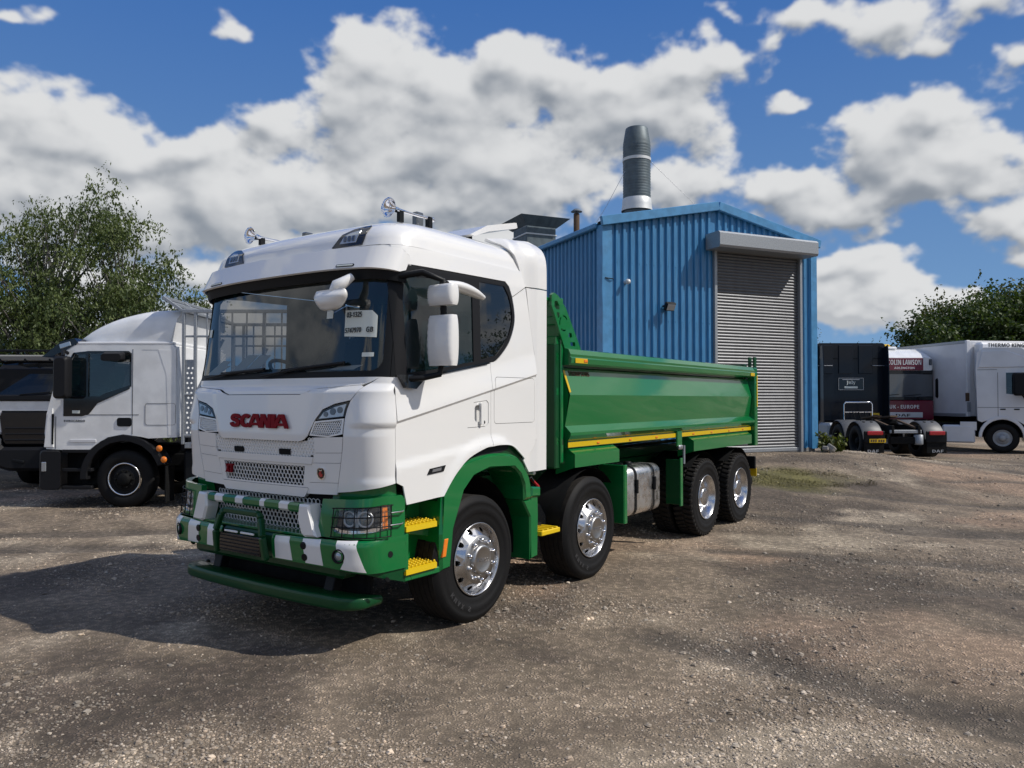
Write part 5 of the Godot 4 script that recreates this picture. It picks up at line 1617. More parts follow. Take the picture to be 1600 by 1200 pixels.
func tipper_side(t: Node3D):
	for u in [0.0, 1.93]:
		for sd in [-1.0, 1.0]: wheel(t, Vector3(sd * 1.245, 0.527, u), sd, "steer")
		var ax := ST(); tube(ax, [Vector3(-1.1, 0.5, u), Vector3(-0.5, 0.42, u), Vector3(0.5, 0.42, u), Vector3(1.1, 0.5, u)], 0.07, 10)
		part("front_axle", ax, M.under, t)
	for u in [5.09, 6.44]:
		for sd in [-1.0, 1.0]: wheel(t, Vector3(sd * 1.245, 0.524, u), sd, "drive")
		var ax := ST(); tube(ax, [Vector3(-1.0, 0.52, u), Vector3(-0.25, 0.52, u), Vector3(0.0, 0.52, u), Vector3(0.25, 0.52, u), Vector3(1.0, 0.52, u)], [0.08, 0.10, 0.22, 0.10, 0.08], 14)
		part("drive_axle", ax, M.under, t)
	for x in [-0.42, 0.42]: part("chassis_rail", bx(Vector3(x, 0.93, 3.1), Vector3(0.08, 0.30, 8.2), 0.01), M.deep_green, t)
	for z in [1.0, 2.9, 4.2, 5.75, 7.1]: part("cross_member", bx(Vector3(0, 0.92, z), Vector3(0.78, 0.18, 0.10), 0.01), M.deep_green, t)
	for u in [0.0, 1.93, 5.77]:
		for x in [-0.52, 0.52]:
			var sp := ST()
			for k in 4: beam(sp, Vector3(x, 0.70 - k * 0.02, u - 0.75 + k * 0.15), Vector3(x, 0.70 - k * 0.02, u + 0.75 - k * 0.15), 0.09, 0.016, 0.002)
			part("leaf_spring", sp, M.under, t)
	part("gearbox", bx(Vector3(0, 0.75, 1.0), Vector3(0.7, 0.55, 1.7), 0.08), M.under, t)
	var pr := ST(); tube(pr, [Vector3(0, 0.7, 1.9), Vector3(0, 0.58, 5.0)], 0.06, 10); part("prop_shaft", pr, M.under, t)
	# front wings
	var out := [-0.469, 1.095, -0.352, 1.240, -0.231, 1.334, -0.064, 1.378, 0.202, 1.400, 0.437, 1.386, 0.585, 1.338, 0.686, 1.244, 0.75, 1.165, 0.785, 1.06, 0.785, 0.95, 0.673, 0.95, 0.668, 1.08, 0.622, 1.166, 0.535, 1.245, 0.413, 1.275, 0.156, 1.273, -0.064, 1.222, -0.19, 1.114, -0.261, 0.991, -0.335, 0.783, -0.36, 0.515, -0.485, 0.505, -0.490, 0.80]
	var leg := V2([0.675, 0.945, 0.80, 0.945, 0.80, 1.06, 0.925, 1.045, 0.935, 0.78, 0.925, 0.40, 0.80, 0.385, 0.795, 0.78])
	for sd in [-1.0, 1.0]:
		var B := Basis(Vector3(0, 0, 1), Vector3(0, 1, 0), Vector3(-1, 0, 0)) if sd < 0 else Basis(Vector3(0, 0, 1), Vector3(0, 1, 0), Vector3(1, 0, 0))
		var w := group_part("front_wing", t)
		var a := ST(); plate(a, curved(curved(V2(out), 12, 20), 0, 9), Transform3D(B, Vector3(sd * 0.90, 0, 0)), 0.362, 0.022); part("arch", a, M.green, w)
		var li := ST(); extrude(li, V2([-0.48, 1.06, -0.40, 1.27, -0.27, 1.40, -0.10, 1.45, 0.20, 1.48, 0.48, 1.46, 0.63, 1.40, 0.76, 1.24, 0.68, 1.24, 0.58, 1.33, 0.43, 1.38, 0.20, 1.39, -0.06, 1.37, -0.23, 1.33, -0.35, 1.23, -0.46, 1.06]), Transform3D(B, Vector3(sd * 0.85, 0, 0)), 0.36); part("arch_liner", li, M.deep_green, w)
		var b := ST(); plate(b, leg, Transform3D(B, Vector3(sd * 0.95, 0, 0)), 0.285, 0.014); part("rear_leg", b, M.green, w)
		var c := ST(); plate(c, V2([0.79, 0.965, 0.945, 0.955, 0.945, 1.045, 0.80, 1.06]), Transform3D(B, Vector3(sd * 0.95, 0, 0)), 0.305, 0.014); part("joint_block", c, M.green, w)
		var d := ST(); plate(d, V2([-0.478, 0.62, -0.435, 0.62, -0.405, 0.76, -0.452, 0.76]), Transform3D(B, Vector3(sd * 1.25, 0, 0)), 0.020, 0.004); part("side_marker", d, M.amber, w)
		# step well with two treads
		var sw := group_part("step_well", t)
		part("well_back", bx(Vector3(sd * 1.00, 0.83, -0.70), Vector3(0.03, 0.62, 0.46), 0.005), M.green, sw)
		part("well_front", bx(Vector3(sd * 1.10, 0.83, -0.885), Vector3(0.28, 0.64, 0.03), 0.005), M.green, sw)
		part("well_roof", bx(Vector3(sd * 1.08, 1.11, -0.68), Vector3(0.26, 0.03, 0.42), 0.005), M.deep_green, sw)
		part("well_rail", bx(Vector3(sd * 1.235, 0.72, -0.868), Vector3(0.045, 0.30, 0.05), 0.012), M.green, sw)
		part("well_floor", bx(Vector3(sd * 1.12, 0.525, -0.68), Vector3(0.25, 0.05, 0.40), 0.008), M.green, sw)
		for h in [0.905, 0.583]:
			var st := ST()
			var P := V2([-0.885, 0.0, -0.50, 0.0, -0.50, 0.19, -0.54, 0.245, -0.885, 0.245])
			extrude(st, P, Transform3D(Basis(Vector3(0, 0, 1), Vector3(sd, 0, 0), Vector3(0, 1, 0)), Vector3(sd * 1.02, h - 0.03, 0)), 0.04)
			for i in 9:
				for j in 5:
					var q := Vector3(sd * (1.05 + j * 0.044), h + 0.018, -0.865 + i * 0.042 + (0.02 if j % 2 else 0.0))
					if q.z < -0.52: box(st, q, Vector3(0.020, 0.018, 0.020), 0.007)
			part("step_tread", st, M.yellow, sw)
			var br := ST(); beam(br, Vector3(sd * 1.03, h - 0.02, -0.86), Vector3(sd * 1.12, h - 0.10, -0.48), 0.02, 0.06, 0.004); part("step_bracket", br, M.green, sw)
		var sy := ST(); beam(sy, Vector3(sd * 1.02, 1.10, -0.56), Vector3(sd * 1.02, 0.92, -0.66), 0.015, 0.03, 0.003); part("step_strut", sy, M.green, sw)
		var ws := ST()
		for k in 15:
			var a0 := PI * k / 14.0 - 0.1; 
			var p := Vector3(sd * 1.0, 0.55 + sin(a0) * 0.66, 0.10 - cos(a0) * 0.62)
			var q := Vector3(sd * 1.0, 0.55 + sin(a0 + 0.25) * 0.66, 0.10 - cos(a0 + 0.25) * 0.62)
			quad(ws, p + Vector3(sd * 0.10, 0, 0), q + Vector3(sd * 0.10, 0, 0), q - Vector3(sd * 0.5, 0, 0), p - Vector3(sd * 0.5, 0, 0))
		part("wheel_housing", ws, M.under, t)
		# wing of the second axle: a plain black rubber arch
		var w2 := ST(); var rr := []
		for k in 13:
			var a0 := PI * (0.06 + 0.70 * k / 12.0)
			rr.append([Vector3(sd * 1.22, 0.53 + sin(a0) * 0.62, 1.93 - cos(a0) * 0.63), Vector3(sd * 0.80, 0.53 + sin(a0) * 0.62, 1.93 - cos(a0) * 0.63)])
		loft(w2, rr)
		part("second_wing", w2, M.under, t)
	# grip step, batteries and leads between the front wheels
	part("grip_step", bx(Vector3(-1.15, 0.605, 1.10), Vector3(0.24, 0.045, 0.32), 0.006), M.yellow, t)
	for k in 4: part("step_stud", bx(Vector3(-1.15, 0.632, 0.98 + k * 0.08), Vector3(0.22, 0.014, 0.03), 0.004), M.yellow, t)
	part("battery_box", bx(Vector3(-0.85, 0.86, 1.02), Vector3(0.40, 0.34, 0.30), 0.02), M.black, t)
	part("side_marker", bx(Vector3(-1.10, 0.79, 1.0), Vector3(0.02, 0.12, 0.035), 0.004), M.amber, t)
	var ld := ST(); tube(ld, [Vector3(-1.0, 1.06, 1.02), Vector3(-1.05, 1.11, 1.08), Vector3(-1.06, 1.03, 1.15), Vector3(-1.03, 0.95, 1.17), Vector3(-0.98, 0.80, 1.2)], 0.013, 6); part("lead", ld, M.black, t)
	var l2 := ST(); tube(l2, [Vector3(-1.04, 1.09, 1.10), Vector3(-1.08, 1.02, 1.16), Vector3(-1.06, 0.97, 1.19)], 0.015, 6); part("red_terminal", l2, M.lamp_red, t)
	var mf := ST(); plate(mf, V2([0.98, 0.60, 1.30, 0.60, 1.30, 0.72, 1.20, 0.84, 1.05, 0.90, 0.98, 0.90]), Transform3D(Basis(Vector3(0, 0, 1), Vector3(0, 1, 0), Vector3(-1, 0, 0)), Vector3(-0.98, 0, 0)), 0.10, 0.01); part("battery_guard", mf, M.gloss_black, t)
	# fuel tank
	for sd in [-1.0, 1.0]:
		var ft := group_part("fuel_tank", t)
		var st := ST(); var rr := []
		for e in [[2.78, 0.86], [2.785, 0.95], [2.81, 1.0], [3.64, 1.0], [3.665, 0.95], [3.67, 0.86]]:
			var ring := []
			for q in rrect(-0.30, -0.285, 0.30, 0.285, 0.10, 6): ring.append(Vector3(sd * 0.91 + q.x * e[1], 0.80 + q.y * e[1], e[0]))
			rr.append(ring)
		loft(st, rr, true)
		st.set_smooth_group(-1)
		for q in [rr[0], rr[-1]]:
			for k in range(1, q.size() - 1): tri(st, q[0], q[k], q[k + 1])
		part("tank_shell", st, M.tank, ft)
		for z in [2.99, 3.46]:
			var sb := ST(); var r2 := []
			for z2 in [z - 0.024, z + 0.024]:
				var ring := []
				for q in rrect(-0.308, -0.293, 0.308, 0.293, 0.105, 6): ring.append(Vector3(sd * 0.91 + q.x, 0.80 + q.y, z2))
				r2.append(ring)
			loft(sb, r2, true)
			box(sb, Vector3(sd * 1.228, 0.86, z), Vector3(0.035, 0.16, 0.036), 0.006)
			part("strap", sb, M.black, ft)
		var cp := ST(); lathe(cp, [Vector2(0.0, 0.05), Vector2(0.04, 0.05), Vector2(0.05, 0.035), Vector2(0.05, -0.01)], Transform3D(Basis(Vector3(1, 0, 0), Vector3(0, 0, -1), Vector3(0, 1, 0)), Vector3(sd * 1.04, 1.085, 3.12)), 18); part("cap", cp, M.black, ft)
		part("mud_plate", bx(Vector3(sd * 1.08, 0.80, 2.66), Vector3(0.32, 0.66, 0.025), 0.006), M.green, t)
		part("mud_plate_flange", bx(Vector3(sd * 1.235, 0.80, 2.69), Vector3(0.02, 0.66, 0.06), 0.004), M.green, t)
		part("side_marker", bx(Vector3(sd * 1.20, 0.80, 2.735), Vector3(0.03, 0.12, 0.03), 0.004), M.lamp_red, t)
		part("side_guard_post", bx(Vector3(sd * 1.22, 0.80, 4.27), Vector3(0.02, 0.62, 0.07), 0.004), M.green, t)
		part("side_guard_panel", bx(Vector3(sd * 1.12, 0.80, 4.25), Vector3(0.20, 0.58, 0.03), 0.004), M.deep_green, t)
		# rear wings over the bogie
		for u in [5.09, 6.44]:
			var rw := ST(); var r3 := []
			for k in 9:
				var a0 := PI * (0.25 + 0.5 * k / 8.0)
				r3.append([Vector3(sd * 1.20, 0.52 + sin(a0) * 0.62, u - cos(a0) * 0.62), Vector3(sd * 0.62, 0.52 + sin(a0) * 0.62, u - cos(a0) * 0.62)])
			loft(rw, r3)
			part("rear_wing", rw, M.under, t)
	part("air_tank", bx(Vector3(-0.75, 0.80, 4.05), Vector3(0.35, 0.30, 0.35), 0.10), M.under, t)
	var ex := ST(); tube(ex, [Vector3(0.0, 1.08, 1.6), Vector3(0.0, 1.12, 6.9)], 0.10, 10); part("tipping_frame", ex, M.deep_green, t)
	for x in [-0.42, 0.42]: part("sub_frame", bx(Vector3(x, 1.15, 4.4), Vector3(0.10, 0.12, 5.4), 0.01), M.deep_green, t)
	# rear end
	var rb := group_part("rear_bumper", t)
	part("beam", bx(Vector3(0, 0.56, 7.22), Vector3(2.3, 0.12, 0.10), 0.015), M.black, rb)
	for x in [-0.4, 0.4]: part("bracket", bx(Vector3(x, 0.75, 7.2), Vector3(0.08, 0.4, 0.08), 0.008), M.under, rb)
	for sd in [-1.0, 1.0]:
		part("tail_lamp", bx(Vector3(sd * 0.98, 0.86, 7.24), Vector3(0.40, 0.14, 0.06), 0.012), M.lamp_red, t)
		part("lamp_bracket", bx(Vector3(sd * 1.0, 0.86, 7.17), Vector3(0.46, 0.20, 0.05), 0.008), M.black, t)
		part("reflector_board", bx(Vector3(sd * 1.10, 0.70, 7.25), Vector3(0.24, 0.13, 0.012), 0.003), M.plate_yellow, t)
	# model badges on the door
	var bd := group_part("door_badge", t)
	var F := func(p): return on_flank(p, -1.0)
	skin("badge_plate", [V2([-0.655, 1.285, -0.465, 1.300, -0.44, 1.347, -0.625, 1.330])], F, M.trim, bd, 0.04, 0.006)
	skin("badge_mark", [V2([-0.605, 1.302, -0.50, 1.310, -0.495, 1.332, -0.595, 1.323])], F, M.steel, bd, 0.04, 0.009)

func tipper_tub(t: Node3D):
	# cross-section of one side, outside face: sideways distance and height
	var z0 := 1.52; var z1 := 7.10
	var tub := group_part("tub", t)
	var w := [Vector2(1.10, 2.20), Vector2(1.135, 2.185), Vector2(1.205, 1.915), Vector2(1.165, 1.60), Vector2(1.25, 1.535), Vector2(1.25, 1.505), Vector2(1.185, 1.445), Vector2(1.185, 1.375), Vector2(1.0, 1.36)]
	for sd in [-1.0, 1.0]:
		var wall := ST()
		var ends := [0.0, 0.0, 0.035, 0.0, -0.03, -0.03, 0.02, 0.02, 0.02]
		wall.set_smooth_group(-1)
		for k in w.size() - 1:
			# the long faces bulge a few millimetres between the stiffened ends, as thin sheet does
			var n := 34 if k == 1 or k == 2 else 1; var m := 5 if k == 1 or k == 2 else 1
			var rr := []
			for i in n + 1:
				var row := []
				for j in m + 1:
					var f := float(j) / m; var g := float(i) / n
					var p: Vector2 = w[k].lerp(w[k + 1], f)
					var a: float = lerpf(ends[k], ends[k + 1], f)
					var bul := 0.0
					if n > 1: bul = (0.0035 * hill.get_noise_2d(g * 90.0, k * 30 + f * 9.0) + 0.0025 * patchy.get_noise_2d(g * 40.0, 7 + f * 5.0)) * sin(PI * f) * sin(PI * g)
					row.append(Vector3(sd * (p.x + bul), p.y, lerpf(z0 + a, z1 - a, g)))
				rr.append(row)
			loft(wall, rr)
		# inner sheet and floor edge
		wall.set_smooth_group(-1)
		quad(wall, Vector3(sd * 1.08, 2.22, z0), Vector3(sd * 1.08, 2.22, z1), Vector3(sd * 1.08, 1.40, z1), Vector3(sd * 1.08, 1.40, z0))
		for e in [z0 + 0.006, z1 - 0.006]:
			var prev := Vector2(1.08, 2.2)
			for k in w.size() - 1: quad(wall, Vector3(sd * 1.08, w[k].y, e), Vector3(sd * w[k].x, w[k].y, e), Vector3(sd * w[k + 1].x, w[k + 1].y, e), Vector3(sd * 1.08, w[k + 1].y, e))
		part("side_wall", wall, M.green, tub)
		var rail := ST()
		var rp := V2([1.06, 2.215, 1.225, 2.215, 1.255, 2.235, 1.262, 2.285, 1.245, 2.30, 1.25, 2.325, 1.225, 2.375, 1.19, 2.385, 1.06, 2.385])
		if sd < 0: rp = mirrored(rp)
		extrude(rail, rp, Transform3D(Basis(), Vector3(0, 0, z0 - 0.03)), z1 - z0 + 0.02)
		part("top_rail", rail, M.green, tub)
		# yellow conspicuity tape in lengths, with its amber lamps
		for e in [[z0 + 0.02, 4.17], [4.33, z1 - 0.02]]:
			part("yellow_tape", bx(Vector3(sd * 1.187, 1.407, (e[0] + e[1]) / 2), Vector3(0.006, 0.052, e[1] - e[0]), 0.001), M.tape, tub)
		for z in [2.15, 2.9, 3.6, 4.75, 5.4, 6.1, 6.7]: part("marker_lamp", bx(Vector3(sd * 1.193, 1.405, z), Vector3(0.012, 0.020, 0.055), 0.004), M.amber, tub)
		part("yellow_tape", bx(Vector3(sd * 1.264, 2.262, z0 + 0.16), Vector3(0.006, 0.05, 0.24), 0.001), M.tape, tub)
		part("marker_lamp", bx(Vector3(sd * 1.268, 2.262, z0 + 0.24), Vector3(0.012, 0.028, 0.07), 0.004), M.amber, tub)
		part("yellow_tape", bx(Vector3(sd * 1.264, 2.262, z1 - 0.14), Vector3(0.006, 0.05, 0.18), 0.001), M.tape, tub)
		# strip of tape down the front edge of the panel, and the builder's plate
		var tp := ST(); beam(tp, Vector3(sd * 1.141, 2.165, z0 + 0.010), Vector3(sd * 1.200, 1.94, z0 + 0.045), 0.006, 0.035, 0.001, Vector3(0, 0, 1)); part("yellow_tape", tp, M.tape, tub)
		words("THOMPSONS", Transform3D(Basis(Vector3(0, 0, -sd), Vector3(-sd * -0.25, 1, 0).normalized() if sd > 0 else Vector3(0.25, 1, 0).normalized(), Vector3(sd, 0.25, 0).normalized()), Vector3(sd * 1.152, 2.135, z0 + 0.30)), 0.05, M.rust, tub, "builder_lettering", 0.42, 0.5, 0.003)
		# stone boards under the floor
		for e in [[z0 + 0.05, 2.52, 1.20], [4.62, 6.93, 1.19]]:
			var sk := ST()
			extrude(sk, V2([1.02, 1.372, 1.16, 1.372, 1.25, 1.315, 1.25, 1.18, 1.235, 1.18, 1.235, 1.305, 1.02, 1.355]) if sd > 0 else mirrored(V2([1.02, 1.372, 1.16, 1.372, 1.25, 1.315, 1.25, 1.18, 1.235, 1.18, 1.235, 1.305, 1.02, 1.355])), Transform3D(Basis(), Vector3(0, 0, e[0])), e[1] - e[0])
			quad(sk, Vector3(sd * 1.25, 1.18, e[0]), Vector3(sd * 1.25, 1.315, e[0]), Vector3(sd * 1.02, 1.36, e[0]), Vector3(sd * 1.02, 1.10, e[0]))
			part("stone_board", sk, M.green, tub)
		# body lock half way along
		var lk := group_part("body_lock", t)
		part("lock_plate", bx(Vector3(sd * 1.20, 1.36, 4.25), Vector3(0.03, 0.20, 0.15), 0.01), M.green, lk)
		part("lock_eye", bx(Vector3(sd * 1.22, 1.25, 4.25), Vector3(0.04, 0.06, 0.11), 0.015), M.steel, lk)
		var lb := ST(); tube(lb, [Vector3(sd * 1.22, 1.27, 4.36), Vector3(sd * 1.22, 1.03, 4.36)], 0.018, 8); part("lock_bar", lb, M.galvanised, lk)
		# rear post
		var rp2 := ST(); box(rp2, Vector3(sd * 1.19, 1.72, 7.16), Vector3(0.13, 1.18, 0.13), 0.012); part("rear_post", rp2, M.green, tub)
		part("post_horn", bx(Vector3(sd * 1.21, 2.40, 7.22), Vector3(0.03, 0.30, 0.10), 0.006), M.deep_green, tub)
		part("post_horn", bx(Vector3(sd * 1.13, 2.40, 7.22), Vector3(0.03, 0.30, 0.10), 0.006), M.deep_green, tub)
		part("hinge_block", bx(Vector3(sd * 1.17, 2.34, 7.16), Vector3(0.15, 0.07, 0.16), 0.012), M.green, tub)
		part("yellow_tape", bx(Vector3(sd * 1.2575, 2.0, 7.19), Vector3(0.006, 0.50, 0.035), 0.001), M.tape, tub)
		# ear plate of the headboard, pierced
		var ear := ST()
		var ep := V2([1.245, 2.90, 1.285, 2.925, 1.36, 2.905, 1.50, 2.80, 1.535, 2.755, 1.80, 2.395, 1.80, 2.36, 1.50, 2.36, 1.30, 2.70, 1.24, 2.80])
		var holes := [V2([1.295, 2.84, 1.345, 2.85, 1.385, 2.805, 1.385, 2.765, 1.33, 2.765, 1.295, 2.79]), V2([1.335, 2.735, 1.385, 2.735, 1.385, 2.69, 1.36, 2.675]), V2([1.565, 2.545, 1.62, 2.545, 1.625, 2.505, 1.60, 2.495, 1.56, 2.505]), V2([1.59, 2.455, 1.685, 2.455, 1.69, 2.415, 1.60, 2.415])]
		for a in 3:                                    # arc slots of the round cut-out
			var arc := PackedVector2Array()
			for k in 7: arc.append(Vector2(1.465, 2.635) + Vector2.from_angle(0.55 + a * 1.75 + 1.15 * k / 6.0) * 0.082)
			for k in 7: arc.append(Vector2(1.465, 2.635) + Vector2.from_angle(0.55 + a * 1.75 + 1.15 * (6 - k) / 6.0) * 0.066)
			holes.append(arc)
		extrude(ear, ep, Transform3D(Basis(Vector3(0, 0, 1), Vector3(0, 1, 0), Vector3(-1, 0, 0)), Vector3(sd * 1.17 + 0.015, 0, 0)), 0.03, holes)
		part("ear_plate", ear, M.green, tub)
	# headboard with its ribs
	var hb := group_part("headboard", t)
	part("board", bx(Vector3(0, 2.06, 1.46), Vector3(2.34, 1.66, 0.05), 0.008), M.green, hb)
	for h in [1.45, 1.95, 2.30, 2.46, 2.66]: part("rib", bx(Vector3(0, h, 1.41), Vector3(2.30, 0.09, 0.07), 0.01), M.green, hb)
	for x in [-1.10, -0.4, 0.4, 1.10]: part("stiffener", bx(Vector3(x, 1.80, 1.40), Vector3(0.10, 1.25, 0.09), 0.01), M.deep_green, hb)
	part("ledge", bx(Vector3(0, 2.86, 1.34), Vector3(2.30, 0.04, 0.28), 0.006), M.green, hb)
	var ram := ST(); tube(ram, [Vector3(0, 0.9, 1.30), Vector3(0, 2.2, 1.30)], 0.13, 16); part("tipping_ram", ram, M.steel, t)
	part("tub_floor", bx(Vector3(0, 1.40, (z0 + z1) / 2), Vector3(2.2, 0.06, z1 - z0 - 0.02)), M.deep_green, tub)
	part("tailgate", bx(Vector3(0, 1.80, 7.12), Vector3(2.24, 0.98, 0.06), 0.01), M.green, tub)
	part("tailgate_rail", bx(Vector3(0, 2.36, 7.13), Vector3(2.2, 0.14, 0.10), 0.01), M.deep_green, tub)

# ------------------------------------------------------------------ other vehicles
func plain_wheel(parent: Node, at: Vector3, axis: Vector3, R: float, W: float, rim_mat: Material, dish := -0.02):
	var w := group_part("wheel", parent, at)
	var up := Vector3.UP
	var xf := Transform3D(Basis(up.cross(axis).normalized(), up, axis).orthonormalized(), Vector3.ZERO)
	var ty := ST()
	lathe(ty, [Vector2(R * 0.56, -0.03), Vector2(R * 0.60, 0.0), Vector2(R * 0.75, 0.008), Vector2(R * 0.9, 0.0), Vector2(R * 0.985, -0.03), Vector2(R, -0.06), Vector2(R, -W + 0.05), Vector2(R * 0.95, -W), Vector2(R * 0.56, -W)], xf, 44)
	part("tyre", ty, M.rubber, w)
	var ri := ST()
	lathe(ri, [Vector2(R * 0.565, -0.01), Vector2(R * 0.57, 0.004), Vector2(R * 0.53, -0.004), Vector2(R * 0.50, -0.06 + dish), Vector2(R * 0.36, dish + 0.01), Vector2(R * 0.33, dish + 0.02)], xf, 40)
	part("rim", ri, rim_mat, w)
	var hb := ST()
	lathe(hb, [Vector2(R * 0.335, dish + 0.018), Vector2(R * 0.22, dish + 0.022), Vector2(R * 0.20, dish + 0.07), Vector2(R * 0.16, dish + 0.085), Vector2(0, dish + 0.088)], xf, 30)
	for k in 10: box(hb, xf * Vector3(cos(TAU * k / 10) * R * 0.29, sin(TAU * k / 10) * R * 0.29, dish + 0.03), Vector3(0.028, 0.028, 0.028), 0.006)
	part("hub", hb, M.under if rim_mat == M.trim else rim_mat, w)
	return w

func flat_xf(at: Vector3, x: Vector3, y := Vector3.UP) -> Transform3D:
	return Transform3D(Basis(x, y, x.cross(y)), at)

func smooth_box(st: SurfaceTool, rings: Array):     # rings: [centre, half size in the two cross axes, radius], along local z
	var rr := []
	for e in rings:
		var ring := []
		for q in rrect(-e[1].x, -e[1].y, e[1].x, e[1].y, e[2], 5): ring.append(e[0] + Vector3(q.x, q.y, 0))
		rr.append(ring)
	loft(st, rr, true)
	st.set_smooth_group(-1)
	for q in [rr[0], rr[-1]]:
		for k in range(1, q.size() - 1): tri(st, q[0], q[k], q[k + 1])

func make_box_lorry():
	# white lorry seen from its near side, facing left; own axes: x forwards... to the left of the picture is -x
	var o := thing("flatbed_lorry", "white lorry with domed wind deflector and galvanised cage body behind its cab", "lorry", Vector3(-6.65, 0.0, -13.2), 0.0)
	# x = 0 at the front axle, -x to its front, z = 0 its near side face, -z to its far side
	var B := Transform3D(Basis(), Vector3(0, 0, 0))
	var side := V2([-1.33, 1.02, -1.36, 1.30, -1.33, 1.62, -1.22, 2.05, -1.02, 2.72, -0.90, 2.80, 0.82, 2.80, 0.87, 2.74, 0.90, 1.22, 0.42, 1.20, 0.28, 1.23, -0.02, 1.27, -0.28, 1.22, -0.52, 1.06, -0.62, 0.98])
	var win := V2([-1.12, 1.92, -0.42, 1.92, -0.34, 1.97, 0.09, 2.11, 0.09, 2.62, 0.05, 2.66, -0.60, 2.66, -0.86, 2.64, -0.99, 2.40])
	for s in [0.0, -2.30]:
		var st := ST(); extrude(st, side, Transform3D(Basis(), Vector3(0, 0, s - 0.03)), 0.03, [win]); part("cab_side", st, M.white_plain, o)
		var g := ST(); extrude(g, win, Transform3D(Basis(), Vector3(0, 0, s - 0.02)), 0.008); part("window_pane", g, M.glass, o)
	# skin over the top and the front
	var sk := ST(); var rr := []
	for p in [Vector2(-1.33, 1.02), Vector2(-1.36, 1.30), Vector2(-1.33, 1.62), Vector2(-1.22, 2.05)]: rr.append([Vector3(p.x, p.y, 0), Vector3(p.x - 0.10, p.y, -0.25), Vector3(p.x - 0.16, p.y, -1.15), Vector3(p.x - 0.10, p.y, -2.05), Vector3(p.x, p.y, -2.33)])
	loft(sk, rr)
	part("cab_front", sk, M.white_plain, o)
	part("cab_roof", bx(Vector3(-0.03, 2.79, -1.165), Vector3(1.72, 0.04, 2.30), 0.015), M.white_plain, o)
	var ws := ST()
	loft(ws, [[Vector3(-1.22, 2.05, -0.02), Vector3(-1.36, 2.05, -0.6), Vector3(-1.36, 2.05, -1.7), Vector3(-1.22, 2.05, -2.31)], [Vector3(-1.02, 2.72, -0.02), Vector3(-1.14, 2.72, -0.6), Vector3(-1.14, 2.72, -1.7), Vector3(-1.02, 2.72, -2.31)]])
	part("windscreen", ws, M.dark_glass, o)
	part("cab_back", bx(Vector3(0.86, 2.0, -1.165), Vector3(0.04, 1.56, 2.24)), M.white_plain, o)
	part("cab_floor", bx(Vector3(-0.2, 1.25, -1.165), Vector3(2.0, 0.05, 2.2)), M.under, o)
	part("dashboard", bx(Vector3(-0.95, 1.85, -1.165), Vector3(0.45, 0.25, 2.1), 0.05), M.seat, o)
	for z in [-0.55, -1.8]: part("seat", bx(Vector3(0.25, 1.95, z), Vector3(0.22, 0.95, 0.5), 0.08), M.seat, o)
	# black door trim, handle, hatch, seams
	var d := group_part("door", o)
	var bt := ST(); plate(bt, V2([-1.04, 1.58, -0.72, 1.58, -0.60, 1.62, -0.46, 1.80, 0.09, 2.05, 0.09, 2.11, -0.34, 1.96, -0.42, 1.915, -1.04, 1.915]), B, 0.012, 0.003); part("trim", bt, M.gloss_black, d)
	var fr := ST(); extrude(fr, V2([-1.14, 1.90, -0.40, 1.90, -0.33, 1.95, 0.12, 2.09, 0.12, 2.66, 0.07, 2.70, -0.62, 2.70, -0.88, 2.67, -1.02, 2.41]), B, 0.008, [win]); part("window_frame", fr, M.gloss_black, d)
	part("window_post", bx(Vector3(-0.64, 2.28, -0.005), Vector3(0.05, 0.74, 0.03), 0.004), M.gloss_black, d)
	var hd := ST(); plate(hd, rrect(-0.12, 1.405, 0.13, 1.555, 0.04), B, 0.014, 0.004); part("handle", hd, M.black, d)
	for e in [[Vector3(0.14, 2.0, 0.002), Vector3(0.008, 1.46, 0.004)], [Vector3(-0.40, 1.605, 0.002), Vector3(1.3, 0.008, 0.004)], [Vector3(-1.17, 1.30, 0.002), Vector3(0.008, 0.55, 0.004)]]: part("shut_line", bx(e[0], e[1]), M.trim, d)
	part("crease", bx(Vector3(-0.70, 1.16, 0.006), Vector3(0.45, 0.05, 0.012), 0.004), M.trailer_white, d)
	var ht := ST()
	for k in 16:
		var q := rrect(0.36, 1.43, 0.88, 1.80, 0.04, 3)
		beam(ht, Vector3(q[k].x, q[k].y, 0.001), Vector3(q[(k + 1) % 16].x, q[(k + 1) % 16].y, 0.001), 0.008, 0.004, 0.0)
	part("hatch_seam", ht, M.trim, o)
	var mb := ST(); plate(mb, V2([0.30, 2.72, 0.58, 2.72, 0.72, 2.3, 0.76, 1.25, 0.88, 1.25, 0.88, 2.72]), B, 0.004, 0.001); part("rear_panel", mb, M.white_plain, o)
	words("EUROCARGO", flat_xf(Vector3(-0.85, 1.50, 0.002), Vector3.RIGHT), 0.035, M.ink, o, "model_lettering", 0.36, 0.3, 0.004)
	part("sticker", bx(Vector3(-0.82, 1.655, 0.014), Vector3(0.13, 0.05, 0.003)), M.paper, o)
	# wind deflector dome
	var df := ST(); rr = []
	for k in 15:
		var f := k / 14.0
		var x := lerpf(-1.04, 0.82, f)
		var y := 2.86 + 0.58 * pow(sin(minf(f * 1.15, 1.0) * PI / 2), 0.72)
		var hw := 0.72 + 0.42 * pow(f, 0.5)
		var ring := []
		for q in [[-1.0, 0.0], [-1.0, 0.35], [-0.97, 0.7], [-0.88, 0.92], [-0.7, 1.0], [0.0, 1.03], [0.7, 1.0], [0.88, 0.92], [0.97, 0.7], [1.0, 0.35], [1.0, 0.0]]: ring.append(Vector3(x + (0.10 * q[1] if f > 0.99 else 0.0) - 0.06 * (1.0 - q[1]) * f, lerpf(2.83, y, q[1]), -1.165 + q[0] * hw))
		rr.append(ring)
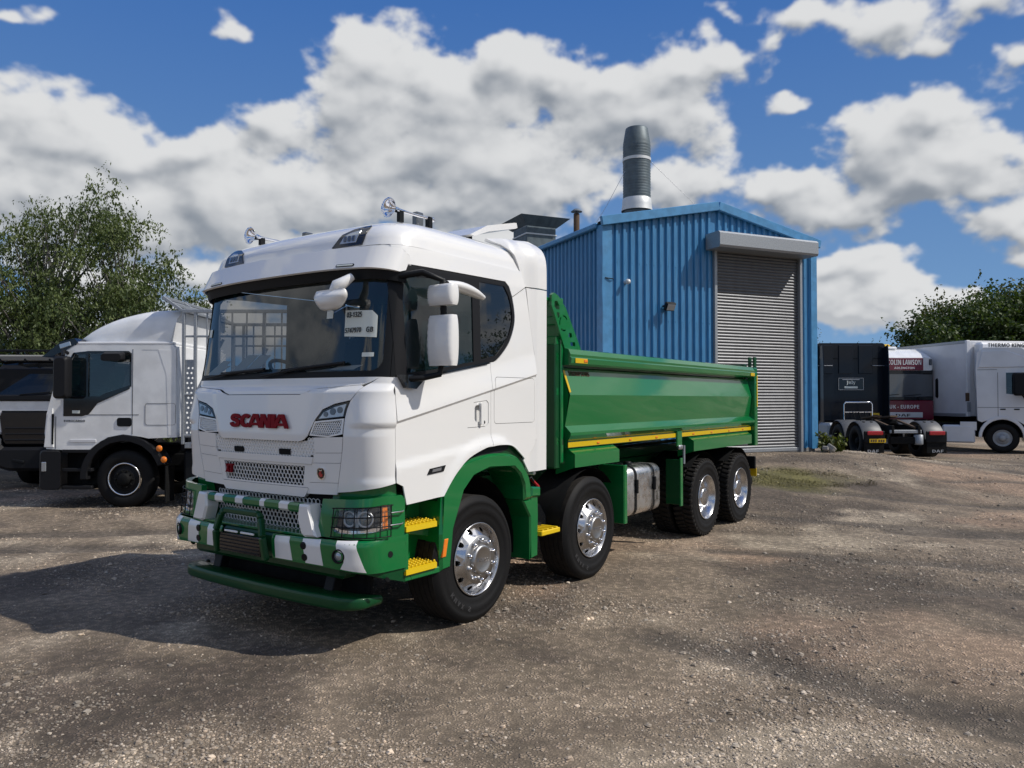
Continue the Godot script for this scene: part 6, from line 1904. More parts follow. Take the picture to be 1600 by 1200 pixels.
	loft(df, rr)
	df.set_smooth_group(-1)
	for k in range(1, rr[-1].size() - 1): tri(df, rr[-1][0], rr[-1][k], rr[-1][k + 1])
	part("wind_deflector", df, M.white_plain, o)
	part("deflector_base", bx(Vector3(-0.05, 2.835, -1.165), Vector3(1.75, 0.05, 2.32), 0.015), M.trailer_white, o)
	# visor and mirrors
	var vs := ST(); extrude(vs, V2([-1.42, 2.60, -1.34, 2.66, -1.10, 2.86, -0.86, 2.92, -0.80, 2.84, -1.0, 2.72, -1.22, 2.62]), Transform3D(Basis(), Vector3(0, 0, -2.33)), 2.34); part("sun_visor", vs, M.gloss_black, o)
	part("marker_lamp", bx(Vector3(-1.02, 2.80, 0.012), Vector3(0.20, 0.08, 0.02), 0.01, Basis(Vector3(0, 0, 1), 0.3)), M.lens, o)
	var mr := group_part("door_mirror", o)
	var ms := ST(); smooth_box(ms, [[Vector3(-0.93, 2.24, 0.12), Vector2(0.09, 0.32), 0.06], [Vector3(-0.93, 2.24, 0.16), Vector2(0.12, 0.36), 0.07], [Vector3(-0.93, 2.24, 0.30), Vector2(0.12, 0.36), 0.07], [Vector3(-0.93, 2.24, 0.33), Vector2(0.09, 0.32), 0.06]]); part("shell", ms, M.trim, mr)
	var ma := ST(); tube(ma, [Vector3(-0.98, 2.66, -0.02), Vector3(-0.99, 2.70, 0.12), Vector3(-0.94, 2.60, 0.2)], 0.03, 8); part("arm", ma, M.black, mr)
	var km := ST(); smooth_box(km, [[Vector3(-0.13, 2.62, 0.02), Vector2(0.13, 0.05), 0.04], [Vector3(-0.13, 2.60, 0.10), Vector2(0.19, 0.08), 0.05], [Vector3(-0.13, 2.58, 0.22), Vector2(0.17, 0.06), 0.05]]); part("kerb_mirror", km, M.trim, o)
	# corner intake, steps, bumper, wing
	var ci := ST(); plate(ci, V2([-1.36, 1.05, -1.20, 1.05, -1.22, 1.72, -1.30, 1.62]), B, 0.02, 0.006); part("corner_panel", ci, M.white_plain, o)
	part("intake_slot", bx(Vector3(-1.215, 1.36, 0.018), Vector3(0.035, 0.52, 0.012), 0.004), M.black, o)
	var bp := ST(); smooth_box(bp, [[Vector3(-1.30, 0.66, -2.35), Vector2(0.14, 0.34), 0.06], [Vector3(-1.42, 0.66, -1.9), Vector2(0.14, 0.34), 0.06], [Vector3(-1.42, 0.66, -0.4), Vector2(0.14, 0.34), 0.06], [Vector3(-1.26, 0.66, 0.0), Vector2(0.18, 0.34), 0.06], [Vector3(-1.22, 0.66, 0.06), Vector2(0.17, 0.32), 0.06]]); part("bumper", bp, M.trim, o)
	part("bumper_lamp", bx(Vector3(-1.33, 0.72, 0.065), Vector3(0.08, 0.16, 0.02), 0.008), M.lens, o)
	for h in [0.36, 0.66, 0.98]: part("step", bx(Vector3(-0.80, h, -0.10), Vector3(0.52, 0.06, 0.22), 0.01), M.trim, o)
	part("step_back", bx(Vector3(-0.80, 0.68, -0.22), Vector3(0.55, 0.70, 0.04)), M.under, o)
	var wg := ST()
	var wo := PackedVector2Array(); var wi := PackedVector2Array()
	for k in 17:
		var a := PI * (1.02 - 0.92 * k / 16.0)
		wo.append(Vector2(cos(a) * 0.74, 0.54 + sin(a) * 0.72)); wi.append(Vector2(cos(a) * 0.62, 0.54 + sin(a) * 0.61))
	wi.reverse(); wo.append_array(wi)
	plate(wg, wo, Transform3D(Basis(), Vector3(0, 0, -0.30)), 0.33, 0.012); part("front_wing", wg, M.trim, o)
	part("mud_flap", bx(Vector3(0.735, 0.42, -0.12), Vector3(0.025, 0.62, 0.32), 0.004), M.under, o)
	for e in [[0.62, 1.03], [0.70, 0.84]]:
		var sl := ST(); lathe(sl, [Vector2(0.0, 0.012), Vector2(0.05, 0.010), Vector2(0.055, 0.0)], Transform3D(Basis(), Vector3(e[0], e[1], 0.032)), 16); part("side_lamp", sl, M.amber, o)
	for z in [0.0, -2.33]:
		plain_wheel(o, Vector3(0, 0.50, -0.03 if z == 0.0 else -2.30), Vector3(0, 0, 1) if z == 0.0 else Vector3(0, 0, -1), 0.50, 0.28, M.trim)
	var ring := ST(); lathe(ring, [Vector2(0.275, 0.0), Vector2(0.29, 0.008), Vector2(0.265, 0.012), Vector2(0.258, 0.0)], Transform3D(Basis(), Vector3(0, 0.50, -0.03)), 40); part("rim_trim", ring, M.nut, o)
	for z in [-0.72, -1.6]: part("chassis_rail", bx(Vector3(2.2, 0.78, z), Vector3(6.6, 0.22, 0.08), 0.01), M.under, o)
	part("engine", bx(Vector3(0.0, 0.80, -1.165), Vector3(1.6, 0.5, 0.8), 0.05), M.under, o)
	part("side_tank", bx(Vector3(1.65, 0.72, -0.28), Vector3(1.3, 0.55, 0.5), 0.05), M.black, o)
	part("exhaust_stack", bx(Vector3(0.98, 1.1, -0.3), Vector3(0.12, 0.3, 0.4), 0.03), M.under, o)
	# galvanised cage body: posts, rails, perforated sheets, sloping headboard
	var cg := group_part("cage_body", o)
	part("deck", bx(Vector3(3.2, 1.08, -1.165), Vector3(4.3, 0.10, 2.4), 0.01), M.galvanised, cg)
	for z in [0.02, -2.35]:
		for x in [1.02, 1.22, 1.62, 2.4, 3.3, 4.2, 5.1]: part("cage_post", bx(Vector3(x, 2.25, z), Vector3(0.05, 2.30, 0.05), 0.006), M.galvanised, cg)
		for h in [3.38, 2.95, 1.95, 1.25]:
			var sz := 0.06 if h > 3 else 0.035
			part("cage_rail", bx(Vector3(3.1, h, z), Vector3(4.2, sz, sz), 0.006), M.galvanised, cg)
		for x in [1.42, 1.85, 2.1, 2.7, 3.0]: part("cage_bar", bx(Vector3(x, 2.45, z), Vector3(0.025, 1.80, 0.025), 0.004), M.galvanised, cg)
		var br := ST(); beam(br, Vector3(1.25, 2.0, z), Vector3(1.7, 2.9, z), 0.04, 0.04, 0.004); beam(br, Vector3(1.3, 1.3, z), Vector3(2.3, 1.9, z), 0.04, 0.04, 0.004); part("cage_brace", br, M.galvanised, cg)
		var pf := ST(); var holes := []
		for j in 14:
			for i in 2: holes.append(circle(Vector2(1.085 + i * 0.07 + (0.02 if j % 2 else 0.0), 1.30 + j * 0.085), 0.020, 8))
		extrude(pf, V2([1.05, 1.22, 1.20, 1.22, 1.20, 2.55, 1.05, 2.55]), Transform3D(Basis(), Vector3(0, 0, z - 0.01)), 0.01, holes)
		part("pierced_sheet", pf, M.galvanised, cg)
	for z in [0.0, -0.8, -1.6, -2.33]:
		var hs := ST(); beam(hs, Vector3(1.0, 3.38, z), Vector3(0.66, 3.62, z), 0.05, 0.05, 0.004); part("headboard_arm", hs, M.galvanised, cg)
	for e in [[0.66, 3.62], [0.84, 3.50], [1.0, 3.40]]: part("headboard_rail", bx(Vector3(e[0], e[1], -1.165), Vector3(0.05, 0.05, 2.36), 0.005), M.galvanised, cg)
	part("headboard_sheet", bx(Vector3(0.83, 3.475, -1.165), Vector3(0.40, 0.01, 2.3), 0.0, Basis(Vector3(0, 0, 1), -0.61)), M.galvanised, cg)

func make_construction_lorry():
	# only its nose shows: front at z = 0 facing the viewer, x to the right
	var o := thing("construction_lorry", "lorry with black grille and bumper below a white front panel and roof bar", "lorry", Vector3(-9.55, 0.0, -15.95), 0.04)
	o.scale = Vector3(1.0, 0.94, 1.0)
	var W := 1.25
	part("cab_shell", bx(Vector3(0, 2.0, -1.15), Vector3(2 * W - 0.06, 1.5, 2.1), 0.10), M.trim, o)
	var fr := ST(); plate(fr, V2([-W, 1.22, W, 1.22, W + 0.0, 1.98, W - 0.06, 2.06, -W + 0.06, 2.06, -W, 1.98]), Transform3D(Basis(), Vector3(0, 0, -0.12)), 0.14, 0.05); part("front_panel", fr, M.white_plain, o)
	var ws := ST(); loft(ws, [[Vector3(-W + 0.04, 2.06, -0.10), Vector3(-0.5, 2.06, 0.02), Vector3(0.5, 2.06, 0.02), Vector3(W - 0.04, 2.06, -0.10)], [Vector3(-W + 0.10, 2.80, -0.28), Vector3(-0.5, 2.80, -0.16), Vector3(0.5, 2.80, -0.16), Vector3(W - 0.10, 2.80, -0.28)]]); part("windscreen", ws, M.gloss_black, o)
	part("header", bx(Vector3(0, 2.86, -0.30), Vector3(2.36, 0.14, 0.22), 0.04), M.gloss_black, o)
	part("roof", bx(Vector3(0, 2.83, -1.25), Vector3(2.34, 0.20, 1.9), 0.08), M.white_plain, o)
	var vz := group_part("sun_visor", o)
	part("visor", bx(Vector3(0, 2.90, 0.06), Vector3(2.36, 0.13, 0.05), 0.02, Basis(Vector3.RIGHT, 0.35)), M.headliner, vz)
	for x in [-1.0, -0.5, 0.0, 0.42, 0.86]: part("strut", bx(Vector3(x, 2.90, 0.02), Vector3(0.05, 0.17, 0.12), 0.01), M.black, vz)
	part("roof_bar", bx(Vector3(0, 3.06, 0.0), Vector3(2.4, 0.05, 0.06), 0.01), M.black, o)
	for x in [-0.7, 0.15, 0.8]: part("bar_post", bx(Vector3(x, 2.99, -0.03), Vector3(0.04, 0.12, 0.04), 0.005), M.black, o)
	var gr := ST(); plate(gr, V2([-0.95, 1.06, -0.88, 0.98, 0.88, 0.98, 0.95, 1.06, 1.03, 1.62, 0.97, 1.74, -0.97, 1.74, -1.03, 1.62]), Transform3D(Basis(), Vector3(0, 0, -0.02)), 0.10, 0.04); part("grille", gr, M.gloss_black, o)
	for k in 3: part("grille_bar", bx(Vector3(0, 1.10 + k * 0.13, 0.085), Vector3(1.75, 0.04, 0.03), 0.01), M.trim, o)
	words("IVECO", flat_xf(Vector3(0.42, 1.46, 0.084), Vector3.RIGHT), 0.14, M.steel, o, "grille_lettering", 0.80, 0.6, 0.01)
	for s in [-1.0, 1.0]:
		var b := ST(); plate(b, V2([0.0, 0.42, 0.80 * s, 0.42, 1.22 * s, 0.56, 1.27 * s, 0.80, 1.25 * s, 1.16, 1.10 * s, 1.24, 0.90 * s, 0.95, 0.0, 0.95]), Transform3D(Basis(), Vector3(0, 0, -0.35)), 0.48, 0.07); part("bumper", b, M.trim, o)
		part("headlamp", bx(Vector3(s * 1.06, 1.06, 0.12), Vector3(0.26, 0.17, 0.06), 0.03), M.lens_dark, o)
		var rd := ST(); beam(rd, Vector3(s * 0.45, 0.62, 0.15), Vector3(s * 1.22, 0.74, 0.02), 0.05, 0.06, 0.01); part("bumper_bar", rd, M.black, o)
		var mr := ST(); smooth_box(mr, [[Vector3(s * 1.42, 2.30, -0.15), Vector2(0.10, 0.28), 0.05], [Vector3(s * 1.42, 2.30, 0.0), Vector2(0.12, 0.32), 0.06], [Vector3(s * 1.42, 2.30, 0.04), Vector2(0.09, 0.28), 0.05]]); part("door_mirror", mr, M.trim, o)
		plain_wheel(o, Vector3(s * 1.20, 0.50, -1.3), Vector3(s, 0, 0), 0.50, 0.3, M.trim)
	part("mirror_arm", bx(Vector3(0, 2.62, -0.2), Vector3(2.9, 0.05, 0.06), 0.01), M.black, o)
	for e in [[-0.3, 0.9], [0.55, 0.5]]:
		var wp := ST(); tube(wp, [Vector3(e[0] - 0.3, 2.09, 0.06), Vector3(e[0] + 0.3, 2.15, 0.05)], 0.014, 6); part("wiper", wp, M.black, o)
	part("hi_vis_sheet", bx(Vector3(0.62, 2.135, 0.012), Vector3(0.42, 0.07, 0.004), 0.0), M.paper, o)
	part("underside", bx(Vector3(0, 0.75, -2.4), Vector3(2.2, 0.6, 4.0), 0.1), M.under, o)
	part("cowl", bx(Vector3(0, 2.02, 0.03), Vector3(2.3, 0.14, 0.08), 0.03), M.trim, o)

func rear_mudguard(o: Node, x: float, z: float, w: float):
	var st := ST(); var rr := []
	for k in 13:
		var a := PI * (0.04 + 0.92 * k / 12.0)
		rr.append([Vector3(x - w / 2, 0.50 + sin(a) * 0.60, z - cos(a) * 0.62 * -1), Vector3(x - w / 2 + 0.03, 0.53 + sin(a) * 0.60, z + cos(a) * 0.62), Vector3(x + w / 2 - 0.03, 0.53 + sin(a) * 0.60, z + cos(a) * 0.62), Vector3(x + w / 2, 0.50 + sin(a) * 0.60, z + cos(a) * 0.62)])
	loft(st, rr)
	part("mudguard", st, M.guard, o)

func make_black_tractor():
	# seen from behind: z = 0 at its tail, -z towards its cab; x to the right
	var o := thing("tractor_unit", "black tractor unit seen from behind with bare fifth wheel and grey mudguards", "truck", Vector3(11.93, 0.07, -23.3), 0.0)
	for z in [-0.75, -2.05]:
		for s in [-1.0, 1.0]:
			plain_wheel(o, Vector3(s * 1.22, 0.50, z), Vector3(s, 0, 0), 0.50, 0.56, M.under, -0.12)
			rear_mudguard(o, s * 0.94, z, 0.62)
	for s in [-1.0, 1.0]:
		var tl := group_part("tail_board", o)
		part("board", bx(Vector3(s * 0.94, 0.66, -0.06), Vector3(0.64, 0.36, 0.06), 0.03), M.black, tl)
		part("tail_lamp", bx(Vector3(s * 0.94, 0.775, -0.01), Vector3(0.48, 0.12, 0.05), 0.02), M.lamp_red, tl)
		part("mud_flap", bx(Vector3(s * 0.95, 0.34, -0.07), Vector3(0.60, 0.34, 0.02), 0.003), M.under, tl)
		words("DAF", flat_xf(Vector3(s * 0.98, 0.23, -0.055), Vector3.RIGHT), 0.085, M.steel, tl, "flap_lettering", 0.34, 0.6, 0.004)
		for x in [-0.1, 0.14]: part("guard_bracket", bx(Vector3(s * 0.94 + x, 1.09, -0.62), Vector3(0.07, 0.05, 0.20), 0.01), M.black, tl)
	var np := group_part("number_plate", o)
	part("plate", bx(Vector3(-0.86, 0.545, -0.02), Vector3(0.50, 0.12, 0.012), 0.003), M.plate_yellow, np)
	for k in 6: part("plate_mark", bx(Vector3(-1.05 + k * 0.068 + (0.03 if k > 2 else 0.0), 0.545, -0.012), Vector3(0.045, 0.07, 0.003)), M.rust, np)
	for x in [-0.40, 0.40]: part("chassis_rail", bx(Vector3(x, 0.88, -2.6), Vector3(0.08, 0.26, 5.2), 0.01), M.under, o)
	part("rear_cross_member", bx(Vector3(0, 0.82, -0.05), Vector3(0.95, 0.10, 0.08), 0.01), M.galvanised, o)
	part("rear_beam", bx(Vector3(0, 0.55, -0.12), Vector3(0.9, 0.22, 0.10), 0.02), M.under, o)
	var ab := ST(); lathe(ab, [Vector2(0.0, 0.0), Vector2(0.12, 0.0), Vector2(0.13, 0.04), Vector2(0.13, 0.30), Vector2(0.0, 0.32)], Transform3D(Basis(Vector3(1, 0, 0), Vector3(0, 0, -1), Vector3(0, 1, 0)), Vector3(0.42, 0.42, -0.10)), 18); part("air_bellows", ab, M.galvanised, o)
	var fw := group_part("fifth_wheel", o)
	var pl := ST(); extrude(pl, V2([-0.46, 0.10, -0.44, 0.42, -0.30, 0.50, 0.30, 0.50, 0.44, 0.42, 0.46, 0.10, 0.40, -0.35, 0.14, -0.42, 0.06, 0.05, -0.06, 0.05, -0.14, -0.42, -0.40, -0.35]), Transform3D(Basis(Vector3(1, 0, 0), Vector3(0, -0.10, -1).normalized(), Vector3(0, 1, -0.10).normalized()), Vector3(-0.06, 1.20, -1.55)), 0.05); part("coupling_plate", pl, M.rust, fw)
	for x in [-0.40, 0.30]:
		var ra := ST(); beam(ra, Vector3(x, 1.13, -1.15), Vector3(x + 0.04, 0.93, -0.12), 0.07, 0.06, 0.008); part("ramp", ra, M.rust, fw)
	part("pedestal", bx(Vector3(0, 1.08, -1.6), Vector3(0.85, 0.14, 0.35), 0.02), M.under, fw)
	part("catwalk", bx(Vector3(0, 1.05, -3.0), Vector3(1.0, 0.03, 0.9), 0.005), M.galvanised, o)
	# cab, its back towards us
	var cz := -3.75
	part("cab", bx(Vector3(0, 2.15, cz - 1.1), Vector3(2.46, 2.3, 2.2), 0.06), M.navy, o)
	var rf := ST(); smooth_box(rf, [[Vector3(0, 3.50, cz), Vector2(1.20, 0.28), 0.12], [Vector3(0, 3.50, cz - 1.0), Vector2(1.20, 0.28), 0.16], [Vector3(0, 3.42, cz - 1.9), Vector2(1.15, 0.20), 0.16]]); part("high_roof", rf, M.navy, o)
	for x in [-0.9, -0.2, 0.5]: part("back_rib", bx(Vector3(x, 3.2, cz + 0.02), Vector3(0.5, 1.0, 0.03), 0.012), M.navy, o)
	for s in [-1.0, 1.0]:
		var sf := ST(); plate(sf, V2([0.0, 0.72, 0.44, 0.72, 0.44, 2.9, 0.36, 3.7, 0.0, 3.6]), Transform3D(Basis(Vector3(0, 0, 1), Vector3(0, 1, 0), Vector3(-1, 0, 0)), Vector3(s * 1.13 + 0.015, 0, cz - 0.02)), 0.03, 0.008); part("side_fairing", sf, M.navy, o)
		part("step_bracket", bx(Vector3(s * 0.95, 2.98, cz + 0.10), Vector3(0.5, 0.02, 0.06), 0.004), M.steel, o)
	part("tank", bx(Vector3(-0.98, 0.72, cz + 0.55), Vector3(0.5, 0.55, 0.9), 0.08), M.galvanised, o)
	part("side_tank", bx(Vector3(0.98, 0.72, cz + 0.45), Vector3(0.5, 0.55, 0.9), 0.08), M.under, o)
	var sg2 := group_part("memorial_sign", o)
	part("board", bx(Vector3(-0.02, 2.34, cz + 0.02), Vector3(0.88, 0.42, 0.012), 0.003), M.gloss_black, sg2)
	var bo := ST()
	for e in [[Vector3(-0.02, 2.545, 0), Vector3(0.88, 0.012, 0.006)], [Vector3(-0.02, 2.135, 0), Vector3(0.88, 0.012, 0.006)], [Vector3(-0.455, 2.34, 0), Vector3(0.012, 0.42, 0.006)], [Vector3(0.415, 2.34, 0), Vector3(0.012, 0.42, 0.006)]]: box(bo, e[0] + Vector3(0, 0, cz + 0.03), e[1])
	part("border", bo, M.steel, sg2)
	words("July", flat_xf(Vector3(-0.02, 2.38, cz + 0.029), Vector3.RIGHT), 0.16, M.paper, sg2, "sign_lettering", 0.32, 0.2, 0.004, true)
	part("sign_line", bx(Vector3(-0.02, 2.495, cz + 0.029), Vector3(0.60, 0.022, 0.004)), M.steel, sg2)
	part("sign_mark", bx(Vector3(-0.02, 2.22, cz + 0.03), Vector3(0.46, 0.07, 0.006), 0.002), M.paper, sg2)
	var cp := group_part("cab_plate", o)
	part("plate", bx(Vector3(0.80, 1.22, cz + 0.06), Vector3(0.30, 0.20, 0.012), 0.003), M.plate_yellow, cp)
	for h in [1.17, 1.245]: part("plate_mark", bx(Vector3(0.80, h, cz + 0.069), Vector3(0.20, 0.03, 0.003)), M.rust, cp)
	# chrome hoop with hose rack in front of the cab back
	var hp := ST(); tube(hp, [Vector3(-0.50, 0.95, cz + 0.55), Vector3(-0.50, 1.62, cz + 0.55), Vector3(-0.45, 1.70, cz + 0.55), Vector3(0.42, 1.70, cz + 0.55), Vector3(0.47, 1.62, cz + 0.55), Vector3(0.47, 0.95, cz + 0.55)], 0.025, 8); part("hose_hoop", hp, M.chrome, o)
	part("hoop_bar", bx(Vector3(-0.015, 1.36, cz + 0.55), Vector3(0.95, 0.03, 0.03), 0.005), M.chrome, o)
	for x in [-0.2, 0.0, 0.2]:
		var hs := ST(); tube(hs, [Vector3(x, 1.36, cz + 0.56), Vector3(x + 0.03, 1.10, cz + 0.66), Vector3(x, 0.95, cz + 0.60)], 0.02, 6); part("air_hose", hs, M.black, o)

func make_red_tractor():
	# facing the viewer; z = 0 at its front
	var o := thing("tractor_unit", "dark red tractor unit with white roof and sign board facing the yard", "truck", Vector3(14.80, 0.04, -29.2), 0.0)
	var W := 1.24
	part("cab", bx(Vector3(0, 1.9, -1.15), Vector3(2 * W, 1.9, 2.2), 0.10), M.cab_red, o)
	var rf := ST(); smooth_box(rf, [[Vector3(0, 3.30, -2.2), Vector2(1.20, 0.48), 0.2], [Vector3(0, 3.30, -0.9), Vector2(1.20, 0.48), 0.2], [Vector3(0, 3.22, -0.30), Vector2(1.18, 0.36), 0.16], [Vector3(0, 3.16, 0.02), Vector2(1.15, 0.25), 0.10]]); part("roof", rf, M.white_plain, o)
	part("roof_cap", bx(Vector3(-0.45, 3.83, -1.4), Vector3(1.4, 0.12, 1.2), 0.05), M.white_plain, o)
	part("beacon_bar", bx(Vector3(0.10, 3.97, -1.9), Vector3(0.7, 0.16, 0.30), 0.05), M.plate_yellow, o)
	var sb := group_part("sign_board", o)
	part("board", bx(Vector3(0, 3.16, 0.03), Vector3(1.60, 0.46, 0.03), 0.008), M.cab_red, sb)
	words("COLIN LAWSON", flat_xf(Vector3(0.08, 3.235, 0.046), Vector3.RIGHT), 0.20, M.white_plain, sb, "sign_lettering", 1.28, 1.2, 0.006)
	words("ADLINGTON", flat_xf(Vector3(0.08, 3.02, 0.046), Vector3.RIGHT), 0.08, M.white_plain, sb, "sign_lettering", 0.78, 0.3, 0.006)
	for s in [-1.0, 1.0]:
		part("roof_lamp", bx(Vector3(s * 1.08, 3.24, 0.03), Vector3(0.12, 0.24, 0.05), 0.03), M.lens_dark, o)
		var mr := ST(); smooth_box(mr, [[Vector3(s * 1.38, 2.25, -0.05), Vector2(0.10, 0.36), 0.06], [Vector3(s * 1.38, 2.25, 0.10), Vector2(0.12, 0.40), 0.07], [Vector3(s * 1.38, 2.25, 0.15), Vector2(0.08, 0.34), 0.05]]); part("door_mirror", mr, M.black, o)
		plain_wheel(o, Vector3(s * 1.2, 0.5, -1.3), Vector3(s, 0, 0), 0.5, 0.3, M.trim)
		part("headlamp", bx(Vector3(s * 0.98, 0.82, 0.02), Vector3(0.36, 0.22, 0.06), 0.04), M.lens_dark, o)
	part("header", bx(Vector3(0, 2.86, 0.0), Vector3(2.36, 0.16, 0.06), 0.03), M.gloss_black, o)
	var ws := ST(); loft(ws, [[Vector3(-1.20, 1.92, -0.03), Vector3(-0.5, 1.92, 0.04), Vector3(0.5, 1.92, 0.04), Vector3(1.20, 1.92, -0.03)], [Vector3(-1.20, 2.80, -0.04), Vector3(-0.5, 2.80, 0.02), Vector3(0.5, 2.80, 0.02), Vector3(1.20, 2.80, -0.04)]]); part("windscreen", ws, M.lens_dark, o)
	part("windscreen_sill", bx(Vector3(0, 1.86, 0.01), Vector3(2.36, 0.16, 0.08), 0.03), M.gloss_black, o)
	part("nose", bx(Vector3(0, 1.42, -0.02), Vector3(2.40, 0.80, 0.14), 0.06), M.cab_red, o)
	words("UK - EUROPE", flat_xf(Vector3(0.06, 1.55, 0.052), Vector3.RIGHT), 0.14, M.white_plain, o, "nose_lettering", 1.12, 0.5, 0.005)
	part("badge_panel", bx(Vector3(0, 1.24, 0.055), Vector3(1.50, 0.20, 0.02), 0.006), M.trailer_white, o)
	words("DAF", flat_xf(Vector3(0, 1.23, 0.066), Vector3.RIGHT), 0.10, M.ink, o, "badge_lettering", 0.55, 0.8, 0.004)
	var gr := ST(); plate(gr, V2([-0.80, 0.75, 0.80, 0.75, 0.92, 1.08, -0.92, 1.08]), Transform3D(Basis(), Vector3(0, 0, 0.0)), 0.06, 0.02); part("grille", gr, M.gloss_black, o)
	part("grille_strip", bx(Vector3(0, 0.80, 0.065), Vector3(1.5, 0.03, 0.02), 0.005), M.chrome, o)
	part("bumper", bx(Vector3(0, 0.52, -0.05), Vector3(2.46, 0.44, 0.26), 0.08), M.trim, o)
	for e in [-0.5, 0.35]:
		var wp := ST(); tube(wp, [Vector3(e - 0.3, 1.96, 0.065), Vector3(e + 0.35, 2.02, 0.06)], 0.014, 6); part("wiper", wp, M.black, o)

func make_fridge_trailer():
	# front face to the viewer, x from its left corner
	var o := thing("fridge_trailer", "long white refrigerated trailer with grey fridge unit on its front", "trailer", Vector3(16.3, 0.0, -27.6), 0.143)
	part("body", bx(Vector3(1.25, 2.62, -6.8), Vector3(2.48, 2.72, 13.6), 0.02), M.trailer_white, o)
	for x in [0.05, 2.45]: part("corner_post", bx(Vector3(x, 2.62, 0.02), Vector3(0.16, 2.74, 0.10), 0.02), M.trailer_white, o)
	part("top_rail", bx(Vector3(0.005, 3.94, -6.8), Vector3(0.03, 0.10, 13.6), 0.005), M.galvanised, o)
	part("bottom_rail", bx(Vector3(0.005, 1.30, -6.8), Vector3(0.03, 0.12, 13.6), 0.005), M.galvanised, o)
	var fu := group_part("fridge_unit", o)
	part("casing", bx(Vector3(1.25, 3.05, 0.22), Vector3(2.0, 1.70, 0.40), 0.08), M.trailer_white, fu)
	part("vent", bx(Vector3(1.25, 2.6, 0.425), Vector3(1.5, 0.6, 0.02), 0.005), M.trim, fu)
	words("THERMO KING", flat_xf(Vector3(1.25, 3.80, 0.425), Vector3.RIGHT), 0.14, M.ink, fu, "maker_lettering", 1.45, 0.7, 0.005)
	part("post_reflector", bx(Vector3(-0.02, 1.95, 0.075), Vector3(0.16, 0.30, 0.012), 0.004), M.rust, o)
	part("service_box", bx(Vector3(0.02, 1.60, 0.085), Vector3(0.14, 0.34, 0.03), 0.008), M.galvanised, o)
	for z in [-9.5, -10.8, -12.1]:
		for s in [0.0, 2.5]: plain_wheel(o, Vector3(s, 0.5, z), Vector3(-1 if s == 0.0 else 1, 0, 0), 0.5, 0.38, M.galvanised)
	part("chassis", bx(Vector3(1.25, 1.12, -6.8), Vector3(0.9, 0.22, 13.0), 0.02), M.under, o)
	for s in [0.4, 2.1]: part("landing_leg", bx(Vector3(s, 0.65, -2.9), Vector3(0.14, 1.0, 0.14), 0.01), M.under, o)

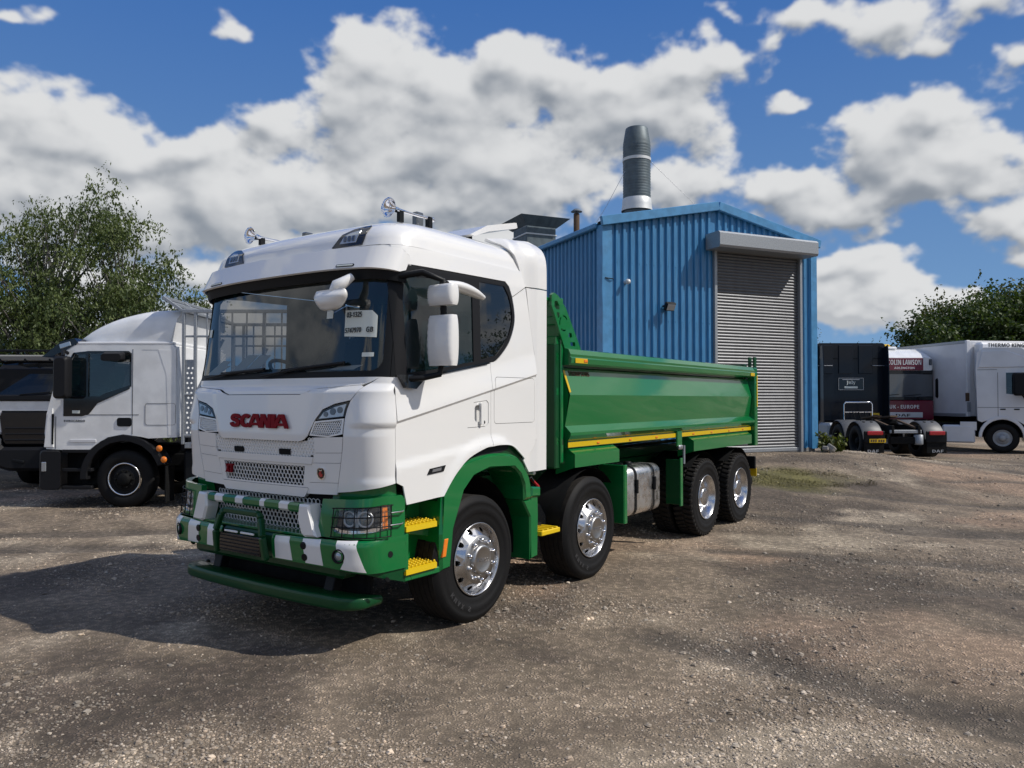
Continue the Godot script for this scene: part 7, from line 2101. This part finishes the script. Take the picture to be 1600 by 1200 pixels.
func make_white_tractor():
	# under the trailer's nose, turned to the right; side face at z = 0, x forwards to the right
	var o := thing("tractor_unit", "white tractor unit with black mirror turned side on before the fridge trailer", "truck", Vector3(16.75, 0.04, -26.3), -0.52)
	# x = 0 is the front axle
	var side := V2([-0.72, 1.10, -0.76, 2.9, -0.72, 3.45, -0.52, 3.62, 0.55, 3.58, 0.95, 3.30, 1.25, 2.60, 1.32, 1.9, 1.35, 0.75, 0.72, 0.75, 0.62, 0.98, 0.35, 1.16, -0.30, 1.16, -0.60, 1.04])
	var win := V2([0.12, 2.02, 0.98, 1.92, 1.02, 2.40, 0.90, 2.74, 0.12, 2.74])
	for s in [0.0, -2.45]:
		var st := ST(); extrude(st, side, Transform3D(Basis(), Vector3(0, 0, s - 0.04)), 0.04, [win]); part("cab_side", st, M.trailer_white, o)
		var g := ST(); extrude(g, win, Transform3D(Basis(), Vector3(0, 0, s - 0.02)), 0.006); part("window_pane", g, M.dark_glass, o)
	var sk := ST(); var rr := []
	for p in [Vector2(-0.72, 1.10), Vector2(-0.76, 2.9), Vector2(-0.72, 3.45), Vector2(-0.52, 3.62), Vector2(0.55, 3.58), Vector2(0.95, 3.30), Vector2(1.25, 2.60), Vector2(1.32, 1.9), Vector2(1.35, 0.75)]: rr.append([Vector3(p.x, p.y, -0.002), Vector3(p.x + (0.12 if p.x > 0.6 else 0.0), p.y, -0.5), Vector3(p.x + (0.12 if p.x > 0.6 else 0.0), p.y, -1.95), Vector3(p.x, p.y, -2.485)])
	loft(sk, rr)
	part("cab_skin", sk, M.trailer_white, o)
	part("windscreen", bx(Vector3(1.36, 2.28, -1.24), Vector3(0.04, 0.85, 2.2), 0.01, Basis(Vector3(0, 0, 1), 0.12)), M.gloss_black, o)
	part("header", bx(Vector3(1.22, 2.84, -1.2), Vector3(0.36, 0.14, 2.5), 0.03), M.gloss_black, o)
	var df := ST(); plate(df, V2([-0.70, 2.92, -0.58, 3.50, 0.10, 3.52, 0.70, 3.25, 0.98, 2.92]), Transform3D(Basis(), Vector3(0, 0, 0)), 0.03, 0.02); part("roof_fairing", df, M.trailer_white, o)
	for e in [[Vector3(-0.12, 1.95, 0.002), Vector3(0.012, 1.6, 0.004)], [Vector3(0.45, 1.55, 0.002), Vector3(1.2, 0.012, 0.004)], [Vector3(-0.43, 1.55, 0.002), Vector3(0.58, 0.012, 0.004)], [Vector3(-0.43, 2.85, 0.002), Vector3(0.58, 0.012, 0.004)]]: part("shut_line", bx(e[0], e[1]), M.trim, o)
	for x in [0.02, 0.42]: part("handle", bx(Vector3(x, 1.49, 0.01), Vector3(0.16, 0.04, 0.02), 0.006), M.black, o)
	var mr := group_part("door_mirror", o)
	var ms := ST(); smooth_box(ms, [[Vector3(0.56, 2.34, 0.16), Vector2(0.20, 0.34), 0.07], [Vector3(0.56, 2.34, 0.20), Vector2(0.25, 0.39), 0.08], [Vector3(0.56, 2.34, 0.34), Vector2(0.25, 0.39), 0.08], [Vector3(0.56, 2.34, 0.38), Vector2(0.20, 0.34), 0.07]]); part("shell", ms, M.black, mr)
	var ma := ST(); tube(ma, [Vector3(0.85, 1.86, 0.02), Vector3(0.66, 1.80, 0.2), Vector3(0.56, 1.98, 0.26)], 0.025, 8); part("arm", ma, M.black, mr)
	var wg := ST(); var wo := PackedVector2Array(); var wi := PackedVector2Array()
	for k in 15:
		var a := PI * (1.0 - k / 14.0)
		wo.append(Vector2(cos(a) * 0.70, 0.52 + sin(a) * 0.74)); wi.append(Vector2(cos(a) * 0.60, 0.52 + sin(a) * 0.62))
	wi.reverse(); wo.append_array(wi)
	plate(wg, wo, Transform3D(Basis(), Vector3(0, 0, -0.3)), 0.33, 0.02); part("front_wing", wg, M.trailer_white, o)
	for z in [-0.03, -2.42]: plain_wheel(o, Vector3(0, 0.5, z), Vector3(0, 0, 1) if z > -1 else Vector3(0, 0, -1), 0.5, 0.3, M.galvanised)
	for z in [-0.03, -2.42]: plain_wheel(o, Vector3(-3.6, 0.5, z), Vector3(0, 0, 1) if z > -1 else Vector3(0, 0, -1), 0.5, 0.55, M.galvanised, -0.1)
	part("fuel_tank", bx(Vector3(-1.30, 0.62, -0.30), Vector3(1.0, 0.62, 0.55), 0.05), M.trailer_white, o)
	part("side_skirt", bx(Vector3(-1.0, 0.9, -0.06), Vector3(0.5, 0.3, 0.04), 0.01), M.trailer_white, o)
	var bp := ST(); smooth_box(bp, [[Vector3(1.12, 0.55, -2.47), Vector2(0.42, 0.28), 0.1], [Vector3(1.25, 0.55, -1.9), Vector2(0.42, 0.28), 0.1], [Vector3(1.25, 0.55, -0.5), Vector2(0.42, 0.28), 0.1], [Vector3(1.12, 0.55, 0.02), Vector2(0.42, 0.28), 0.1]]); part("bumper", bp, M.trailer_white, o)
	part("headlamp", bx(Vector3(1.22, 0.95, 0.02), Vector3(0.22, 0.22, 0.05), 0.03), M.lens_dark, o)
	for z in [-0.8, -1.65]: part("chassis_rail", bx(Vector3(-2.2, 0.85, z), Vector3(4.4, 0.26, 0.08), 0.01), M.under, o)
	part("engine", bx(Vector3(0.1, 0.8, -1.22), Vector3(1.8, 0.6, 1.0), 0.05), M.under, o)

func make_small_things():
	var r := RandomNumberGenerator.new(); r.seed = 21
	# weeds at the shed's corner
	for e in [[8.05, 19.7, 0.55], [8.45, 19.95, 0.40]]:
		var o := thing("weed_clump", "tall leafy weeds at the foot of the blue shed's corner" if e[2] > 0.5 else "low leafy weeds between the shed's corner and the black tractor", "weed", Vector3(e[0], gz(e[0], e[1]), -e[1]), 0.0, "weeds by the shed")
		var st := ST(); var wd := ST()
		for k in 16:
			var d := Vector3(r.randfn() * 0.5, 1.0, r.randfn() * 0.5).normalized()
			var l: float = e[2] * r.randf_range(0.5, 1.0)
			tube(wd, [Vector3.ZERO, d * l * 0.6, d * l + Vector3(0, -0.1 * l, 0)], 0.006, 4)
			for m in 26: leafy(st, r, d * l * r.randf_range(0.2, 1.0) + Vector3(r.randfn(), r.randfn(), r.randfn()) * 0.03, r.randf_range(0.06, 0.12), Color(0.05, 0.075, 0.016).lerp(Color(0.14, 0.15, 0.03), r.randf()), 0.2)
		part("stem", wd, M.dark_bark, o)
		part("leaves", st, M.leaf_oak, o, false)
	var rb := thing("rubble", "pale concrete rubble lying beside the blue shed's corner", "rubble", Vector3(7.95, gz(7.95, 19.4), -19.4))
	for k in 4: part("chunk", bx(Vector3(r.randf_range(-0.12, 0.12), 0.06 + 0.05 * (k % 2), r.randf_range(-0.1, 0.1)), Vector3(0.16, 0.11, 0.14) * r.randf_range(0.7, 1.3), 0.02, Basis.from_euler(Vector3(r.randf(), r.randf() * 3, r.randf()))), M.concrete, rb)
	# short grass on the ramp
	var gs := ST()
	for k in 9000:
		var a := r.randf() * TAU; var q := sqrt(r.randf())
		var x := 5.4 + cos(a) * q * 1.9; var d := 15.5 + sin(a) * q * 0.95
		if patchy.get_noise_2d(x * 2.0, d * 2.0) < -0.10 or shed_gap(x, d) < 0.02: continue
		var p := Vector3(x, gz(x, d) - 0.004, -d)
		var h := r.randf_range(0.012, 0.045); var t := Vector3(r.randfn() * 0.5, 1, r.randfn() * 0.5).normalized() * h; var w := Vector3.RIGHT.rotated(Vector3.UP, r.randf() * TAU) * 0.004
		gs.set_color(Color(0.10, 0.12, 0.015).lerp(Color(0.26, 0.23, 0.06), r.randf())); gs.set_normal((w).cross(t).normalized())
		for v in [p - w, p + w, p + t]: gs.add_vertex(v)
	var go := part("grass", gs, M.grass, self, false)
	tag(go, "short yellow green grass on the gravel ramp before the shutter", "grass", "", "stuff")
